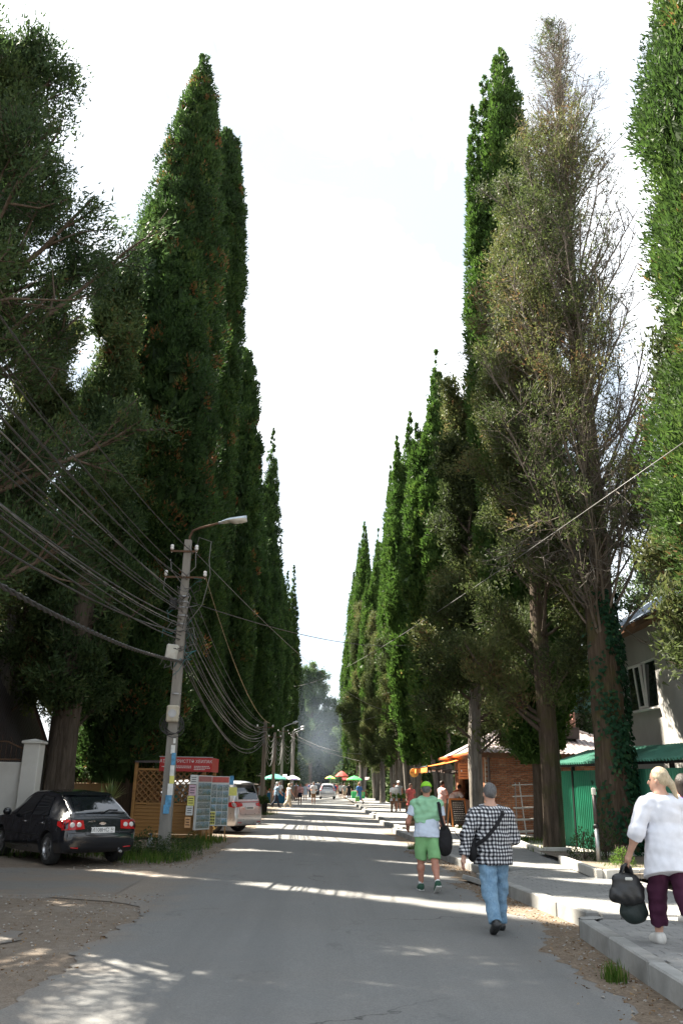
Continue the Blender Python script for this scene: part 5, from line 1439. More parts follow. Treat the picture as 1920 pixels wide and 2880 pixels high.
for k in range(15):
    z = 4.55 + 2.0 * (k / 14) ** 1.2; e = 4.05 + .95 * (k / 14)
    a, b = (PX + rng.uniform(-.1, .15), 21.0, z), (-3.25 + rng.uniform(-.1, .1), 49.4, e)
    cable('grey cable hanging in a deep curve from the lamp pole to the timber pole', a, b, .95 + rng.uniform(-.25, .45) + .35 * (1 - k / 14) - .2, rng.choice([.009, .011, .014]), rng.choice([M_CABLEG, M_CABLE, M_CABLE]), GR, 0, 22)
cable('pale wire pair from the upper insulator down to the timber pole', (PX + .5, 20.8, 6.85), (-3.0, 49.4, 5.0), .8, .012, mat('ochre_wire', (.30, .24, .12), .6), None, 2, 24)
prev = (-3.25, 49.6, 4.9)
for (x, y, h, lab) in ((-3.55, 66, 5.2, 'cable loop hanging between the timber pole and the dark pole'), (-3.5, 79, 5.6, 'cable loop hanging between the dark pole and the lamp pole by the white parasol'), (-3.2, 98, 6.2, 'cable loop hanging just before the pale concrete pole')):
    for k in range(5): cable(lab, (prev[0], prev[1], prev[2] - .17 * k), (x, y, h - .2 * k), .7 + .22 * k, .014, M_CABLEG, lab.replace('cable loop', 'cable loops'))
    prev = (x, y, h)
cable('black cable crossing the street from the lamp pole to the conifers on the right', (PX + .2, 21, 6.1), (5.5, 48, 9.6), .5, .013, M_CABLE)
cable('thin wire falling from the lamp pole across the gap of sky', (PX + .25, 21, 7.4), (5.6, 66, 7.2), .9, .009, M_CABLEG)
cable('pale wire crossing from the right edge of the picture through the half dead tree', (5.9, 11.5, 7.1), (-3.3, 98, 12.5), .9, .010, M_CABLEG)
cable('hairline wire high across the far gap of sky', (-3.2, 79, 7.0), (5.6, 74, 7.6), .5, .010, M_CABLEG)
cable('low wire spanning the street before the smoke', (-3.4, 98, 6.8), (5.5, 92, 3.9), .4, .014, M_CABLEG)
cable('second low wire spanning the street beyond the first one', (-3.2, 116, 7.8), (5.5, 104, 5.2), .6, .014, M_CABLEG)

# --- the kiosk
M_SLAT = mat('varnished_slats', (.33, .165, .045), .5, .22, 2.5, bump=.2, bscale=14, stretch=(.25, 1, 3))
M_LATT = mat('varnished_lattice', (.26, .125, .035), .55, .2, 4)
k_ = thing('tour_kiosk', 'wooden excursion kiosk with slatted base, lattice upper walls and a red sign', 'kiosk', (-4.6, 27.8, 0), R(-2))
sl = MB().box((0, 0, 0), (2.06, .025, .098), bev=.008).mesh('slat', M_SLAT); sl2 = MB().box((0, 0, 0), (.025, 1.9, .098), bev=.008).mesh('slat', M_SLAT)
for i in range(9):
    link_mesh('slat', sl, k_, (0, -1.0 + rng.uniform(-.003, .003), .1 + .103 * i)); link_mesh('slat', sl, k_, (0, 1.0, .1 + .103 * i))
    link_mesh('slat', sl2, k_, (-1.04, 0, .1 + .103 * i)); link_mesh('slat', sl2, k_, (1.04, 0, .1 + .103 * i))
for x in (-1.06, 1.06):
    for y in (-1.02, 1.02): MB().box((x, y, 1.12), (.10, .10, 2.24), bev=.008).build('post', M_SLAT, k_)
for y in (-1.0, 1.0): MB().box((0, y, 1.02), (2.06, .06, .06)).build('rail', M_SLAT, k_); MB().box((0, y, 2.02), (2.06, .06, .06)).build('rail', M_SLAT, k_)
MB().box((-1.03, 0, 1.02), (.06, 1.9, .06)).build('rail', M_SLAT, k_)
def lattice(y, axis):
    for dirn in (1, -1):
        for i in range(-5, 13):
            a = -1.0 + .19 * i; p, q = (a, 1.05), (a + dirn * .95, 2.0)
            if dirn < 0: p, q = (a + .0, 1.05), (a - .95, 2.0)
            def cl(p, q):
                (x0, z0), (x1, z1) = p, q
                if x0 > x1: (x0, z0), (x1, z1) = (x1, z1), (x0, z0)
                if x1 <= -1.0 or x0 >= 1.0: return None
                if x0 < -1.0: z0 += (z1 - z0) * (-1.0 - x0) / (x1 - x0); x0 = -1.0
                if x1 > 1.0: z1 = z0 + (z1 - z0) * (1.0 - x0) / (x1 - x0); x1 = 1.0
                return (x0, z0), (x1, z1)
            c_ = cl(p, q)
            if c_ and (c_[1][0] - c_[0][0]) > .05:
                (x0, z0), (x1, z1) = c_; o_ = .012 * dirn
                if axis == 'x': MB().bar((x0, y + o_, z0), (x1, y + o_, z1), .012, .036, up=(0, 0, 1)).build('lattice_strip', M_LATT, k_)
                else: MB().bar((y + o_, x0, z0), (y + o_, x1, z1), .012, .036, up=(0, 0, 1)).build('lattice_strip', M_LATT, k_)
lattice(-1.0, 'x'); lattice(1.0, 'x'); lattice(-1.04, 'y')
MB().box((0, 0, 2.28), (2.2, 2.3, .05), rot=Matrix.Rotation(R(2), 3, 'X')).build('roof', M_RIB, k_)
MB().box((1.05, .2, 1.02), (.45, 1.6, .04), bev=.005).build('counter', M_SLAT, k_)
sg = MB().box((.48, -1.16, 2.18), (1.60, .06, .42), bev=.006).build('sign', M_RED, k_)
MB().box((1.27, -.45, 2.18), (.05, 1.36, .42), bev=.006).build('side_sign', M_RED, k_)
MB().box((.48, -1.13, 2.405), (1.66, .09, .02)).build('sign_cap', M_GALV, k_)
link_mesh('sign_lettering', text_mesh('А\u04acТ\u04d8 ТУРИСТТ\u04d8 ХЕИЛАК', .128, M_PAPERW, ext=.002), sg, (.50, -1.193, 2.27), (R(90), 0, 0))
m = MB(); rr = random.Random(6)          # the small contact lines: fine white strokes, unreadable at this distance
for x0, x1, z in ((.20, .66, 2.13), (.20, .66, 2.085), (.76, 1.2, 2.13), (.76, 1.22, 2.085), (.76, 1.08, 2.04), (-.24, .04, 2.11)):
    x = x0
    while x < x1: w = rr.uniform(.016, .05); m.box((x + w / 2, -1.192, z), (w, .003, .022)); x += w + .014
m.build('fine_print', M_PAPERW, sg)

def mat_photo():
    t = NT('tour_photo'); rn = t.n('ShaderNodeObjectInfo').outputs['Random']; co = t.n('ShaderNodeTexCoord').outputs['Object']
    sp = t.n('ShaderNodeSeparateXYZ'); t.l(co, sp.inputs[0])
    off = t.n('ShaderNodeVectorMath', operation='ADD'); sc = t.n('ShaderNodeVectorMath', operation='SCALE'); sc.inputs[0].default_value = (31, 17, 23); t.l(rn, sc.inputs['Scale'])
    t.l(co, off.inputs[0]); t.l(sc.outputs[0], off.inputs[1])
    n = t.noise(14, 6, .65, off.outputs[0]); n2 = t.noise(32, 4, .7, off.outputs[0])
    z = t.n('ShaderNodeMath', operation='MULTIPLY_ADD'); z.inputs[1].default_value = 2.6; t.l(sp.outputs['Z'], z.inputs[0]); t.l(n, z.inputs[2])
    c = t.ramp(z.outputs[0], [(.2, (.05, .09, .035)), (.42, (.12, .15, .11)), (.52, (.02, .22, .30)), (.62, (.30, .34, .33)), (.7, (.12, .32, .55)), (.85, (.6, .68, .72))])
    c2_ = t.ramp(n2, [(.3, (.03, .04, .03)), (.5, (.14, .17, .16)), (.7, (.55, .56, .54))])
    c = t.mix(c, c2_, t.ramp(rn, [(0, (.2,) * 3), (1, (.85,) * 3)]))
    t.bsdf(c, .35, 0, .5); return t.mat
M_PHOTO = mat_photo()
M_BOARD = mat('pale_board', (.60, .61, .60), .6, .06, 4)
# board turned to the road, with a strip of price notes on its edge
b1 = thing('display_board', 'tall leaning tour board turned to the road, price notes down its near edge', 'notice board', (-3.60, 25.55, 0), R(62))
TB = Matrix.Rotation(R(-6), 3, 'X')
def cards(parent, x0, x1, z0, z1, nc, nr, y=-.022, skip=()):
    w, h = (x1 - x0) / nc, (z1 - z0) / nr
    me = MB().box((0, 0, 0), (w * .93, .006, h * .93)).mesh('photo_card', M_PHOTO)
    for i in range(nc):
        for j in range(nr):
            if (i, j) not in skip: link_mesh('photo_card', me, parent, (x0 + w * (i + .5), y, z0 + h * (j + .5)))
MB().box((.36, 0, 1.1), (.74, .035, 1.52), bev=.005).build('panel', M_BOARD, b1)
cards(b1, .03, .69, .38, 1.66, 3, 7)
MB().box((.36, -.024, 1.76), (.66, .006, .15)).build('header', mat('dusty_red_print', (.40, .16, .15), .6), b1)
for x in (.05, .67): MB().box((x, .03, .55), (.04, .04, 1.1)).build('leg', M_SLAT, b1)
b3 = thing('price_notes', 'strip of pastel price notes, white, pink, yellow, white and orange, on the kiosk board edge', 'notice', (-3.67, 25.42, 0), R(4))
for z, h, mt, w in ((1.74, .26, M_PAPERW, .21), (1.44, .30, M_PAPERP, .2), (1.15, .27, M_PAPERY, .2), (.88, .26, M_PAPERW, .2), (.56, .30, M_PAPERO, .17)):
    nt = MB().box((-.02 - (1.74 - z) * .08, 0, z), (w, .012, h), bev=.002).build('note', mt, b3)
    m = MB()
    for q in range(3): m.box((-.02 - (1.74 - z) * .08, -.008, z + h * (.25 - .24 * q)), (w * (.7 - .12 * (q % 2)), .004, h * .07))
    m.build('print', M_INK, nt)
MB().box((.06, .02, 1.1), (.02, .02, 1.5)).build('backing', M_BOARD, b3)
# board facing the camera
b2 = thing('display_board', 'wide tour photo board with a red header and yellow corner, facing down the road', 'notice board', (-3.02, 26.35, 0), R(6))
MB().box((0, 0, 1.14), (.56, .03, 1.42), bev=.004).build('panel', M_BOARD, b2)
cards(b2, -.26, .27, .46, 1.62, 3, 6, -.02, {(0, 0), (0, 1)})
MB().box((-.175, -.02, .65), (.16, .006, .37)).build('yellow_print', M_PAPERY, b2)
m = MB()
for i in range(3):
    for j in range(4): m.box((-.225 + .05 * i, -.025, .52 + .085 * j), (.036, .004, .055))
m.build('print', M_INK, b2)
MB().box((0, -.02, 1.75), (.52, .006, .16)).build('header', mat('red_header', (.48, .09, .07), .6), b2)
MB().box((.34, -.01, 1.74), (.12, .012, .26)).build('flyer', M_PAPERB, b2)
MB().box((.40, -.012, 1.42), (.24, .012, .24), bev=.002).build('flyer', M_PAPERY, b2)
for x in (-.22, .22): MB().box((x, .04, .5), (.04, .04, 1.0)).build('leg', M_SLAT, b2)
# things for sale behind the lattice
for (x, y, z, c, lab) in ((-4.95, 27.6, 1.13, (.55, .05, .02), 'red jar on the kiosk counter behind the lattice'), (-4.5, 27.5, 1.13, (.05, .22, .16), 'green bag on the kiosk counter behind the lattice'), (-4.2, 27.6, 1.13, (.5, .5, .5), 'pale papers stacked behind the lattice of the kiosk')):
    tag(MB().lathe([(.07, -.1), (.1, -.05), (.09, .08), (.05, .14), (.05, .17)], 10, (x, y, z)).build('ware', mat('ware_' + lab.split()[0], c, .35)), lab, 'ware')
tag(MB().box((-4.6, 27.55, .98), (1.6, .4, .05), bev=.01).build('shelf_board', M_SLAT), 'wooden shelf board inside the kiosk behind the lattice', 'shelf')

# --- bottle, weeds and grass by the pole
M_PET = NT('clear_plastic'); M_PET.bsdf(M_PET.ramp(M_PET.noise(6, 3, .5, M_PET.coord()), [(.3, (.55, .62, .66)), (.7, (.72, .78, .8))]), .08, 0, .6, None, Transmission_Weight=.75, IOR=1.3); M_PET = M_PET.mat
t = thing('water_bottle', 'big clear plastic water bottle with a blue cap standing in the weeds', 'bottle', (-4.22, 22.3, 0))
MB().lathe([(.07, 0), (.082, .02), (.078, .08), (.082, .1), (.078, .16), (.082, .19), (.078, .25), (.06, .32), (.026, .36), (.026, .38)], 18).build('bottle_body', M_PET, t)
MB().lathe([(.03, .38), (.03, .415), (.02, .42)], 14).build('cap', mat('blue_cap', (.03, .10, .42), .4), t)

def blades(seed, pts, h, w, per=1, bend=.5):
    rg = np.random.default_rng(seed); P = np.repeat(np.asarray(pts, float), per, 0); n = len(P)
    P[:, :2] += rg.normal(0, .03, (n, 2)); a = rg.uniform(0, 6.28, n); b = rg.uniform(.1, bend, n); H = h * rg.uniform(.4, 1.1, n)
    d = np.stack([np.cos(a), np.sin(a), np.zeros(n)], 1); s = np.stack([-np.sin(a), np.cos(a), np.zeros(n)], 1) * w * .5
    mid = P + d * (b * H * .35)[:, None] + np.array([0, 0, 1]) * (H * .6)[:, None]; tip = P + d * (b * H)[:, None] + np.array([0, 0, 1]) * (H * (1 - .25 * b))[:, None]
    V = np.stack([P - s, P + s, mid + s * .7, mid - s * .7, tip], 1).reshape(-1, 3); k = np.arange(n)[:, None] * 5
    F = np.concatenate([k + [0, 1, 2], k + [0, 2, 3], k + [3, 2, 4]], 0)
    T = np.tile(np.clip(rg.normal(.5, .22, n), 0, 1), 3)
    return V, F, T
GRASS = leaf_mat('grass_blades', [(0, (.03, .06, .012)), (.5, (.06, .12, .02)), (.85, (.14, .17, .045)), (1, (.22, .18, .08))], .4)
def grass(name, label, seed, pts, h, w, per=1, z=0):
    V, F, T = blades(seed, pts, h, w, per)
    return tag(link_mesh(name, np_mesh(name, V, F, GRASS, False, {'tint': T})), label, name.replace('_', ' '), None, 'stuff')
rg = np.random.default_rng(5)
def patch_pts(cx, cy, rx, ry, n, z=0.0):
    a = rg.uniform(0, 6.28, n); r = rg.random(n) ** .6
    return np.stack([cx + rx * r * np.cos(a), cy + ry * r * np.sin(a), np.full(n, z)], 1)
grass('grass', 'unkempt grass and weeds round the foot of the lamp pole and behind the car', 1, np.concatenate([patch_pts(-3.75, 20.2, .85, 1.3, 1200), patch_pts(-4.9, 21.3, .9, 1.2, 500), patch_pts(-3.5, 23.6, .7, 1.6, 500), patch_pts(-3.3, 26.2, .6, 1.4, 500), patch_pts(-6.3, 20.8, 1.6, .9, 500), patch_pts(-3.3, 48.8, 1.0, 1.5, 500)]), .24, .014)
for (x, y, s_, lab) in ((-3.9, 20.35, .44, 'leafy weed at the foot of the lamp pole, left side'), (-3.35, 20.5, .36, 'leafy weed at the foot of the lamp pole, right side'), (-4.35, 20.6, .32, 'leafy weed between the lamp pole and the hatchback'), (-3.65, 20.3, .3, 'low leafy weed right before the lamp pole'), (-3.0, 21.3, .26, 'small leafy weed at the road side of the lamp pole'), (-4.6, 19.9, .24, 'small leafy weed close to the hatchback rear'), (-3.2, 19.6, .2, 'smallest leafy weed, nearest the side lane'), (-3.3, 23.2, .3, 'leafy weed before the kiosk, right of the lamp pole')):
    V, F, T = bush_mesh(int(x * -100), 900, .10, .06, 1.0, 1.5)
    o = tag(link_mesh('weed', np_mesh('weed', V, F, DARK, False, {'tint': T}), None, (x, y, 0)), lab, 'weed'); o.scale = (s_,) * 3
V, F, T = blades(7, patch_pts(2.80, 8.5, .10, .14, 190), .20, .010)
tag(link_mesh('grass_tuft', np_mesh('grass_tuft', V, F, GRASS, False, {'tint': T})), 'bright green grass tuft growing against the near kerb', 'grass tuft')
V, F, T = blades(8, patch_pts(2.75, 24.6, .25, .3, 130), .22, .016)
tag(link_mesh('grass_tuft', np_mesh('grass_tuft', V, F, GRASS, False, {'tint': T})), 'small grass tuft in the dropped crossing by the third kerb step', 'grass tuft')
grass('lawn', 'patchy sunlit grass behind the pale kerb by the shelf rack', 3, np.concatenate([patch_pts(6.5, 27.3, .9, 1.6, 800, .13), patch_pts(5.9, 22.0, .5, 1.8, 500, .16), patch_pts(6.2, 17.8, .6, 1.6, 900, .18), patch_pts(5.6, 34, .3, 1.5, 250, .13)]), .14, .012)
# leaf litter
def litter(name, label, seed, areas, n, mt, s):
    rg = np.random.default_rng(seed); P = []
    for (x0, x1, y0, y1, k) in areas: P.append(np.stack([rg.uniform(x0, x1, int(n * k)), rg.uniform(y0, y1, int(n * k)), np.full(int(n * k), .022)], 1))
    P = np.concatenate(P)
    for i in range(len(P)):
        if P[i, 0] > 0: P[i, 0] = kerb_x(P[i, 1]) - abs(rg.normal(0, .28)) - .02
    D = unit(rg.normal(size=(len(P), 3)) * np.array([1, 1, .25])); V, F, T = sprays(rg, P, D, s * rg.uniform(.4, 1.6, len(P)), s * .5, rg.random(len(P)))
    return tag(link_mesh(name, np_mesh(name, V, F, mt, False, {'tint': T})), label, 'litter', None, 'stuff')
DRY = leaf_mat('dry_leaves', [(0, (.07, .04, .02)), (.5, (.17, .10, .05)), (.8, (.28, .19, .10)), (1, (.42, .38, .32))], .2)
litter('leaf_litter', 'dry needles and leaves gathered along the kerb and on the dirt shoulder', 9, [(2.4, 3.2, 4, 26, 1.0), (-5.5, -2.2, 8, 14, .6), (-5, -2.4, 18, 26, .5)], 1500, DRY, .032)
def stones_(seed, areas, n, s, mt, name, label):
    rg_ = random.Random(seed); m = MB()
    for (x0, x1, y0, y1, k) in areas:
        for i in range(int(n * k)):
            y = rg_.uniform(y0, y1); x = rg_.uniform(x0, x1) if x0 < 0 else kerb_x(y) - abs(rg_.gauss(0, .22)) - .03; q = s * rg_.uniform(.4, 1.3)
            m.lathe([(q * .5, -q * .2), (q, q * .1), (q * .55, q * .5)], 5, (x, y, .012), smooth=False)
    return tag(m.build(name, mt), label, 'gravel', None, 'stuff')
stones_(4, [(2, 3, 4, 22, 1), (-5.5, -2.4, 8, 14, .8), (-5, -2.6, 17, 27, .6)], 420, .016, mat('grit_stones', (.30, .28, .25), .9, .3, 20), 'gravel', 'loose grit and small stones along the road edges')

# --- right hand planters and street things
pk = thing('planter_kerb', 'pale concrete kerb bed round the ivy clad tree, its corner towards the pavement', 'planter', (0, 0, .15))
def kerbs(parent, pts, mt, w=.12, h=.17, L=1.0):
    for a, b in zip(pts[:-1], pts[1:]):
        a, b = Vector((*a, h / 2)), Vector((*b, h / 2)); n = max(1, round((b - a).length / L))
        for i in range(n):
            p, q = a + (b - a) * (i / n), a + (b - a) * ((i + 1) / n); d = (q - p).normalized() * .006
            MB().bar(p + d, q - d, w, h, bev=.012).build('kerb_stone', mt, parent)
kerbs(pk, [(5.24, 18.95), (5.08, 15.9)], M_WKERB); kerbs(pk, [(5.16, 15.88), (6.6, 16.5)], M_WKERB)
MB().add([(5.2, 15.95, .1), (8.3, 15.95, .1), (8.0, 21.2, .1), (5.3, 21.2, .1)], [(0, 1, 2, 3)]).build('soil', M_DIRT, pk)
pk2 = thing('planter_kerb', 'pale kerb bed behind, edging the foot of the green fence', 'planter', (0, 0, .15))
kerbs(pk2, [(5.50, 21.35), (6.2, 21.5)], M_WKERB); kerbs(pk2, [(6.45, 20.2), (7.6, 20.2)], M_WKERB)
pk3 = thing('edging_kerb', 'pale kerb curving along the back of the pavement by the shelf rack', 'kerb', (0, 0, .13))
kerbs(pk3, [(5.50, 21.5), (5.62, 23.6), (5.75, 25.7), (6.1, 27.0)], M_WKERB, h=.14)
pk4 = thing('edging_kerb', 'pale kerb along the back of the pavement past the chalkboard', 'kerb', (0, 0, .13))
kerbs(pk4, [(5.3, 33.5), (5.9, 36.5)], M_WKERB, h=.12)
t = thing('marker_post', 'thin post, brown above and grey below, with a pale cap, standing in the planter', 'post', (5.88, 18.4, .2))
MB().tube([(0, 0, -.1), (0, 0, .74)], .045, 10).build('lower_pipe', M_GALV, t); MB().tube([(0, 0, .74), (.0, 0, 1.38)], .04, 10).build('upper_pipe', M_BROWN, t)
MB().lathe([(.06, .70), (.065, .74), (.05, .79)], 12).build('collar', M_BLACK, t); MB().box((0, 0, 1.44), (.085, .085, .16), bev=.02).build('cap', M_BOXW, t)
for (x, y, s_, sz, lab) in ((5.75, 18.9, .38, 1.6, 'sparse dark shrub at the corner of the planter'), (6.1, 17.6, .25, 1.4, 'low green shrub beside the thin post'), (6.35, 19.3, .42, 1.8, 'green sapling shrub between the thin post and the ivy trunk')):
    V, F, T = bush_mesh(int(y * 100), 700, .13, .07, 1.0, sz)
    o = thing('shrub', lab, 'shrub', (x, y, .25)); o.scale = (s_,) * 3
    m = MB(); rr = random.Random(int(y * 10))
    for k in range(7): m.tube([(0, 0, -.2), (rr.uniform(-.3, .3), rr.uniform(-.3, .3), .7), (rr.uniform(-.7, .7), rr.uniform(-.7, .7), 1.5)], .02, 4)
    m.build('stem', BARK, o); c_ = link_mesh('crown', np_mesh('crown', V, F, DARK if y > 18 else LEAFY, False, {'tint': T}), o); c_['kind'] = 'stuff'
# shelf rack
t = thing('shelf_rack', 'pale ladder shaped display rack with five shelves against the brick wall', 'rack', (6.55, 28.3, .13))
for x in (.0, .82):
    MB().bar((x, .42, 0), (x, .42, 1.72), .03).build('leg', M_GALV, t); MB().bar((x + .12, -.35, 0), (x + .12, .34, 1.72), .03).build('leg', M_BOXW, t)
for i in range(5):
    z = 1.66 - .36 * i; d = .18 + .13 * i
    MB().box((.42, .44 - d / 2, z), (1.05, d, .035), bev=.004, rot=Matrix.Rotation(R(-3), 3, 'Y')).build('shelf', M_BOXW, t)
# chalkboard
t = thing('chalkboard', 'A-frame chalkboard in an orange timber frame on the pavement before the shop', 'chalkboard', (5.52, 34.6, .14), R(14))
M_OFR = mat('orange_timber', (.48, .19, .06), .5, .15, 4)
for s_, nm in ((1, 'front'), (-1, 'back')):
    y0, y1 = -.30 * s_, -.02 * s_
    for x in (-.31, .31): MB().bar((x, y0, 0), (x, y1, 1.08), .05, .035).build('leg', M_OFR, t)
    MB().bar((-.33, y1, 1.06), (.33, y1, 1.06), .035, .07).build('rail', M_OFR, t)
    MB().add([(-.29, y0 * .86 - .004 * s_, .14), (.29, y0 * .86 - .004 * s_, .14), (.29, y1 * 1.1 - .004 * s_, 1.03), (-.29, y1 * 1.1 - .004 * s_, 1.03)], [(0, 1, 2, 3)]).build('slate', (lambda q: q)(mat('dusty_slate', (.045, .05, .045), .7, .5, 7, grime=(.22, .22, .21))), t)
m = MB()
rr = random.Random(2)
for k in range(9):
    z = .92 - .08 * k; x0 = -.22
    while x0 < .2: w = rr.uniform(.02, .07); f = (z - .14) / .89; m.box((x0 + w / 2, -.258 + f * .236 - .012, z), (w, .004, .022)); x0 += w + .025
m.build('chalk_writing', M_PAPERW, t)
# wooden crate box and little table on the pavement
t = thing('slatted_box', 'red brown slatted timber box with dark letters beside the pavement', 'box', (5.35, 46.5, .14))
for i in range(7): MB().box((0, -.28, .08 + .125 * i), (.95, .03, .11), bev=.008).build('slat', mat('red_brown_slat', (.26, .075, .04), .6, .2, 3), t)
for x in (-.45, .45): MB().box((x, 0, .45), (.06, .56, .9)).build('post', M_WOOD, t)
m = MB()
for x in (-.16, -.05, .05, .16): m.box((x, -.302, .42), (.04, .012, .24))
m.build('lettering', M_INK, t)
t = thing('plant_table', 'low brown table with potted plants left of the slatted box', 'table', (4.75, 51.5, .14))
MB().box((0, 0, .62), (1.0, .6, .06), bev=.01).build('table_top', M_WOOD, t)
for x in (-.44, .44):
    for y in (-.24, .24): MB().box((x, y, .3), (.05, .05, .6)).build('leg', M_WOOD, t)
for i, x in enumerate((-.3, .0, .3)):
    p = thing('flower_pot', ['left', 'middle', 'right'][i] + ' one of the three small potted plants on the brown table', 'pot', (4.75 + x, 51.5, .79))
    MB().lathe([(.06, 0), (.08, .14), (.085, .15)], 12).build('pot', mat('clay_pot', (.4, .18, .1), .8), p)
    V, F, T = bush_mesh(90 + i, 120, .1, .05, .14, .3); c_ = link_mesh('plant', np_mesh('plant', V, F, LEAFY, False, {'tint': T}), p, (0, 0, .14))
# dark flower tubs by the timber pole
for i, (x, y) in enumerate(((-3.62, 47.6), (-3.30, 47.3), (-2.98, 47.9))):
    p = thing('flower_tub', ['left one of the three tall dark flower tubs by the timber pole', 'middle one of the three tall dark flower tubs, nearest the road camera', 'right one of the three tall dark flower tubs, next to the road'][i], 'flower tub', (x, y, 0))
    MB().lathe([(.11, 0), (.17, .62), (.185, .64), (.17, .65), (.15, .6)], 14).build('tub', M_BLACK, p)
    V, F, T = bush_mesh(95 + i, 420, .12, .06, .28, .42); c_ = link_mesh('plant', np_mesh('plant', V, F, DARK if i else LEAFY, False, {'tint': T}), p, (0, 0, .6))
# ivy on the trunk
rg = np.random.default_rng(77); n = 5200
z = rg.random(n) ** .8 * 6.4 + .1; th = rg.normal(R(-35), R(52), n)
cl = np.sin(z * 2.1 + th * 3) + np.sin(z * 4.7 - th * 5 + 1) * .7 + rg.normal(0, .5, n); kp = cl > -.35 + .12 * np.maximum(0, z - 3); z, th = z[kp], th[kp]; n = len(z)
r = .45 - .017 * z + .11 * np.exp(-z / .4) + rg.uniform(.05, .17, n)
P = np.stack([7.1 + r * np.cos(th), 20.6 + r * np.sin(th), z], 1)
out = np.stack([np.cos(th), np.sin(th), np.full(n, -.2)], 1); D = unit(np.stack([rg.normal(0, .4, n), rg.normal(0, .4, n), -np.ones(n)], 1) + out * .6)
s_ = unit(np.cross(D, out) + rg.normal(0, .2, (n, 3))); Lf = rg.uniform(.07, .13, n)[:, None]
V = np.stack([P - D * Lf * .4, P + s_ * Lf * .48 - D * Lf * .15, P + D * Lf * .6, P - s_ * Lf * .48 - D * Lf * .15], 1).reshape(-1, 3)
iv = link_mesh('ivy', np_mesh('ivy', V, np.arange(n * 4).reshape(n, 4), IVY, False, {'tint': np.clip(rg.normal(.45, .25, n), 0, 1)}))
tag(iv, 'glossy dark green ivy climbing the trunk of the half dead tree', 'ivy')
# yucca behind the car
def yucca(label, x, y, z, n, L, seed):
    t = thing('yucca_plant', label, 'plant', (x, y, z)); rr = random.Random(seed)
    for k in range(n):
        a, e = rr.uniform(0, 6.28), rr.uniform(.35, 1.35); d = Vector((math.cos(a) * math.cos(e), math.sin(a) * math.cos(e), math.sin(e))); s = d.cross(Vector((0, 0, 1))).normalized() * .028
        l = L * rr.uniform(.7, 1.1); b = Vector((0, 0, .1)); mid = b + d * l * .5; tip = b + d * l - Vector((0, 0, .14 * l * (1.3 - e)))
        m = MB(); m.add([b - s * .6, b + s * .6, mid + s, mid - s, tip], [(0, 1, 2, 3), (3, 2, 4)]); m.build('leaf', YUC[k % 2], t)
    MB().tube([(0, 0, -z), (0, 0, .15)], .07, 8).build('stem', BARK, t)
YUC = [mat('yucca_leaf', (.16, .22, .06), .5, .15, 3), mat('yucca_leaf_pale', (.24, .29, .10), .5, .15, 3)]
yucca('spiky yucca lit by the sun between the two left trunks', -6.35, 26.6, .95, 46, .75, 5)
yucca('lower yucca spreading left of the lit one, before the tan fence', -6.75, 27.3, .75, 38, .8, 6)
# parasols
def parasol(label, x, y, h, r, c1_, c2_, z=0.0, drop=.38):
    t = thing('parasol', label, 'parasol', (x, y, z), random.uniform(0, .7))
    MB().tube([(0, 0, 0), (0, 0, h)], .025, 8).build('pole', M_BOXW, t)
    for k in range(8):
        m = MB(); a0, a1 = k * math.pi / 4, (k + 1) * math.pi / 4
        def fn(u, v, a0=a0, a1=a1):
            a = a0 + (a1 - a0) * v; rr = r * u * (1 - .05 * math.sin(math.pi * v) * u); return (rr * math.cos(a), rr * math.sin(a), h - drop * (u ** 1.5) - .02 * math.sin(math.pi * v) * u)
        m.grid(fn, 6, 4); m.grid(lambda u, v, a0=a0, a1=a1: (r * (1 - .05 * math.sin(math.pi * v)) * math.cos(a0 + (a1 - a0) * v), r * (1 - .05 * math.sin(math.pi * v)) * math.sin(a0 + (a1 - a0) * v), h - drop - .02 * math.sin(math.pi * v) - .10 * u), 1, 4)
        m.build('canopy_panel', c1_ if k % 2 == 0 else c2_, t)
        m = MB().tube([(0, 0, h - .02), (r * .97 * math.cos(a0), r * .97 * math.sin(a0), h - drop - .01)], .008, 4); m.build('rib', M_BOXW, t)
    MB().lathe([(.03, 0), (.02, .08), (.0, .1)], 8, (0, 0, h)).build('finial', M_BOXW, t); MB().lathe([(.25, 0), (.22, .08), (.05, .1)], 12).build('base', M_BOXW, t)
TEAL, WHT, PUR, REDC, GRN, YEL = cloth('teal_canvas', (.10, .34, .27)), cloth('white_parasol_cloth', (.78, .78, .78)), cloth('lilac_cloth', (.42, .34, .60)), cloth('red_cloth', (.55, .11, .09)), cloth('green_cloth', (.08, .52, .13)), cloth('yellow_cloth', (.75, .62, .15))
parasol('wide teal parasol with white specks behind the timber pole', -3.95, 76, 2.42, 1.02, TEAL, TEAL)
parasol('white and lilac parasol over a stall on the left', -3.0, 96, 2.5, .88, WHT, PUR)
parasol('bright green parasol over the right pavement', 4.0, 99, 2.5, .92, GRN, GRN, .1)
parasol('red parasol with a pale panel in the far crowd', 3.3, 128, 3.4, 1.0, REDC, REDC, .1, .7)
parasol('small yellow and green parasol left of the red one', 1.9, 150, 3.0, .95, YEL, GRN, 0, .4)
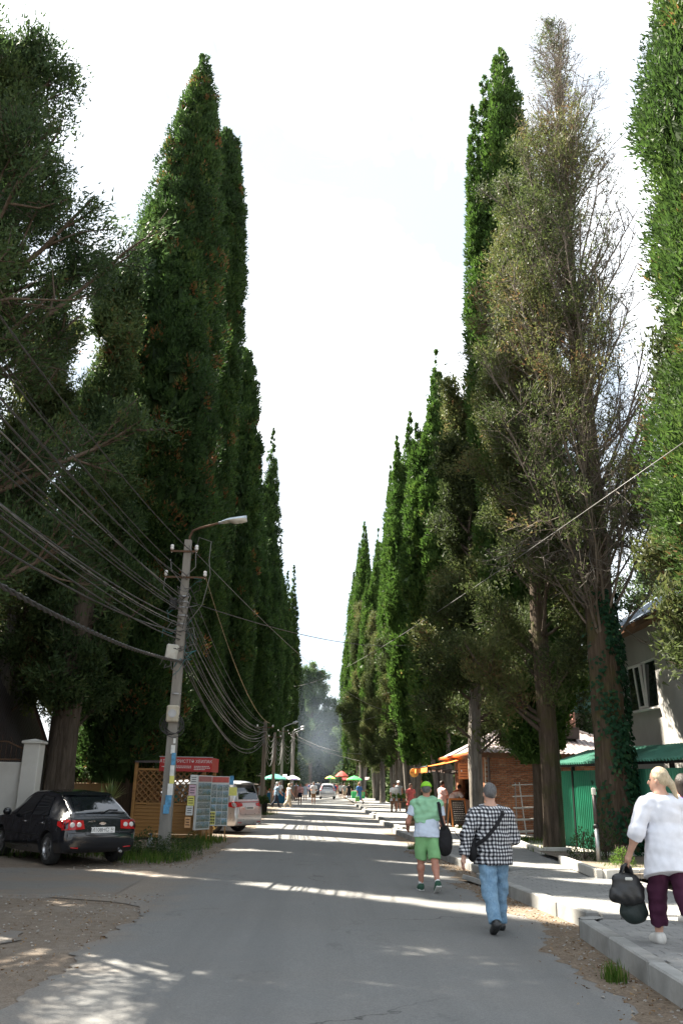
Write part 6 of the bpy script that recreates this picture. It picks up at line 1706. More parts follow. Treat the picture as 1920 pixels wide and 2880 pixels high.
for (x, y, lab) in ((-3.6, 72.5, 'blue draped sales table under the teal parasol'), (4.4, 98, 'green sales table under the bright green parasol')):
    t = thing('sales_table', lab, 'table', (x, y, 0)); c_ = cloth(lab.split()[0] + '_drape', (.03, .15, .26) if 'blue' in lab else (.05, .35, .12))
    MB().box((0, 0, .46), (1.5, .7, .84), bev=.03).build('drape', c_, t); m = MB()
    for k in range(16): m.box((random.uniform(-.65, .65), random.uniform(-.25, .25), .94), (.13, .1, .13), bev=.02, m=k % 3)
    m.build('goods', [mat('pale_goods', (.6, .5, .4)), mat('brown_goods', (.25, .12, .06)), mat('white_goods', (.65, .65, .62))], t)
# drifting grill smoke at the far end
m = MB(); m.lathe([(1.5, 0.1), (8, .6), (11, 5), (11, 12), (8, 20), (2, 26)], 24, (0, 0, 0))
sm = m.build('smoke', None or mat('x', (.5,) * 3), None, (-.5, 176, 0)); sm.scale = (1, 2.6, 1)
t = NT('blue_smoke'); vn = t.n('ShaderNodeVolumePrincipled'); n_ = t.noise(.09, 4, .6, t.pos())
r_ = t.n('ShaderNodeMapRange'); r_.inputs['From Min'].default_value = .38; r_.inputs['From Max'].default_value = .7; r_.inputs['To Min'].default_value = .003; r_.inputs['To Max'].default_value = .016
gd = t.n('ShaderNodeTexGradient', gradient_type='QUADRATIC_SPHERE'); mp_ = t.n('ShaderNodeMapping'); mp_.inputs['Location'].default_value = (-1, -1, -.7); mp_.inputs['Scale'].default_value = (2, 2, 1.6)
t.l(t.n('ShaderNodeTexCoord').outputs['Generated'], mp_.inputs['Vector']); t.l(mp_.outputs['Vector'], gd.inputs['Vector'])
ml = t.n('ShaderNodeMath', operation='MULTIPLY'); t.l(n_, r_.inputs['Value']); t.l(r_.outputs['Result'], ml.inputs[0]); t.l(gd.outputs['Fac'], ml.inputs[1]); t.l(ml.outputs[0], vn.inputs['Density']); vn.inputs['Color'].default_value = (.58, .70, .86, 1); vn.inputs['Anisotropy'].default_value = .3
t.l(vn.outputs['Volume'], t.out.inputs['Volume']); sm.data.materials.clear(); sm.data.materials.append(t.mat)
tag(sm, 'thin blue smoke drifting over the far end of the street', 'smoke', None, 'stuff')

# ------------------------------------------------------------------ people: one continuous body each, clothes as children
def snets(f, org, h):
    """naive surface nets: zero surface of the field f (negative inside) as quads"""
    s = f < 0
    c = np.zeros(tuple(np.array(f.shape) - 1), int)
    for i in (0, 1):
        for j in (0, 1):
            for k in (0, 1): c += s[i:f.shape[0] - 1 + i, j:f.shape[1] - 1 + j, k:f.shape[2] - 1 + k]
    mixed = (c > 0) & (c < 8); ix = np.argwhere(mixed)
    if len(ix) == 0: return np.zeros((0, 3)), np.zeros((0, 4), int)
    vid = -np.ones(mixed.shape, int); vid[mixed] = np.arange(len(ix))
    P = np.zeros((len(ix), 3)); N = np.zeros(len(ix))
    cs = [(i, j, k) for i in (0, 1) for j in (0, 1) for k in (0, 1)]
    for a in cs:
        for ax in range(3):
            if a[ax] == 1: continue
            b = list(a); b[ax] = 1
            fa = f[ix[:, 0] + a[0], ix[:, 1] + a[1], ix[:, 2] + a[2]]; fb = f[ix[:, 0] + b[0], ix[:, 1] + b[1], ix[:, 2] + b[2]]
            cr = (fa < 0) != (fb < 0); t = np.where(cr, fa / np.where(cr, fa - fb, 1), 0)
            q = np.array(a, float)[None].repeat(len(ix), 0); q[:, ax] += t
            P += q * cr[:, None]; N += cr
    V = (ix + P / N[:, None]) * h + org; F = []
    for ax in range(3):
        u, v = (ax + 1) % 3, (ax + 2) % 3
        sl = [slice(None)] * 3; sl2 = [slice(None)] * 3; sl[ax] = slice(0, -1); sl2[ax] = slice(1, None)
        a, b = s[tuple(sl)], s[tuple(sl2)]; e = np.argwhere(a != b); e = e[(e[:, u] > 0) & (e[:, v] > 0)]
        e = e[(e[:, u] < f.shape[u] - 1) & (e[:, v] < f.shape[v] - 1)]
        def cell(du, dv): q = e.copy(); q[:, u] -= du; q[:, v] -= dv; return vid[q[:, 0], q[:, 1], q[:, 2]]
        q = np.stack([cell(1, 1), cell(0, 1), cell(0, 0), cell(1, 0)], 1); fl = ~a[e[:, 0], e[:, 1], e[:, 2]]; q[fl] = q[fl][:, ::-1]
        F.append(q)
    return V, np.concatenate(F)

def sdf_mesh(name, prims, h, mats, k=.03, cuts=(), wr=0.0, seed=0):
    """prims: ('cone', a, b, ra, rb[, flat]) or ('ell', c, radii[, rot]); cuts: (point, normal) keep the side the normal leaves"""
    lo, hi = np.full(3, 1e9), np.full(3, -1e9)
    for p in prims:
        if p[0] == 'cone': pts = np.array([p[1], p[2]], float); r = max(p[3], p[4])
        else: pts = np.array([p[1]], float); r = max(p[2])
        lo = np.minimum(lo, pts.min(0) - r - .05); hi = np.maximum(hi, pts.max(0) + r + .05)
    n = np.ceil((hi - lo) / h).astype(int) + 1
    f = np.full(tuple(n), .5); ax = [lo[i] + np.arange(n[i]) * h for i in range(3)]
    for p in prims:
        if p[0] == 'cone': pts = np.array([p[1], p[2]], float); r = max(p[3], p[4])
        else: pts = np.array([p[1]], float); r = max(p[2])
        a0 = np.clip(((pts.min(0) - r - .07 - lo) / h).astype(int), 0, n); a1 = np.clip(((pts.max(0) + r + .07 - lo) / h).astype(int) + 2, 0, n)
        X, Y, Z = np.meshgrid(ax[0][a0[0]:a1[0]], ax[1][a0[1]:a1[1]], ax[2][a0[2]:a1[2]], indexing='ij')
        if p[0] == 'cone':
            a, b = pts; d = b - a; L2 = max(d @ d, 1e-9); rel = (X - a[0]) * d[0] + (Y - a[1]) * d[1] + (Z - a[2]) * d[2]
            t = np.clip(rel / L2, 0, 1); rx = p[6] if len(p) > 6 else (1, 1, 1)
            q = np.sqrt(((X - a[0] - d[0] * t) / rx[0]) ** 2 + ((Y - a[1] - d[1] * t) / rx[1]) ** 2 + ((Z - a[2] - d[2] * t) / rx[2]) ** 2) - (p[3] + (p[4] - p[3]) * t)
            if len(p) > 5 and p[5]: q = np.maximum(q, (rel - L2) / math.sqrt(L2))
        else:
            c = pts[0]; rd = p[2]; U = np.stack([X - c[0], Y - c[1], Z - c[2]], -1)
            if len(p) > 3 and p[3] is not None: U = U @ np.array(p[3])
            U = U / np.array(rd); ln = np.sqrt((U ** 2).sum(-1)); q = (ln - 1) * min(rd) * (.5 + .5 * np.clip(max(rd) / min(rd), 1, 1.5))
        sub_ = f[a0[0]:a1[0], a0[1]:a1[1], a0[2]:a1[2]]
        kk = p[7] if len(p) > 7 else k
        hh = np.clip(.5 + .5 * (sub_ - q) / kk, 0, 1); f[a0[0]:a1[0], a0[1]:a1[1], a0[2]:a1[2]] = sub_ * (1 - hh) + q * hh - kk * hh * (1 - hh)
    if wr or cuts:
        X, Y, Z = np.meshgrid(*ax, indexing='ij')
        if wr:
            rg = np.random.default_rng(seed)
            for _ in range(5):
                w = rg.normal(0, 1, 3) * np.array([22, 22, 30]); f += wr * .4 * np.sin(X * w[0] + Y * w[1] + Z * w[2] + rg.uniform(0, 6) + 1.2 * np.sin(Z * 17 + X * 9))
        for c, nn in cuts:
            nn = np.array(nn, float); nn /= np.linalg.norm(nn); f = np.maximum(f, -((X - c[0]) * nn[0] + (Y - c[1]) * nn[1] + (Z - c[2]) * nn[2]))
    f[0], f[-1], f[:, 0], f[:, -1], f[:, :, 0], f[:, :, -1] = (.5,) * 6
    V, F = snets(f, lo, h)
    return np_mesh(name, V, F, mats, True)

class Fig:
    """joints of a figure facing +Y, feet at z = 0"""
    def __init__(s, H=1.74, girth=1.0, legs=((15, 5), (-12, 22)), arms=((-15, 8, 20), (20, 8, 25)), lean=3, sh=.118, head=(0, 0), female=False, bend=0):
        s.H, s.g, s.female = H, girth, female
        hip = np.array([0, 0, .525 * H]); s.hip = hip
        hw = .052 * H
        s.leg = []
        for sd, (th, kn) in zip((-1, 1), legs):
            a = hip + [sd * hw, 0, -.01 * H]; t = R(th); k = a + .245 * H * np.array([sd * .02, math.sin(t), -math.cos(t)])
            t2 = R(th - kn); an = k + .243 * H * np.array([0, math.sin(t2), -math.cos(t2)])
            s.leg.append([a, k, an, max(-1.0, min(.5, t2 * .9 if t2 < 0 else -t2 * .4))])
        low = min(l[2][2] - .042 * H * math.cos(l[3]) - (.07 * H * max(0, math.sin(-l[3]))) for l in s.leg)
        off = np.array([0, 0, -low]); s.hip = hip + off
        for l in s.leg:
            for i in range(3): l[i] = l[i] + off
        ln = R(lean + bend * .4); up = np.array([0, math.sin(ln), math.cos(ln)]); s.waist = s.hip + up * .09 * H
        ln2 = R(lean + bend); up2 = np.array([0, math.sin(ln2), math.cos(ln2)]); s.up = up2
        s.chest = s.waist + up2 * .115 * H; s.neck = s.chest + up2 * .10 * H
        s.head = s.neck + (up2 * .6 + np.array([0, 0, .4])) * .098 * H + np.array([0, .012, 0]); s.sh = sh * H
        s.yaw, s.pit = R(head[0]), R(head[1])
        s.arm = []
        for sd, (fl, ab, el, *ex) in zip((-1, 1), arms):
            a = s.neck + np.array([sd * s.sh * (1 + .10 * (girth - 1)), -.005, -.048 * H]); t, b = R(fl), R(ab)
            d = np.array([sd * math.sin(b), math.sin(t) * math.cos(b), -math.cos(t) * math.cos(b)]); e = a + d * .172 * H
            t2 = R(fl + el); inn = R(ex[0]) if ex else 0; b2 = b * .5 - inn
            d2 = np.array([sd * math.sin(b2), math.sin(t2) * math.cos(b2), -math.cos(t2) * math.cos(b2)]); w = e + d2 * .152 * H
            s.arm.append([a, e, w, d2, sd])
    def M(s): return np.array(Matrix.Rotation(s.yaw, 3, 'Z') @ Matrix.Rotation(s.pit, 3, 'X'))
    def torso(s, inf=0.0):
        g, H = s.g, s.H; f = s.female
        return [('ell', s.hip + [0, 0, .01], (.098 * H * g + inf, .07 * H * g + inf, .075 * H + inf)), ('ell', s.waist + [0, .01 * (g - 1), 0], ((.083 if not f else .076) * H * g ** 1.2 + inf, .062 * H * g ** 1.4 + inf, .09 * H + inf)),
                ('ell', s.chest, ((.098 if not f else .088) * H * g + inf, .065 * H * g + inf, .10 * H + inf)), ('ell', s.chest + s.up * .055 * H, (.105 * H * (1 + .6 * (g - 1)) + inf, .055 * H * g + inf, .05 * H + inf)),
                ('cone', s.arm[0][0] + [.02, 0, -.005], s.neck + [-.03, 0, .0], .034 * H + inf, .036 * H + inf), ('cone', s.arm[1][0] + [-.02, 0, -.005], s.neck + [.03, 0, .0], .034 * H + inf, .036 * H + inf)]
    def body(s, hands=True):
        H, g = s.H, s.g; p = s.torso()
        p.append(('cone', s.neck - s.up * .02, s.head - [0, 0, .02], .036 * H * (1 + .4 * (g - 1)), .034 * H))
        Mr = s.M(); hd = s.head
        def hp(v): return hd + Mr @ (np.array(v) * H / 1.74)
        p += [('ell', hp((0, -.008, .03)), (.076 * H / 1.74, .096 * H / 1.74, .10 * H / 1.74), Mr), ('ell', hp((0, .028, -.045)), (.058 * H / 1.74, .066 * H / 1.74, .068 * H / 1.74), Mr), ('ell', hp((0, .072, -.088)), (.024, .02, .02), Mr)]
        if hands:
            p += [('cone', hp((0, .088, .012)), hp((0, .112, -.026)), .011, .015, False, (1, 1, 1), .012), ('ell', hp((0, .088, -.056)), (.022, .012, .010), None, 0, 0, 0, .01),
                  ('ell', hp((-.080, -.002, -.005)), (.013, .022, .032), Mr, 0, 0, 0, .012), ('ell', hp((.080, -.002, -.005)), (.013, .022, .032), Mr, 0, 0, 0, .012)]
        for l in s.leg:
            a, k, an, fp = l
            p += [('cone', a, k, .053 * H * g ** .8, .034 * H * g ** .5), ('cone', k, k + (an - k) * .35, .033 * H, .034 * H * g ** .4), ('cone', k + (an - k) * .3, an, .034 * H * g ** .4, .021 * H)]
            d = np.array([0, math.cos(fp), math.sin(fp)]); p += [('cone', an + [0, -.015, -.018 * H], an + d * .085 * H + [0, 0, -.026 * H], .022 * H, .019 * H)]
        for (a, e, w, d2, sd) in s.arm:
            p += [('cone', a, e, .031 * H * g ** .6, .025 * H * g ** .4), ('cone', e, e + (w - e) * .35, .025 * H, .0245 * H * g ** .3), ('cone', e + (w - e) * .3, w, .0245 * H * g ** .3, .0165 * H)]
            p += s.hand(w, d2, sd, hands)
        return p
    def hand(s, w, d, sd, fine):
        d = d / np.linalg.norm(d); H = s.H / 1.74
        n = np.array([-sd, .15, 0.]); n -= d * (n @ d); n /= np.linalg.norm(n); fwd = np.cross(n, d); fwd *= np.sign(fwd[1] + 1e-6) if abs(fwd[1]) > .2 else 1
        pc = w + d * .05 * H
        out = [('cone', w, pc, .026 * H, .030 * H, False, (1, 1, 1), .02)]
        if not fine: return out + [('cone', pc, pc + d * .09 * H + n * .025, .026 * H, .016 * H)]
        out += [('cone', pc - fwd * .016 * H, pc + fwd * .018 * H, .024 * H, .024 * H, False, (1, 1, 1), .02)]
        for i, (o, L) in enumerate(((-.032, .058), (-.011, .072), (.011, .078), (.032, .068))):
            b = w + d * .088 * H + fwd * o * H; c = b + (d * .9 + n * .22) * L * .52 * H; e = c + (d * .62 + n * .62) * L * .52 * H
            out += [('cone', b - d * .02, c, .0105 * H, .0098 * H, False, (1, 1, 1), .006), ('cone', c, e, .0098 * H, .0085 * H, False, (1, 1, 1), .006)]
        b = w + d * .035 * H + fwd * .028 * H; c = b + (d * .62 + fwd * .62 + n * .25) * .045 * H; e = c + (d * .85 + fwd * .25 + n * .35) * .034 * H
        return out + [('cone', b, c, .013 * H, .0115 * H, False, (1, 1, 1), .01), ('cone', c, e, .0115 * H, .009 * H, False, (1, 1, 1), .006)]
    # garments -------------------------------------------------------------
    def shirt(s, sleeve=.55, inf=.018, hem=.0, flare=.0, both=(True, True)):
        H = s.H; p = s.torso(inf); p.append(('cone', s.waist, s.hip + [0, -.0, -.06 * H + hem], .088 * H * s.g ** 1.2 + inf, .095 * H * s.g + inf + flare, True, (1.05, .78, 1)))
        for (a, e, w, d2, sd), on in zip(s.arm, both):
            if not on: continue
            r0, r1 = .031 * H * s.g ** .6 + inf + .006, .025 * H * s.g ** .4 + inf + .01
            if sleeve <= 1: b = a + (e - a) * sleeve; p.append(('cone', a, b, r0, r0 + (r1 - r0) * sleeve + .006, True))
            else: b = e + (w - e) * (sleeve - 1); p += [('cone', a, e, r0, r1), ('cone', e, b, r1, .020 * H + inf + .004 if sleeve > 1.7 else r1, True)]
        return p, [(s.hip + np.array([0, 0, -.06 * H + hem]), (0, 0, 1)), (s.neck + s.up * .022 * H + np.array([0, -.01, 0]), (0, .25, -1))]
    def trousers(s, length=2.0, inf=.014, wide=.0):
        H = s.H; p = [('ell', s.hip + [0, 0, -.01], (.094 * H * s.g + inf, .068 * H * s.g + inf, .075 * H + inf))]
        for (a, k, an, fp) in s.leg:
            r0, r1, r2 = .053 * H * s.g ** .8 + inf, .036 * H * s.g ** .5 + inf + wide, .027 * H + inf + wide
            if length <= 1: p.append(('cone', a, a + (k - a) * length, r0 + wide, r0 + (r1 - r0) * length + wide, True))
            else: p += [('cone', a, k, r0, r1), ('cone', k, k + (an - k) * (length - 1), r1, r1 + (r2 - r1) * (length - 1), True)]
        return p, [(s.hip + np.array([0, 0, .075 * H]), (0, 0, -1))]
    def skirt(s, z, r, top=None):
        H = s.H; t = s.waist if top is None else top; b = np.array([t[0], t[1] * .5, z])
        return [('ell', s.hip, (.1 * H * s.g + .02, .075 * H * s.g + .02, .09 * H)), ('cone', t, b, .08 * H * s.g + .012, r, True, (1.0, .82, 1))], [(s.waist + np.array([0, 0, .02]), (0, 0, -1)), (b, (0, 0, 1))]
    def shoe(s, i, inf=.012, sole=True):
        a, k, an, fp = s.leg[i]; H = s.H; d = np.array([0, math.cos(fp), math.sin(fp)]); u = np.array([0, -math.sin(fp), math.cos(fp)])
        return [('cone', an + d * -.02 * H - u * .016 * H, an + d * .085 * H - u * .023 * H, .023 * H + inf, .0195 * H + inf, False, (.92, 1, 1)), ('ell', an - u * .0 - d * .012 * H, (.03 * H, .032 * H, .03 * H)), ('cone', an + d * .02 * H - u * .016 * H, an + d * .07 * H - u * .02 * H, .026 * H + inf * .5, .022 * H + inf * .5)], [(an - u * .043 * H, u), (an + u * .022 * H, -u)]
    def hair(s, length=0.0, vol=.012, bald=0.0, bun=False, tail=0):
        H = s.H / 1.74; Mr = s.M()
        def hp(v): return s.head + Mr @ (np.array(v) * H)
        p = [('ell', hp((0, -.014, .036)), ((.078 + vol) * H, (.098 + vol * .8) * H, (.100 + vol) * H), Mr)]
        if length: p += [('cone', hp((0, -.055, .0)), hp((0, -.085, -.06 - length)), .072 * H + vol, .05 * H + vol * .5), ('cone', hp((-.05, -.02, 0)), hp((-.06, -.03, -.06 - length)), .04 * H, .03 * H), ('cone', hp((.05, -.02, 0)), hp((.06, -.03, -.06 - length)), .04 * H, .03 * H)]
        if tail: p += [('cone', hp((0, -.09, .01)), hp((0, -.13, -.03)), .045, .035), ('cone', hp((0, -.13, -.03)), hp((.03, -.17, -.03 - tail)), .036, .018)]
        if bun: p.append(('ell', hp((0, -.11, .06)), (.045, .04, .04)))
        c = [(hp((0, .048, .045)), tuple(Mr @ np.array((0, -1.0, .62))))]
        if not (length or tail): c.append((hp((0, -.06, -.052)), tuple(Mr @ np.array((0, -.25, 1)))))
        return p, c

def skin(name, col):
    t = NT(name); n = t.noise(11, 4, .6, t.coord())
    t.bsdf(t.ramp(n, [(.3, tuple(x * .88 for x in col)), (.7, tuple(min(1, x * 1.08) for x in col))]), .55, 0, .35, None, Subsurface_Weight=.08); return t.mat
SK = [skin('tanned_skin', (.36, .19, .125)), skin('fair_skin', (.50, .30, .22)), skin('sunburnt_skin', (.42, .20, .14))]
def hairmat(name, a, b):
    t = NT(name); n = t.noise(10, 6, .7, t.coord('Object', (9, 9, 1.2))); t.bsdf(t.ramp(n, [(.3, a), (.7, b)]), .5, 0, .4, t.bump(n, .5, .02)); return t.mat
HAIR = {'dark': hairmat('dark_hair', (.012, .009, .007), (.045, .034, .026)), 'brown': hairmat('brown_hair', (.05, .028, .016), (.12, .07, .042)), 'grey': hairmat('greying_hair', (.04, .04, .042), (.17, .17, .17)), 'blond': hairmat('blond_hair', (.30, .24, .15), (.56, .47, .33)), 'red': hairmat('auburn_hair', (.16, .06, .03), (.30, .14, .07)), 'white': hairmat('white_hair', (.4, .4, .4), (.65, .65, .64))}
M_EYE = mat('dark_eye', (.02, .015, .012), .2); M_SOLE = mat('shoe_sole', (.60, .60, .57), .7, .1, 8)

def add_face(fg, root):
    Mr = fg.M(); H = fg.H / 1.74
    for sx in (-1, 1):
        p = fg.head + Mr @ (np.array([sx * .031, .087, .008]) * H)
        MB().lathe([(.002, -.008), (.010, -.003), (.010, .003), (.002, .008)], 8, tuple(p), axis='X').build('eye', M_EYE, root)
        q = fg.head + Mr @ (np.array([sx * .031, .090, .03]) * H); MB().tube([tuple(q - Mr @ np.array([.016, .003, 0])), tuple(q), tuple(q + Mr @ np.array([.016, -.003, 0]))], .004, 4).build('eyebrow', HAIR['brown'], root)
    p = fg.head + Mr @ (np.array([0, .098, -.056]) * H); MB().tube([tuple(p - Mr @ np.array([.02, .006, 0])), tuple(p), tuple(p + Mr @ np.array([.02, -.006, 0]))], .005, 5).build('mouth', mat('lip', (.35, .12, .10), .5), root)

def person(label, loc, hdg, fg, res, parts, skin_=0, fine=False, group=None, face=False, z=0.0):
    """parts: (name, (prims, cuts), material, wrinkle)"""
    me = sdf_mesh('body', fg.body(fine), res * (.92 if fine else 1), SK[skin_])
    o = link_mesh('person', me, None, (*loc, z), (0, 0, R(hdg))); tag(o, label, 'person', group)
    for i, (nm, (pr, cu), mt, wr) in enumerate(parts):
        link_mesh(nm, sdf_mesh(nm, pr, res, mt, .025, cu, wr, i + 3), o)
    if face: add_face(fg, o)
    return o
def shoes(fg, mt, inf=.012): return [('shoe', fg.shoe(0, inf), mt, 0), ('shoe', fg.shoe(1, inf), mt, 0)]

# --- man in the checked shirt
def mat_gingham():
    t = NT('checked_shirt'); co = t.coord(); sp = t.n('ShaderNodeSeparateXYZ'); t.l(co, sp.inputs[0])
    nz = t.noise(5, 2, .5, co)
    def stripe(sock, sc):
        a = t.n('ShaderNodeMath', operation='MULTIPLY_ADD'); a.inputs[1].default_value = sc; t.l(sock, a.inputs[0]); t.l(nz, a.inputs[2])
        s_ = t.n('ShaderNodeMath', operation='FRACT'); t.l(a.outputs[0], s_.inputs[0]); g = t.n('ShaderNodeMath', operation='GREATER_THAN'); g.inputs[1].default_value = .5; t.l(s_.outputs[0], g.inputs[0]); return g.outputs[0]
    sm_ = t.n('ShaderNodeMath', operation='MULTIPLY_ADD'); sm_.inputs[1].default_value = .35; t.l(sp.outputs['Y'], sm_.inputs[0]); t.l(sp.outputs['X'], sm_.inputs[2])
    a, b = stripe(sm_.outputs[0], 24), stripe(sp.outputs['Z'], 22); ad = t.n('ShaderNodeMath', operation='ADD'); t.l(a, ad.inputs[0]); t.l(b, ad.inputs[1]); hf = t.n('ShaderNodeMath', operation='MULTIPLY'); hf.inputs[1].default_value = .5; t.l(ad.outputs[0], hf.inputs[0])
    c = t.ramp(hf.outputs[0], [(0, (.62, .63, .64)), (.5, (.13, .135, .15)), (1, (.008, .008, .011))]); t.bsdf(c, .85, 0, .2, t.bump(t.noise(16, 3, .5, co), .4, .03)); return t.mat
def mat_denim():
    t = NT('light_denim'); co = t.coord(); n = t.noise(5, 5, .6, co); n2 = t.noise(70, 3, .6, t.coord('Object', (1, 1, .3)))
    c = t.ramp(n, [(.3, (.10, .20, .31)), (.7, (.21, .34, .46))]); c = t.mix(c, t.ramp(n2, [(.3, (.08, .16, .26)), (.7, (.30, .43, .54))]), .35); t.bsdf(c, .9, 0, .2, t.bump(t.noise(13, 3, .6, co, 1), .5, .03)); return t.mat
M_BLKCL = cloth('black_fabric', (.014, .014, .016)); M_BLKLEATH = mat('black_leather', (.02, .021, .022), .38, .2, 6, bump=.3, bscale=25)
fg = Fig(1.71, 1.26, ((-16, 14), (10, 6)), ((-16, 26, 6), (4, 16, 68, 8)), 4, .124, (4, 0))
sp_, sc_ = fg.shirt(1.93, .024, -.05, .012)
p1 = person('stout man walking away in a black and white checked shirt and light blue jeans', (2.22, 11.15), 6, fg, .0105,
       [('shirt', (sp_, sc_), mat_gingham(), .008), ('trousers', fg.trousers(1.97, .016, .012), mat_denim(), .008), *shoes(fg, M_BLKLEATH), ('hair', fg.hair(0, .010), HAIR['grey'], .003)], 1, True)
bg = thing('sling_bag', 'black sling bag on the left hip of the man in the checked shirt', 'bag', (0, 0, 0)); bg.matrix_world = Matrix.Translation((2.22, 11.15, 0)) @ Matrix.Rotation(R(6), 4, 'Z')
link_mesh('pouch', sdf_mesh('pouch', [('ell', (-.27, .02, .98), (.06, .11, .17)), ('ell', (-.28, -.03, .92), (.06, .09, .12))], .012, M_BLKCL), bg)
pts = [(.14, .02, 1.44), (.10, -.16, 1.38), (-.03, -.235, 1.22), (-.16, -.22, 1.08), (-.25, -.1, 1.0), (-.27, 0, 1.08)]
m = MB()
for a, b in zip(pts[:-1], pts[1:]): m.bar(a, Vector(b) + (Vector(b) - Vector(a)) * .08, .045, .012, up=(0, -1, .4))
m.build('strap', M_BLKCL, bg)

# --- man with the lime cap and mint sweater
M_MINT = cloth('mint_sweater', (.26, .50, .32), wr=.3); M_TEE = cloth('pale_blue_tee', (.52, .60, .72)); M_GSH = cloth('green_shorts', (.20, .42, .19)); M_SOCK = cloth('white_sock', (.74, .74, .74))
fg = Fig(1.73, 1.12, ((12, 8), (-14, 20)), ((4, 22, 62, 18), (-6, 12, 18)), 3, .12, (-8, 4))
sp_, sc_ = fg.shirt(.62, .022, .03, .022)
g_, H_ = fg.g, fg.H
drape = [('ell', fg.chest + [0, -.03, .0], (.155 * H_ * .95, .085 * H_, .155 * H_)), ('cone', fg.arm[0][0] + [.0, -.01, .03], fg.arm[1][0] + [0, -.01, .03], .085, .085), ('cone', fg.neck + [-.08, -.06, -.05], fg.waist + [-.09, -.06, .0], .13, .125, True, (1, .72, 1)), ('cone', fg.neck + [.08, -.06, -.05], fg.waist + [.13, -.05, .05], .13, .11, True, (1, .72, 1)), ('cone', fg.neck + [-.09, -.02, .03], fg.neck + [.09, -.02, .03], .06, .06)]
socks = [('sock', ([('cone', l[2] + (l[1] - l[2]) * .42, l[2], .042, .042)], [(l[2] + (l[1] - l[2]) * .36, (l[2] - l[1])), (l[2] - np.array([0, 0, .05]), (0, 0, 1))]), M_SOCK, .002) for l in fg.leg]
M_DGS = mat('dark_green_canvas_shoe', (.02, .075, .045), .8, .15, 9)
cap_p = [('ell', fg.head + [0, -.012, .05], (.098, .115, .098))]
c2p = (1.88, 15.1)
p2 = person('man in a lime green cap with a mint sweater over his shoulders', c2p, 4, fg, .0115,
       [('tee_shirt', (sp_, sc_), M_TEE, .006), ('sweater', (drape, [(fg.waist + np.array([0, 0, -.01]), (-.28, 0, 1)), (fg.neck + np.array([0, .0, .075]), (0, .35, -1))]), M_MINT, .014), ('shorts', fg.trousers(.97, .012, .012), M_GSH, .01), *socks, *shoes(fg, M_DGS),
        ('hair', fg.hair(0, .004), HAIR['grey'], .0), ('cap', (cap_p, [(fg.head + np.array([0, 0, .042]), (0, .22, 1))]), cloth('lime_cap', (.24, .56, .04)), 0), ('cap_front', ([('ell', fg.head + [0.015, .03, .062], (.092, .10, .088))], [(fg.head + np.array([0, .055, .04]), (0, 1, .25))]), M_SOCK, 0)], 2, True)
m = MB(); m.grid(lambda u, v: (fg.head[0] + .085 * math.cos(math.pi * u), fg.head[1] + .08 + .11 * v * math.sin(math.pi * u), fg.head[2] + .055 - .03 * v), 10, 3); m.grid(lambda u, v: (fg.head[0] + .085 * math.cos(math.pi * u), fg.head[1] + .08 + .11 * v * math.sin(math.pi * u), fg.head[2] + .048 - .03 * v), 10, 3, flip=True); m.build('cap_peak', M_SOCK, p2)
for l in fg.leg:
    d = np.array([0, math.cos(l[3]), math.sin(l[3])]); u = np.array([0, -math.sin(l[3]), math.cos(l[3])]); b = l[2] - u * .066
    m = MB().bar(tuple(b - d * .07), tuple(b + d * .185), .092, .022, up=tuple(u), bev=.008); m.build('shoe_sole', M_SOLE, p2)
bg = thing('shoulder_bag', 'black backpack slung at the right hip of the man in the lime cap', 'bag'); bg.matrix_world = Matrix.Translation((*c2p, 0)) @ Matrix.Rotation(R(4), 4, 'Z')
link_mesh('pack', sdf_mesh('pack', [('ell', (.30, -.06, .80), (.12, .10, .22)), ('ell', (.29, -.08, .72), (.125, .11, .15)), ('ell', (.30, -.05, .95), (.085, .08, .10))], .012, M_BLKCL, .04, (), .006), bg)
m = MB()
for a, b in zip([(.17, .02, 1.47), (.185, -.13, 1.40), (.20, -.19, 1.2), (.25, -.16, 1.05)], [(.185, -.13, 1.40), (.20, -.19, 1.2), (.25, -.16, 1.05), (.28, -.1, .96)]): m.bar(a, b, .055, .012, up=(0, -1, .3))
m.build('strap', M_BLKCL, bg); m = MB(); m.bar((.36, -.08, .95), (.47, -.1, .96), .03, .014); m.bar((.46, -.1, .955), (.53, -.12, .85), .03, .01); m.build('loose_strap', M_BLKCL, bg)
o = link_mesh('bundle', sdf_mesh('bundle', [('ell', (0, 0, 0), (.10, .13, .075)), ('ell', (.03, .06, .02), (.07, .08, .06))], .012, cloth('tan_bundle', (.24, .16, .09)), .03, (), .012)); o.matrix_world = Matrix.Translation((*c2p, 0)) @ Matrix.Rotation(R(4), 4, 'Z') @ Matrix.Translation(tuple((fg.arm[0][1] + fg.arm[0][2]) / 2 + np.array([.07, .0, .05])))
tag(o, 'tan bundle held under the left arm of the man in the lime cap', 'bundle')

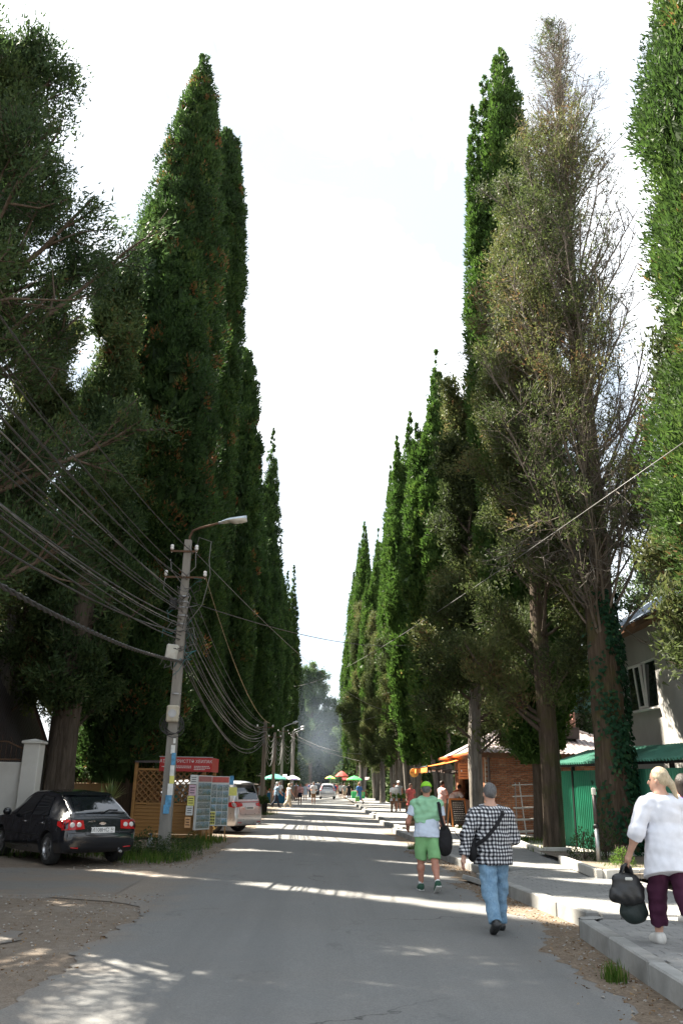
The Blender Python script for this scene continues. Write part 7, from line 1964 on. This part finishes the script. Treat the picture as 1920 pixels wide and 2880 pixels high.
# --- woman in the white tunic at the right edge
fg = Fig(1.70, 1.1, ((14, 6), (-12, 22)), ((-8, 24, 34), (4, 14, 20)), 2, .114, (52, 0), True)
tp, tc = fg.shirt(1.30, .026, -.22, .05)
tp.append(('cone', fg.waist, fg.hip + np.array([0, -.02, -.24]), .155, .21, True, (1.05, .86, 1)))
tc = [(fg.hip + np.array([0, -.05, -.235]), (.0, .35, 1)), tc[1]]
M_TUNIC = cloth('white_cotton_tunic', (.68, .70, .76), wr=.22); M_PLUM = cloth('plum_trousers', (.050, .012, .032)); M_SNK = mat('off_white_sneaker', (.62, .60, .56), .7, .12, 12, bump=.3, bscale=30)
W0 = (3.63, 9.1); WZ = .2
p3 = person('blond woman in a white tunic and plum trousers carrying two black bags on the pavement', W0, 3, fg, .0105,
       [('tunic', (tp, tc), M_TUNIC, .004), ('trousers', fg.trousers(1.75, .02, .012), M_PLUM, .008), *shoes(fg, M_SNK, .017), ('hair', fg.hair(0, .012, tail=.17), HAIR['blond'], .006)], 1, True, face=True, z=WZ)
hnd = fg.arm[0][2] + fg.arm[0][3] * .11
def worn(name, label, cat, loc, hdg, z): q = thing(name, label, cat); q.matrix_world = Matrix.Translation((*loc, z)) @ Matrix.Rotation(R(hdg), 4, 'Z'); return q
VV = lambda x, y, z: Vector((x * .82, y * .82, z * .82))
bg = worn('handbag', 'black leather handbag in the left hand of the blond woman', 'bag', W0, 3, WZ); h3 = Vector(hnd)
link_mesh('bag_body', sdf_mesh('bag_body', [('cone', h3 + VV(-.16, .0, -.36), h3 + VV(.10, .0, -.36), .078, .078), ('cone', h3 + VV(-.11, 0, -.19), h3 + VV(.07, 0, -.19), .055, .055), ('ell', h3 + VV(-.03, 0, -.3), (.165, .075, .14))], .012, M_BLKLEATH, .05, (), .008), bg)
for dy in (-.035, .035): MB().tube([h3 + VV(-.10, dy, -.17), h3 + VV(-.05, dy, -.03), h3 + VV(0, dy * .4, .005), h3 + VV(.04, dy, -.04), h3 + VV(.07, dy, -.17)], .012, 6).build('handle', M_BLKLEATH, bg)
MB().box(h3 + VV(-.02, -.09, -.165), (.08, .02, .03), bev=.008).build('clasp', M_BOXW, bg)
bg = worn('backpack', 'dark green black backpack hanging below the handbag of the blond woman', 'bag', W0, 3, WZ)
link_mesh('pack', sdf_mesh('pack', [('ell', h3 + VV(.09, .10, -.52), (.14, .085, .135)), ('ell', h3 + VV(.08, .1, -.60), (.13, .09, .085))], .012, mat('dark_green_nylon', (.012, .022, .020), .6, .2, 8, bump=.3), .05, (), .006), bg)
m = MB()
for a, b in (((.01, .02, 0), (.06, .06, -.2)), ((.06, .06, -.2), (.16, .08, -.42)), ((.0, .04, -.02), (.03, .1, -.2)), ((.03, .1, -.2), (.02, .12, -.4))): m.bar(h3 + VV(*a), h3 + VV(*b), .032, .01, up=(0, -1, 0))
m.build('strap', M_BLKCL, bg)
MB().box(h3 + VV(.045, .045, -.12), (.05, .012, .035), bev=.006).build('buckle', M_GALV, bg)

# --- person in purple just cut by the edge
fg = Fig(1.66, 1.1, ((10, 6), (-10, 18)), ((-8, 10, 14), (12, 10, 20)), 2, .112, (0, 0), True)
person('dark haired person in purple walking just inside the right edge', (4.47, 10.5), 0, fg, .014, [('shirt', fg.shirt(1.3, .032, -.1, .02), cloth('purple_top', (.16, .05, .27)), .006), ('trousers', fg.trousers(1.95, .010), M_BLKCL, .003), *shoes(fg, M_SNK), ('hair', fg.hair(.1, .014), HAIR['dark'], .004)], 0, False, z=.2)

# --- people farther down the street
CL = {}
def cc(name, col):
    if name not in CL: CL[name] = cloth(name, col)
    return CL[name]
WHITE, BLK = cc('white_cotton', (.72, .72, .72)), cc('dark_blue_cloth', (.015, .02, .035))
def stripes():
    t = NT('blue_striped_shirt'); co = t.coord(); w = t.n('ShaderNodeTexWave'); w.bands_direction = 'Z'; w.inputs['Scale'].default_value = 5; t.l(co, w.inputs['Vector'])
    t.bsdf(t.ramp(w.outputs['Fac'], [(.45, (.03, .12, .24)), (.62, (.35, .45, .52))]), .85); return t.mat
def plaidm():
    t = NT('pink_plaid'); co = t.coord(); n = t.noise(22, 3, .6, co); t.bsdf(t.ramp(n, [(.4, (.42, .14, .16)), (.6, (.66, .48, .46))]), .85); return t.mat
def pair(fg, top, bottom, shoe, hair, sl=.6, tl=1.95, hl=0.0, hem=0.0, extra=()): return [('shirt', fg.shirt(sl, .016, hem), top, .004), ('trousers', fg.trousers(tl, .016, .006), bottom, .004), *shoes(fg, shoe), ('hair', fg.hair(hl, .012), HAIR[hair], .0), *extra]
def dress(fg, m_, shoe, hair, z, r, hl=.06, sl=.4): return [('dress_top', fg.shirt(sl, .014, .03), m_, .003), ('skirt', fg.skirt(z, r), m_, .006), *shoes(fg, shoe), ('hair', fg.hair(hl, .014), HAIR[hair], 0)]
SH_D, SH_L = mat('dark_shoe', (.02, .018, .016), .6), mat('pale_shoe', (.5, .45, .4), .6)
walk = lambda H, g=1.0, f=False, a=((-22, 6, 14), (22, 6, 22)), l=((22, 4), (-18, 26)), **k: Fig(H, g, l, a, 3, .116, (0, 0), f, **k)
stand = lambda H, g=1.0, f=False, a=((4, 6, 12), (4, 6, 16)), **k: Fig(H, g, ((2, 2), (-2, 3)), a, 1, .115, (0, 0), f, **k)
fg = walk(1.74, 1.1); person('grey haired man in a blue striped shirt and dark trousers striding across the road edge', (-3.05, 62), -60, fg, .026, pair(fg, stripes(), BLK, SH_D, 'white'), 2)
fg = walk(1.66, 1.05, True); person('blond woman in a white vest and beige trousers crossing behind the striped shirt man', (-2.2, 62.8), -55, fg, .026, [('vest', fg.shirt(.08, .014, 0), WHITE, .003), ('trousers', fg.trousers(1.97, .02, .03), cc('beige_linen', (.55, .45, .33)), .004), *shoes(fg, SH_L), ('hair', fg.hair(.02, .026), HAIR['blond'], 0)], 2)
fg = walk(1.64, 1.1, True, l=((8, 3), (-8, 12))); o = person('woman in a pink plaid shirt and short black skirt facing the camera', (-1.58, 72), 185, fg, .028, [('shirt', fg.shirt(.8, .016, 0), plaidm(), .003), ('skirt', fg.skirt(.60, .2), BLK, .003), *shoes(fg, SH_D), ('hair', fg.hair(.02, .014), HAIR['brown'], 0)], 0, face=True)
fg = walk(1.78, 1.1, a=((10, 6, 85, 25), (10, 6, 85, 25)), l=((6, 2), (-6, 8))); person('man in a white shirt and brown shorts walking towards the camera', (-.47, 73.5), 180, fg, .028, pair(fg, WHITE, cc('brown_shorts', (.26, .15, .08)), SH_D, 'grey', .65, .95), 0, face=True)
fg = walk(1.66, 1.0, True); person('woman in a pale blue patterned dress behind the pink plaid woman', (-1.35, 84), 185, fg, .03, dress(fg, cc('pale_blue_print', (.40, .46, .56)), SH_L, 'brown', .62, .22), 0)
fg = stand(1.68, 1.1, True); person('woman in a long grey dress with a brown scarf standing beside the road', (-2.65, 84), 170, fg, .03, dress(fg, cc('grey_dress', (.16, .15, .14)), SH_D, 'grey', .14, .28, .04, 1.2), 0)
fg = stand(1.66, 1.1, True); person('person in a brown patterned robe next to the grey dress', (-2.3, 86), 165, fg, .03, dress(fg, cc('brown_robe', (.23, .13, .10)), SH_D, 'brown', .3, .26, .04, 1.4), 1)
fg = stand(1.64, .95, True); person('woman in a long pale grey dress at the blue sales table', (-4.75, 70), -20, fg, .028, dress(fg, cc('pale_grey_dress', (.50, .50, .50)), SH_L, 'red', .12, .25, .03, .1), 2)
fg = stand(1.74, 1.05); person('vendor in a white shirt behind the timber pole at the blue table', (-3.4, 74), 180, fg, .03, pair(fg, WHITE, cc('teal_trousers', (.05, .2, .25)), SH_D, 'grey', .6), 2)
fg = stand(1.78, 1.1); o = person('man in a white tee and brown trousers wearing a navy backpack', (-3.95, 80), -10, fg, .03, pair(fg, WHITE, cc('maroon_trousers', (.13, .05, .035)), SH_D, 'grey', .6), 0)
link_mesh('backpack', sdf_mesh('backpack', [('ell', (.02, -.19, 1.2), (.14, .09, .22))], .03, cc('navy_pack', (.02, .03, .12))), o)
fg = stand(1.72, 1.0); person('man in a light blue shirt bending at a stall under the white parasol', (-2.45, 92), 20, fg, .032, pair(fg, cc('light_blue_shirt', (.42, .54, .68)), BLK, SH_D, 'dark', .6), 0)
fg = walk(1.68, 1.1, True, a=((-10, 6, 10), (-25, 14, 20))); person('red haired woman in a long blue dress on the right pavement', (3.28, 71), 40, fg, .027, dress(fg, cc('blue_dress', (.06, .16, .40)), SH_D, 'red', .34, .25, .14, .9), 2, z=.14)
o = worn('shopping_bag', 'green and white shopping bag beside the woman in the blue dress', 'bag', (3.12, 70.4), 0, .14)
MB().box((0, 0, .42), (.34, .12, .38), bev=.03).build('bag_body', cc('green_print_bag', (.16, .42, .12)), o); MB().tube([(-.1, 0, .6), (-.05, 0, .8), (.05, 0, .8), (.1, 0, .6)], .012, 5).build('handle', M_PAPERW, o)
fg = walk(1.62, 1.15, True, l=((8, 3), (-6, 8))); person('woman in a short white dress walking towards the camera on the right pavement', (4.5, 52), 185, fg, .024, dress(fg, cc('white_dress', (.74, .72, .74)), SH_L, 'brown', .60, .25, .0, .7), 2, face=True, z=.14)
fg = stand(1.76, 1.1); o = person('man in a grey printed vest, dark shorts and a pale cap behind the white dress', (4.95, 54), 180, fg, .026, pair(fg, cc('grey_vest', (.36, .37, .38)), BLK, SH_D, 'grey', .12, .98), 2, z=.14)
link_mesh('cap', sdf_mesh('cap', [('ell', fg.head + [0, 0, .06], (.11, .13, .09)), ('ell', fg.head + [0, .1, .04], (.07, .08, .02))], .026, WHITE, .02, [(fg.head + np.array([0, 0, .035]), (0, 0, 1))]), o)
fg = stand(1.72, 1.15, a=((20, 8, 60), (20, 8, 60))); person('man in a pale pink shirt with his back turned at the shop front', (5.35, 37.6), -60, fg, .021, pair(fg, cc('pale_pink_shirt', (.62, .42, .40)), cc('khaki_trousers', (.3, .25, .18)), SH_D, 'dark', .7), 2, z=.14)
fg = Fig(1.72, 1.15, ((4, 2), (-2, 3)), ((30, 8, 45), (34, 8, 40)), 2, .118, (0, 10), False, bend=42); person('man in a white tee and teal shorts leaning over the shop counter', (5.55, 36.2), -75, fg, .020, pair(fg, WHITE, cc('teal_shorts', (.02, .28, .34)), SH_D, 'dark', .6, .9), 2, z=.14)
fg = stand(1.70, 1.0, a=((20, 8, 60), (20, 8, 60))); person('vendor in a black tee with a coloured print inside the shop', (6.75, 35.6), 110, fg, .021, pair(fg, cc('black_tee', (.02, .02, .025)), BLK, SH_D, 'dark', .6), 1, face=True, z=.15)
fg = stand(1.6, 1.05, True); person('person in a coral red top half hidden behind the man in the lime cap', (4.55, 43), 200, fg, .023, dress(fg, cc('coral_top', (.62, .14, .13)), SH_L, 'brown', .6, .22), 2, z=.14)
# the crowd round the silver car and beyond
tops = [('blue', (.05, .16, .36)), ('grey', (.30, .30, .30)), ('pale grey', (.48, .48, .47)), ('black', (.02, .02, .022)), ('white', (.7, .7, .7)), ('red', (.5, .06, .06)), ('beige', (.5, .42, .32)), ('teal', (.06, .3, .3)), ('pink', (.6, .3, .34)), ('olive', (.18, .19, .1))]
legsC = [('beige shorts', (.45, .36, .26), .95), ('dark trousers', (.02, .022, .03), 1.95), ('blue jeans', (.10, .16, .28), 1.95), ('black shorts', (.02, .02, .02), .95), ('white trousers', (.65, .64, .62), 1.95)]
hs_ = ['dark', 'brown', 'grey', 'blond']
fixed = [(1.9, 108, 'blue', 2), (2.55, 104, 'pale grey', 3), (2.95, 101, 'grey', 0), (3.45, 100, 'black', 1), (.15, 122, 'black', 3), (-.2, 118, 'black', 1), (-.75, 124, 'beige', 0)]
for (x, y, c, l) in fixed:
    tn, tcol = next(t_ for t_ in tops if t_[0] == c); ln, lcol, ll = legsC[l]; fg = walk(random.uniform(1.66, 1.8), 1.0, False, l=((10, 3), (-10, 14)))
    where = 'right of the silver car' if x > 1.5 else 'left of the silver car'
    person('person in a %s top and %s walking %s' % (tn, ln, where), (x, y), 0, fg, .034, pair(fg, cc(tn.replace(' ', '_') + '_crowd_top', tcol), cc(ln.replace(' ', '_') + '_crowd', lcol), SH_D, random.choice(hs_), .6, ll), random.randint(0, 2))
# distant walkers: three shared figures in many clothes
protos = []
for k in range(4):
    fg = walk(1.72, 1.02, k % 2 == 1, l=((12, 3), (-12, 16)) if k < 2 else ((4, 2), (-4, 4)))
    pp = pair(fg, WHITE, BLK, SH_D, 'dark', .6, 1.95 if k in (0, 3) else .95)
    protos.append((sdf_mesh('body', fg.body(False), .045, SK[k % 3]), [(n_, sdf_mesh(n_, q[0], .04, mt, .025, q[1], 0)) for n_, q, mt, _ in pp]))
rr = random.Random(21); used = set()
for i in range(46):
    while True:
        y = rr.uniform(128, 215); x = rr.uniform(-2.9, 3.0) + (1.2 if y < 160 and rr.random() < .3 else 0)
        if abs(x - .9) > .5 and all((x - a) ** 2 + ((y - b) * .3) ** 2 > .16 for a, b in used): break
    used.add((x, y)); bm0, gs = protos[i % 4]; tn, tcol = tops[(i * 7 + i // 10) % 10]; ln, lcol, ll = legsC[(i * 3 + 1) % 5]
    o = link_mesh('person', bm0, None, (x, y, 0), (0, 0, rr.choice([0, 180]) * 3.14159 / 180 + rr.uniform(-.3, .3))); s_ = rr.uniform(.93, 1.04); o.scale = (s_,) * 3
    tag(o, 'distant pedestrian in the crowd at the end of the street, %s top' % tn, 'person', 'crowd at the end of the street')
    for n_, me in gs:
        q = link_mesh(n_, me, o); col = {'shirt': cc(tn.replace(' ', '_') + '_crowd_top', tcol), 'trousers': cc(ln.replace(' ', '_') + '_crowd', lcol), 'hair': HAIR[hs_[i % 4]], 'shoe': SH_D}[n_]
        q.material_slots[0].link = 'OBJECT'; q.material_slots[0].material = col
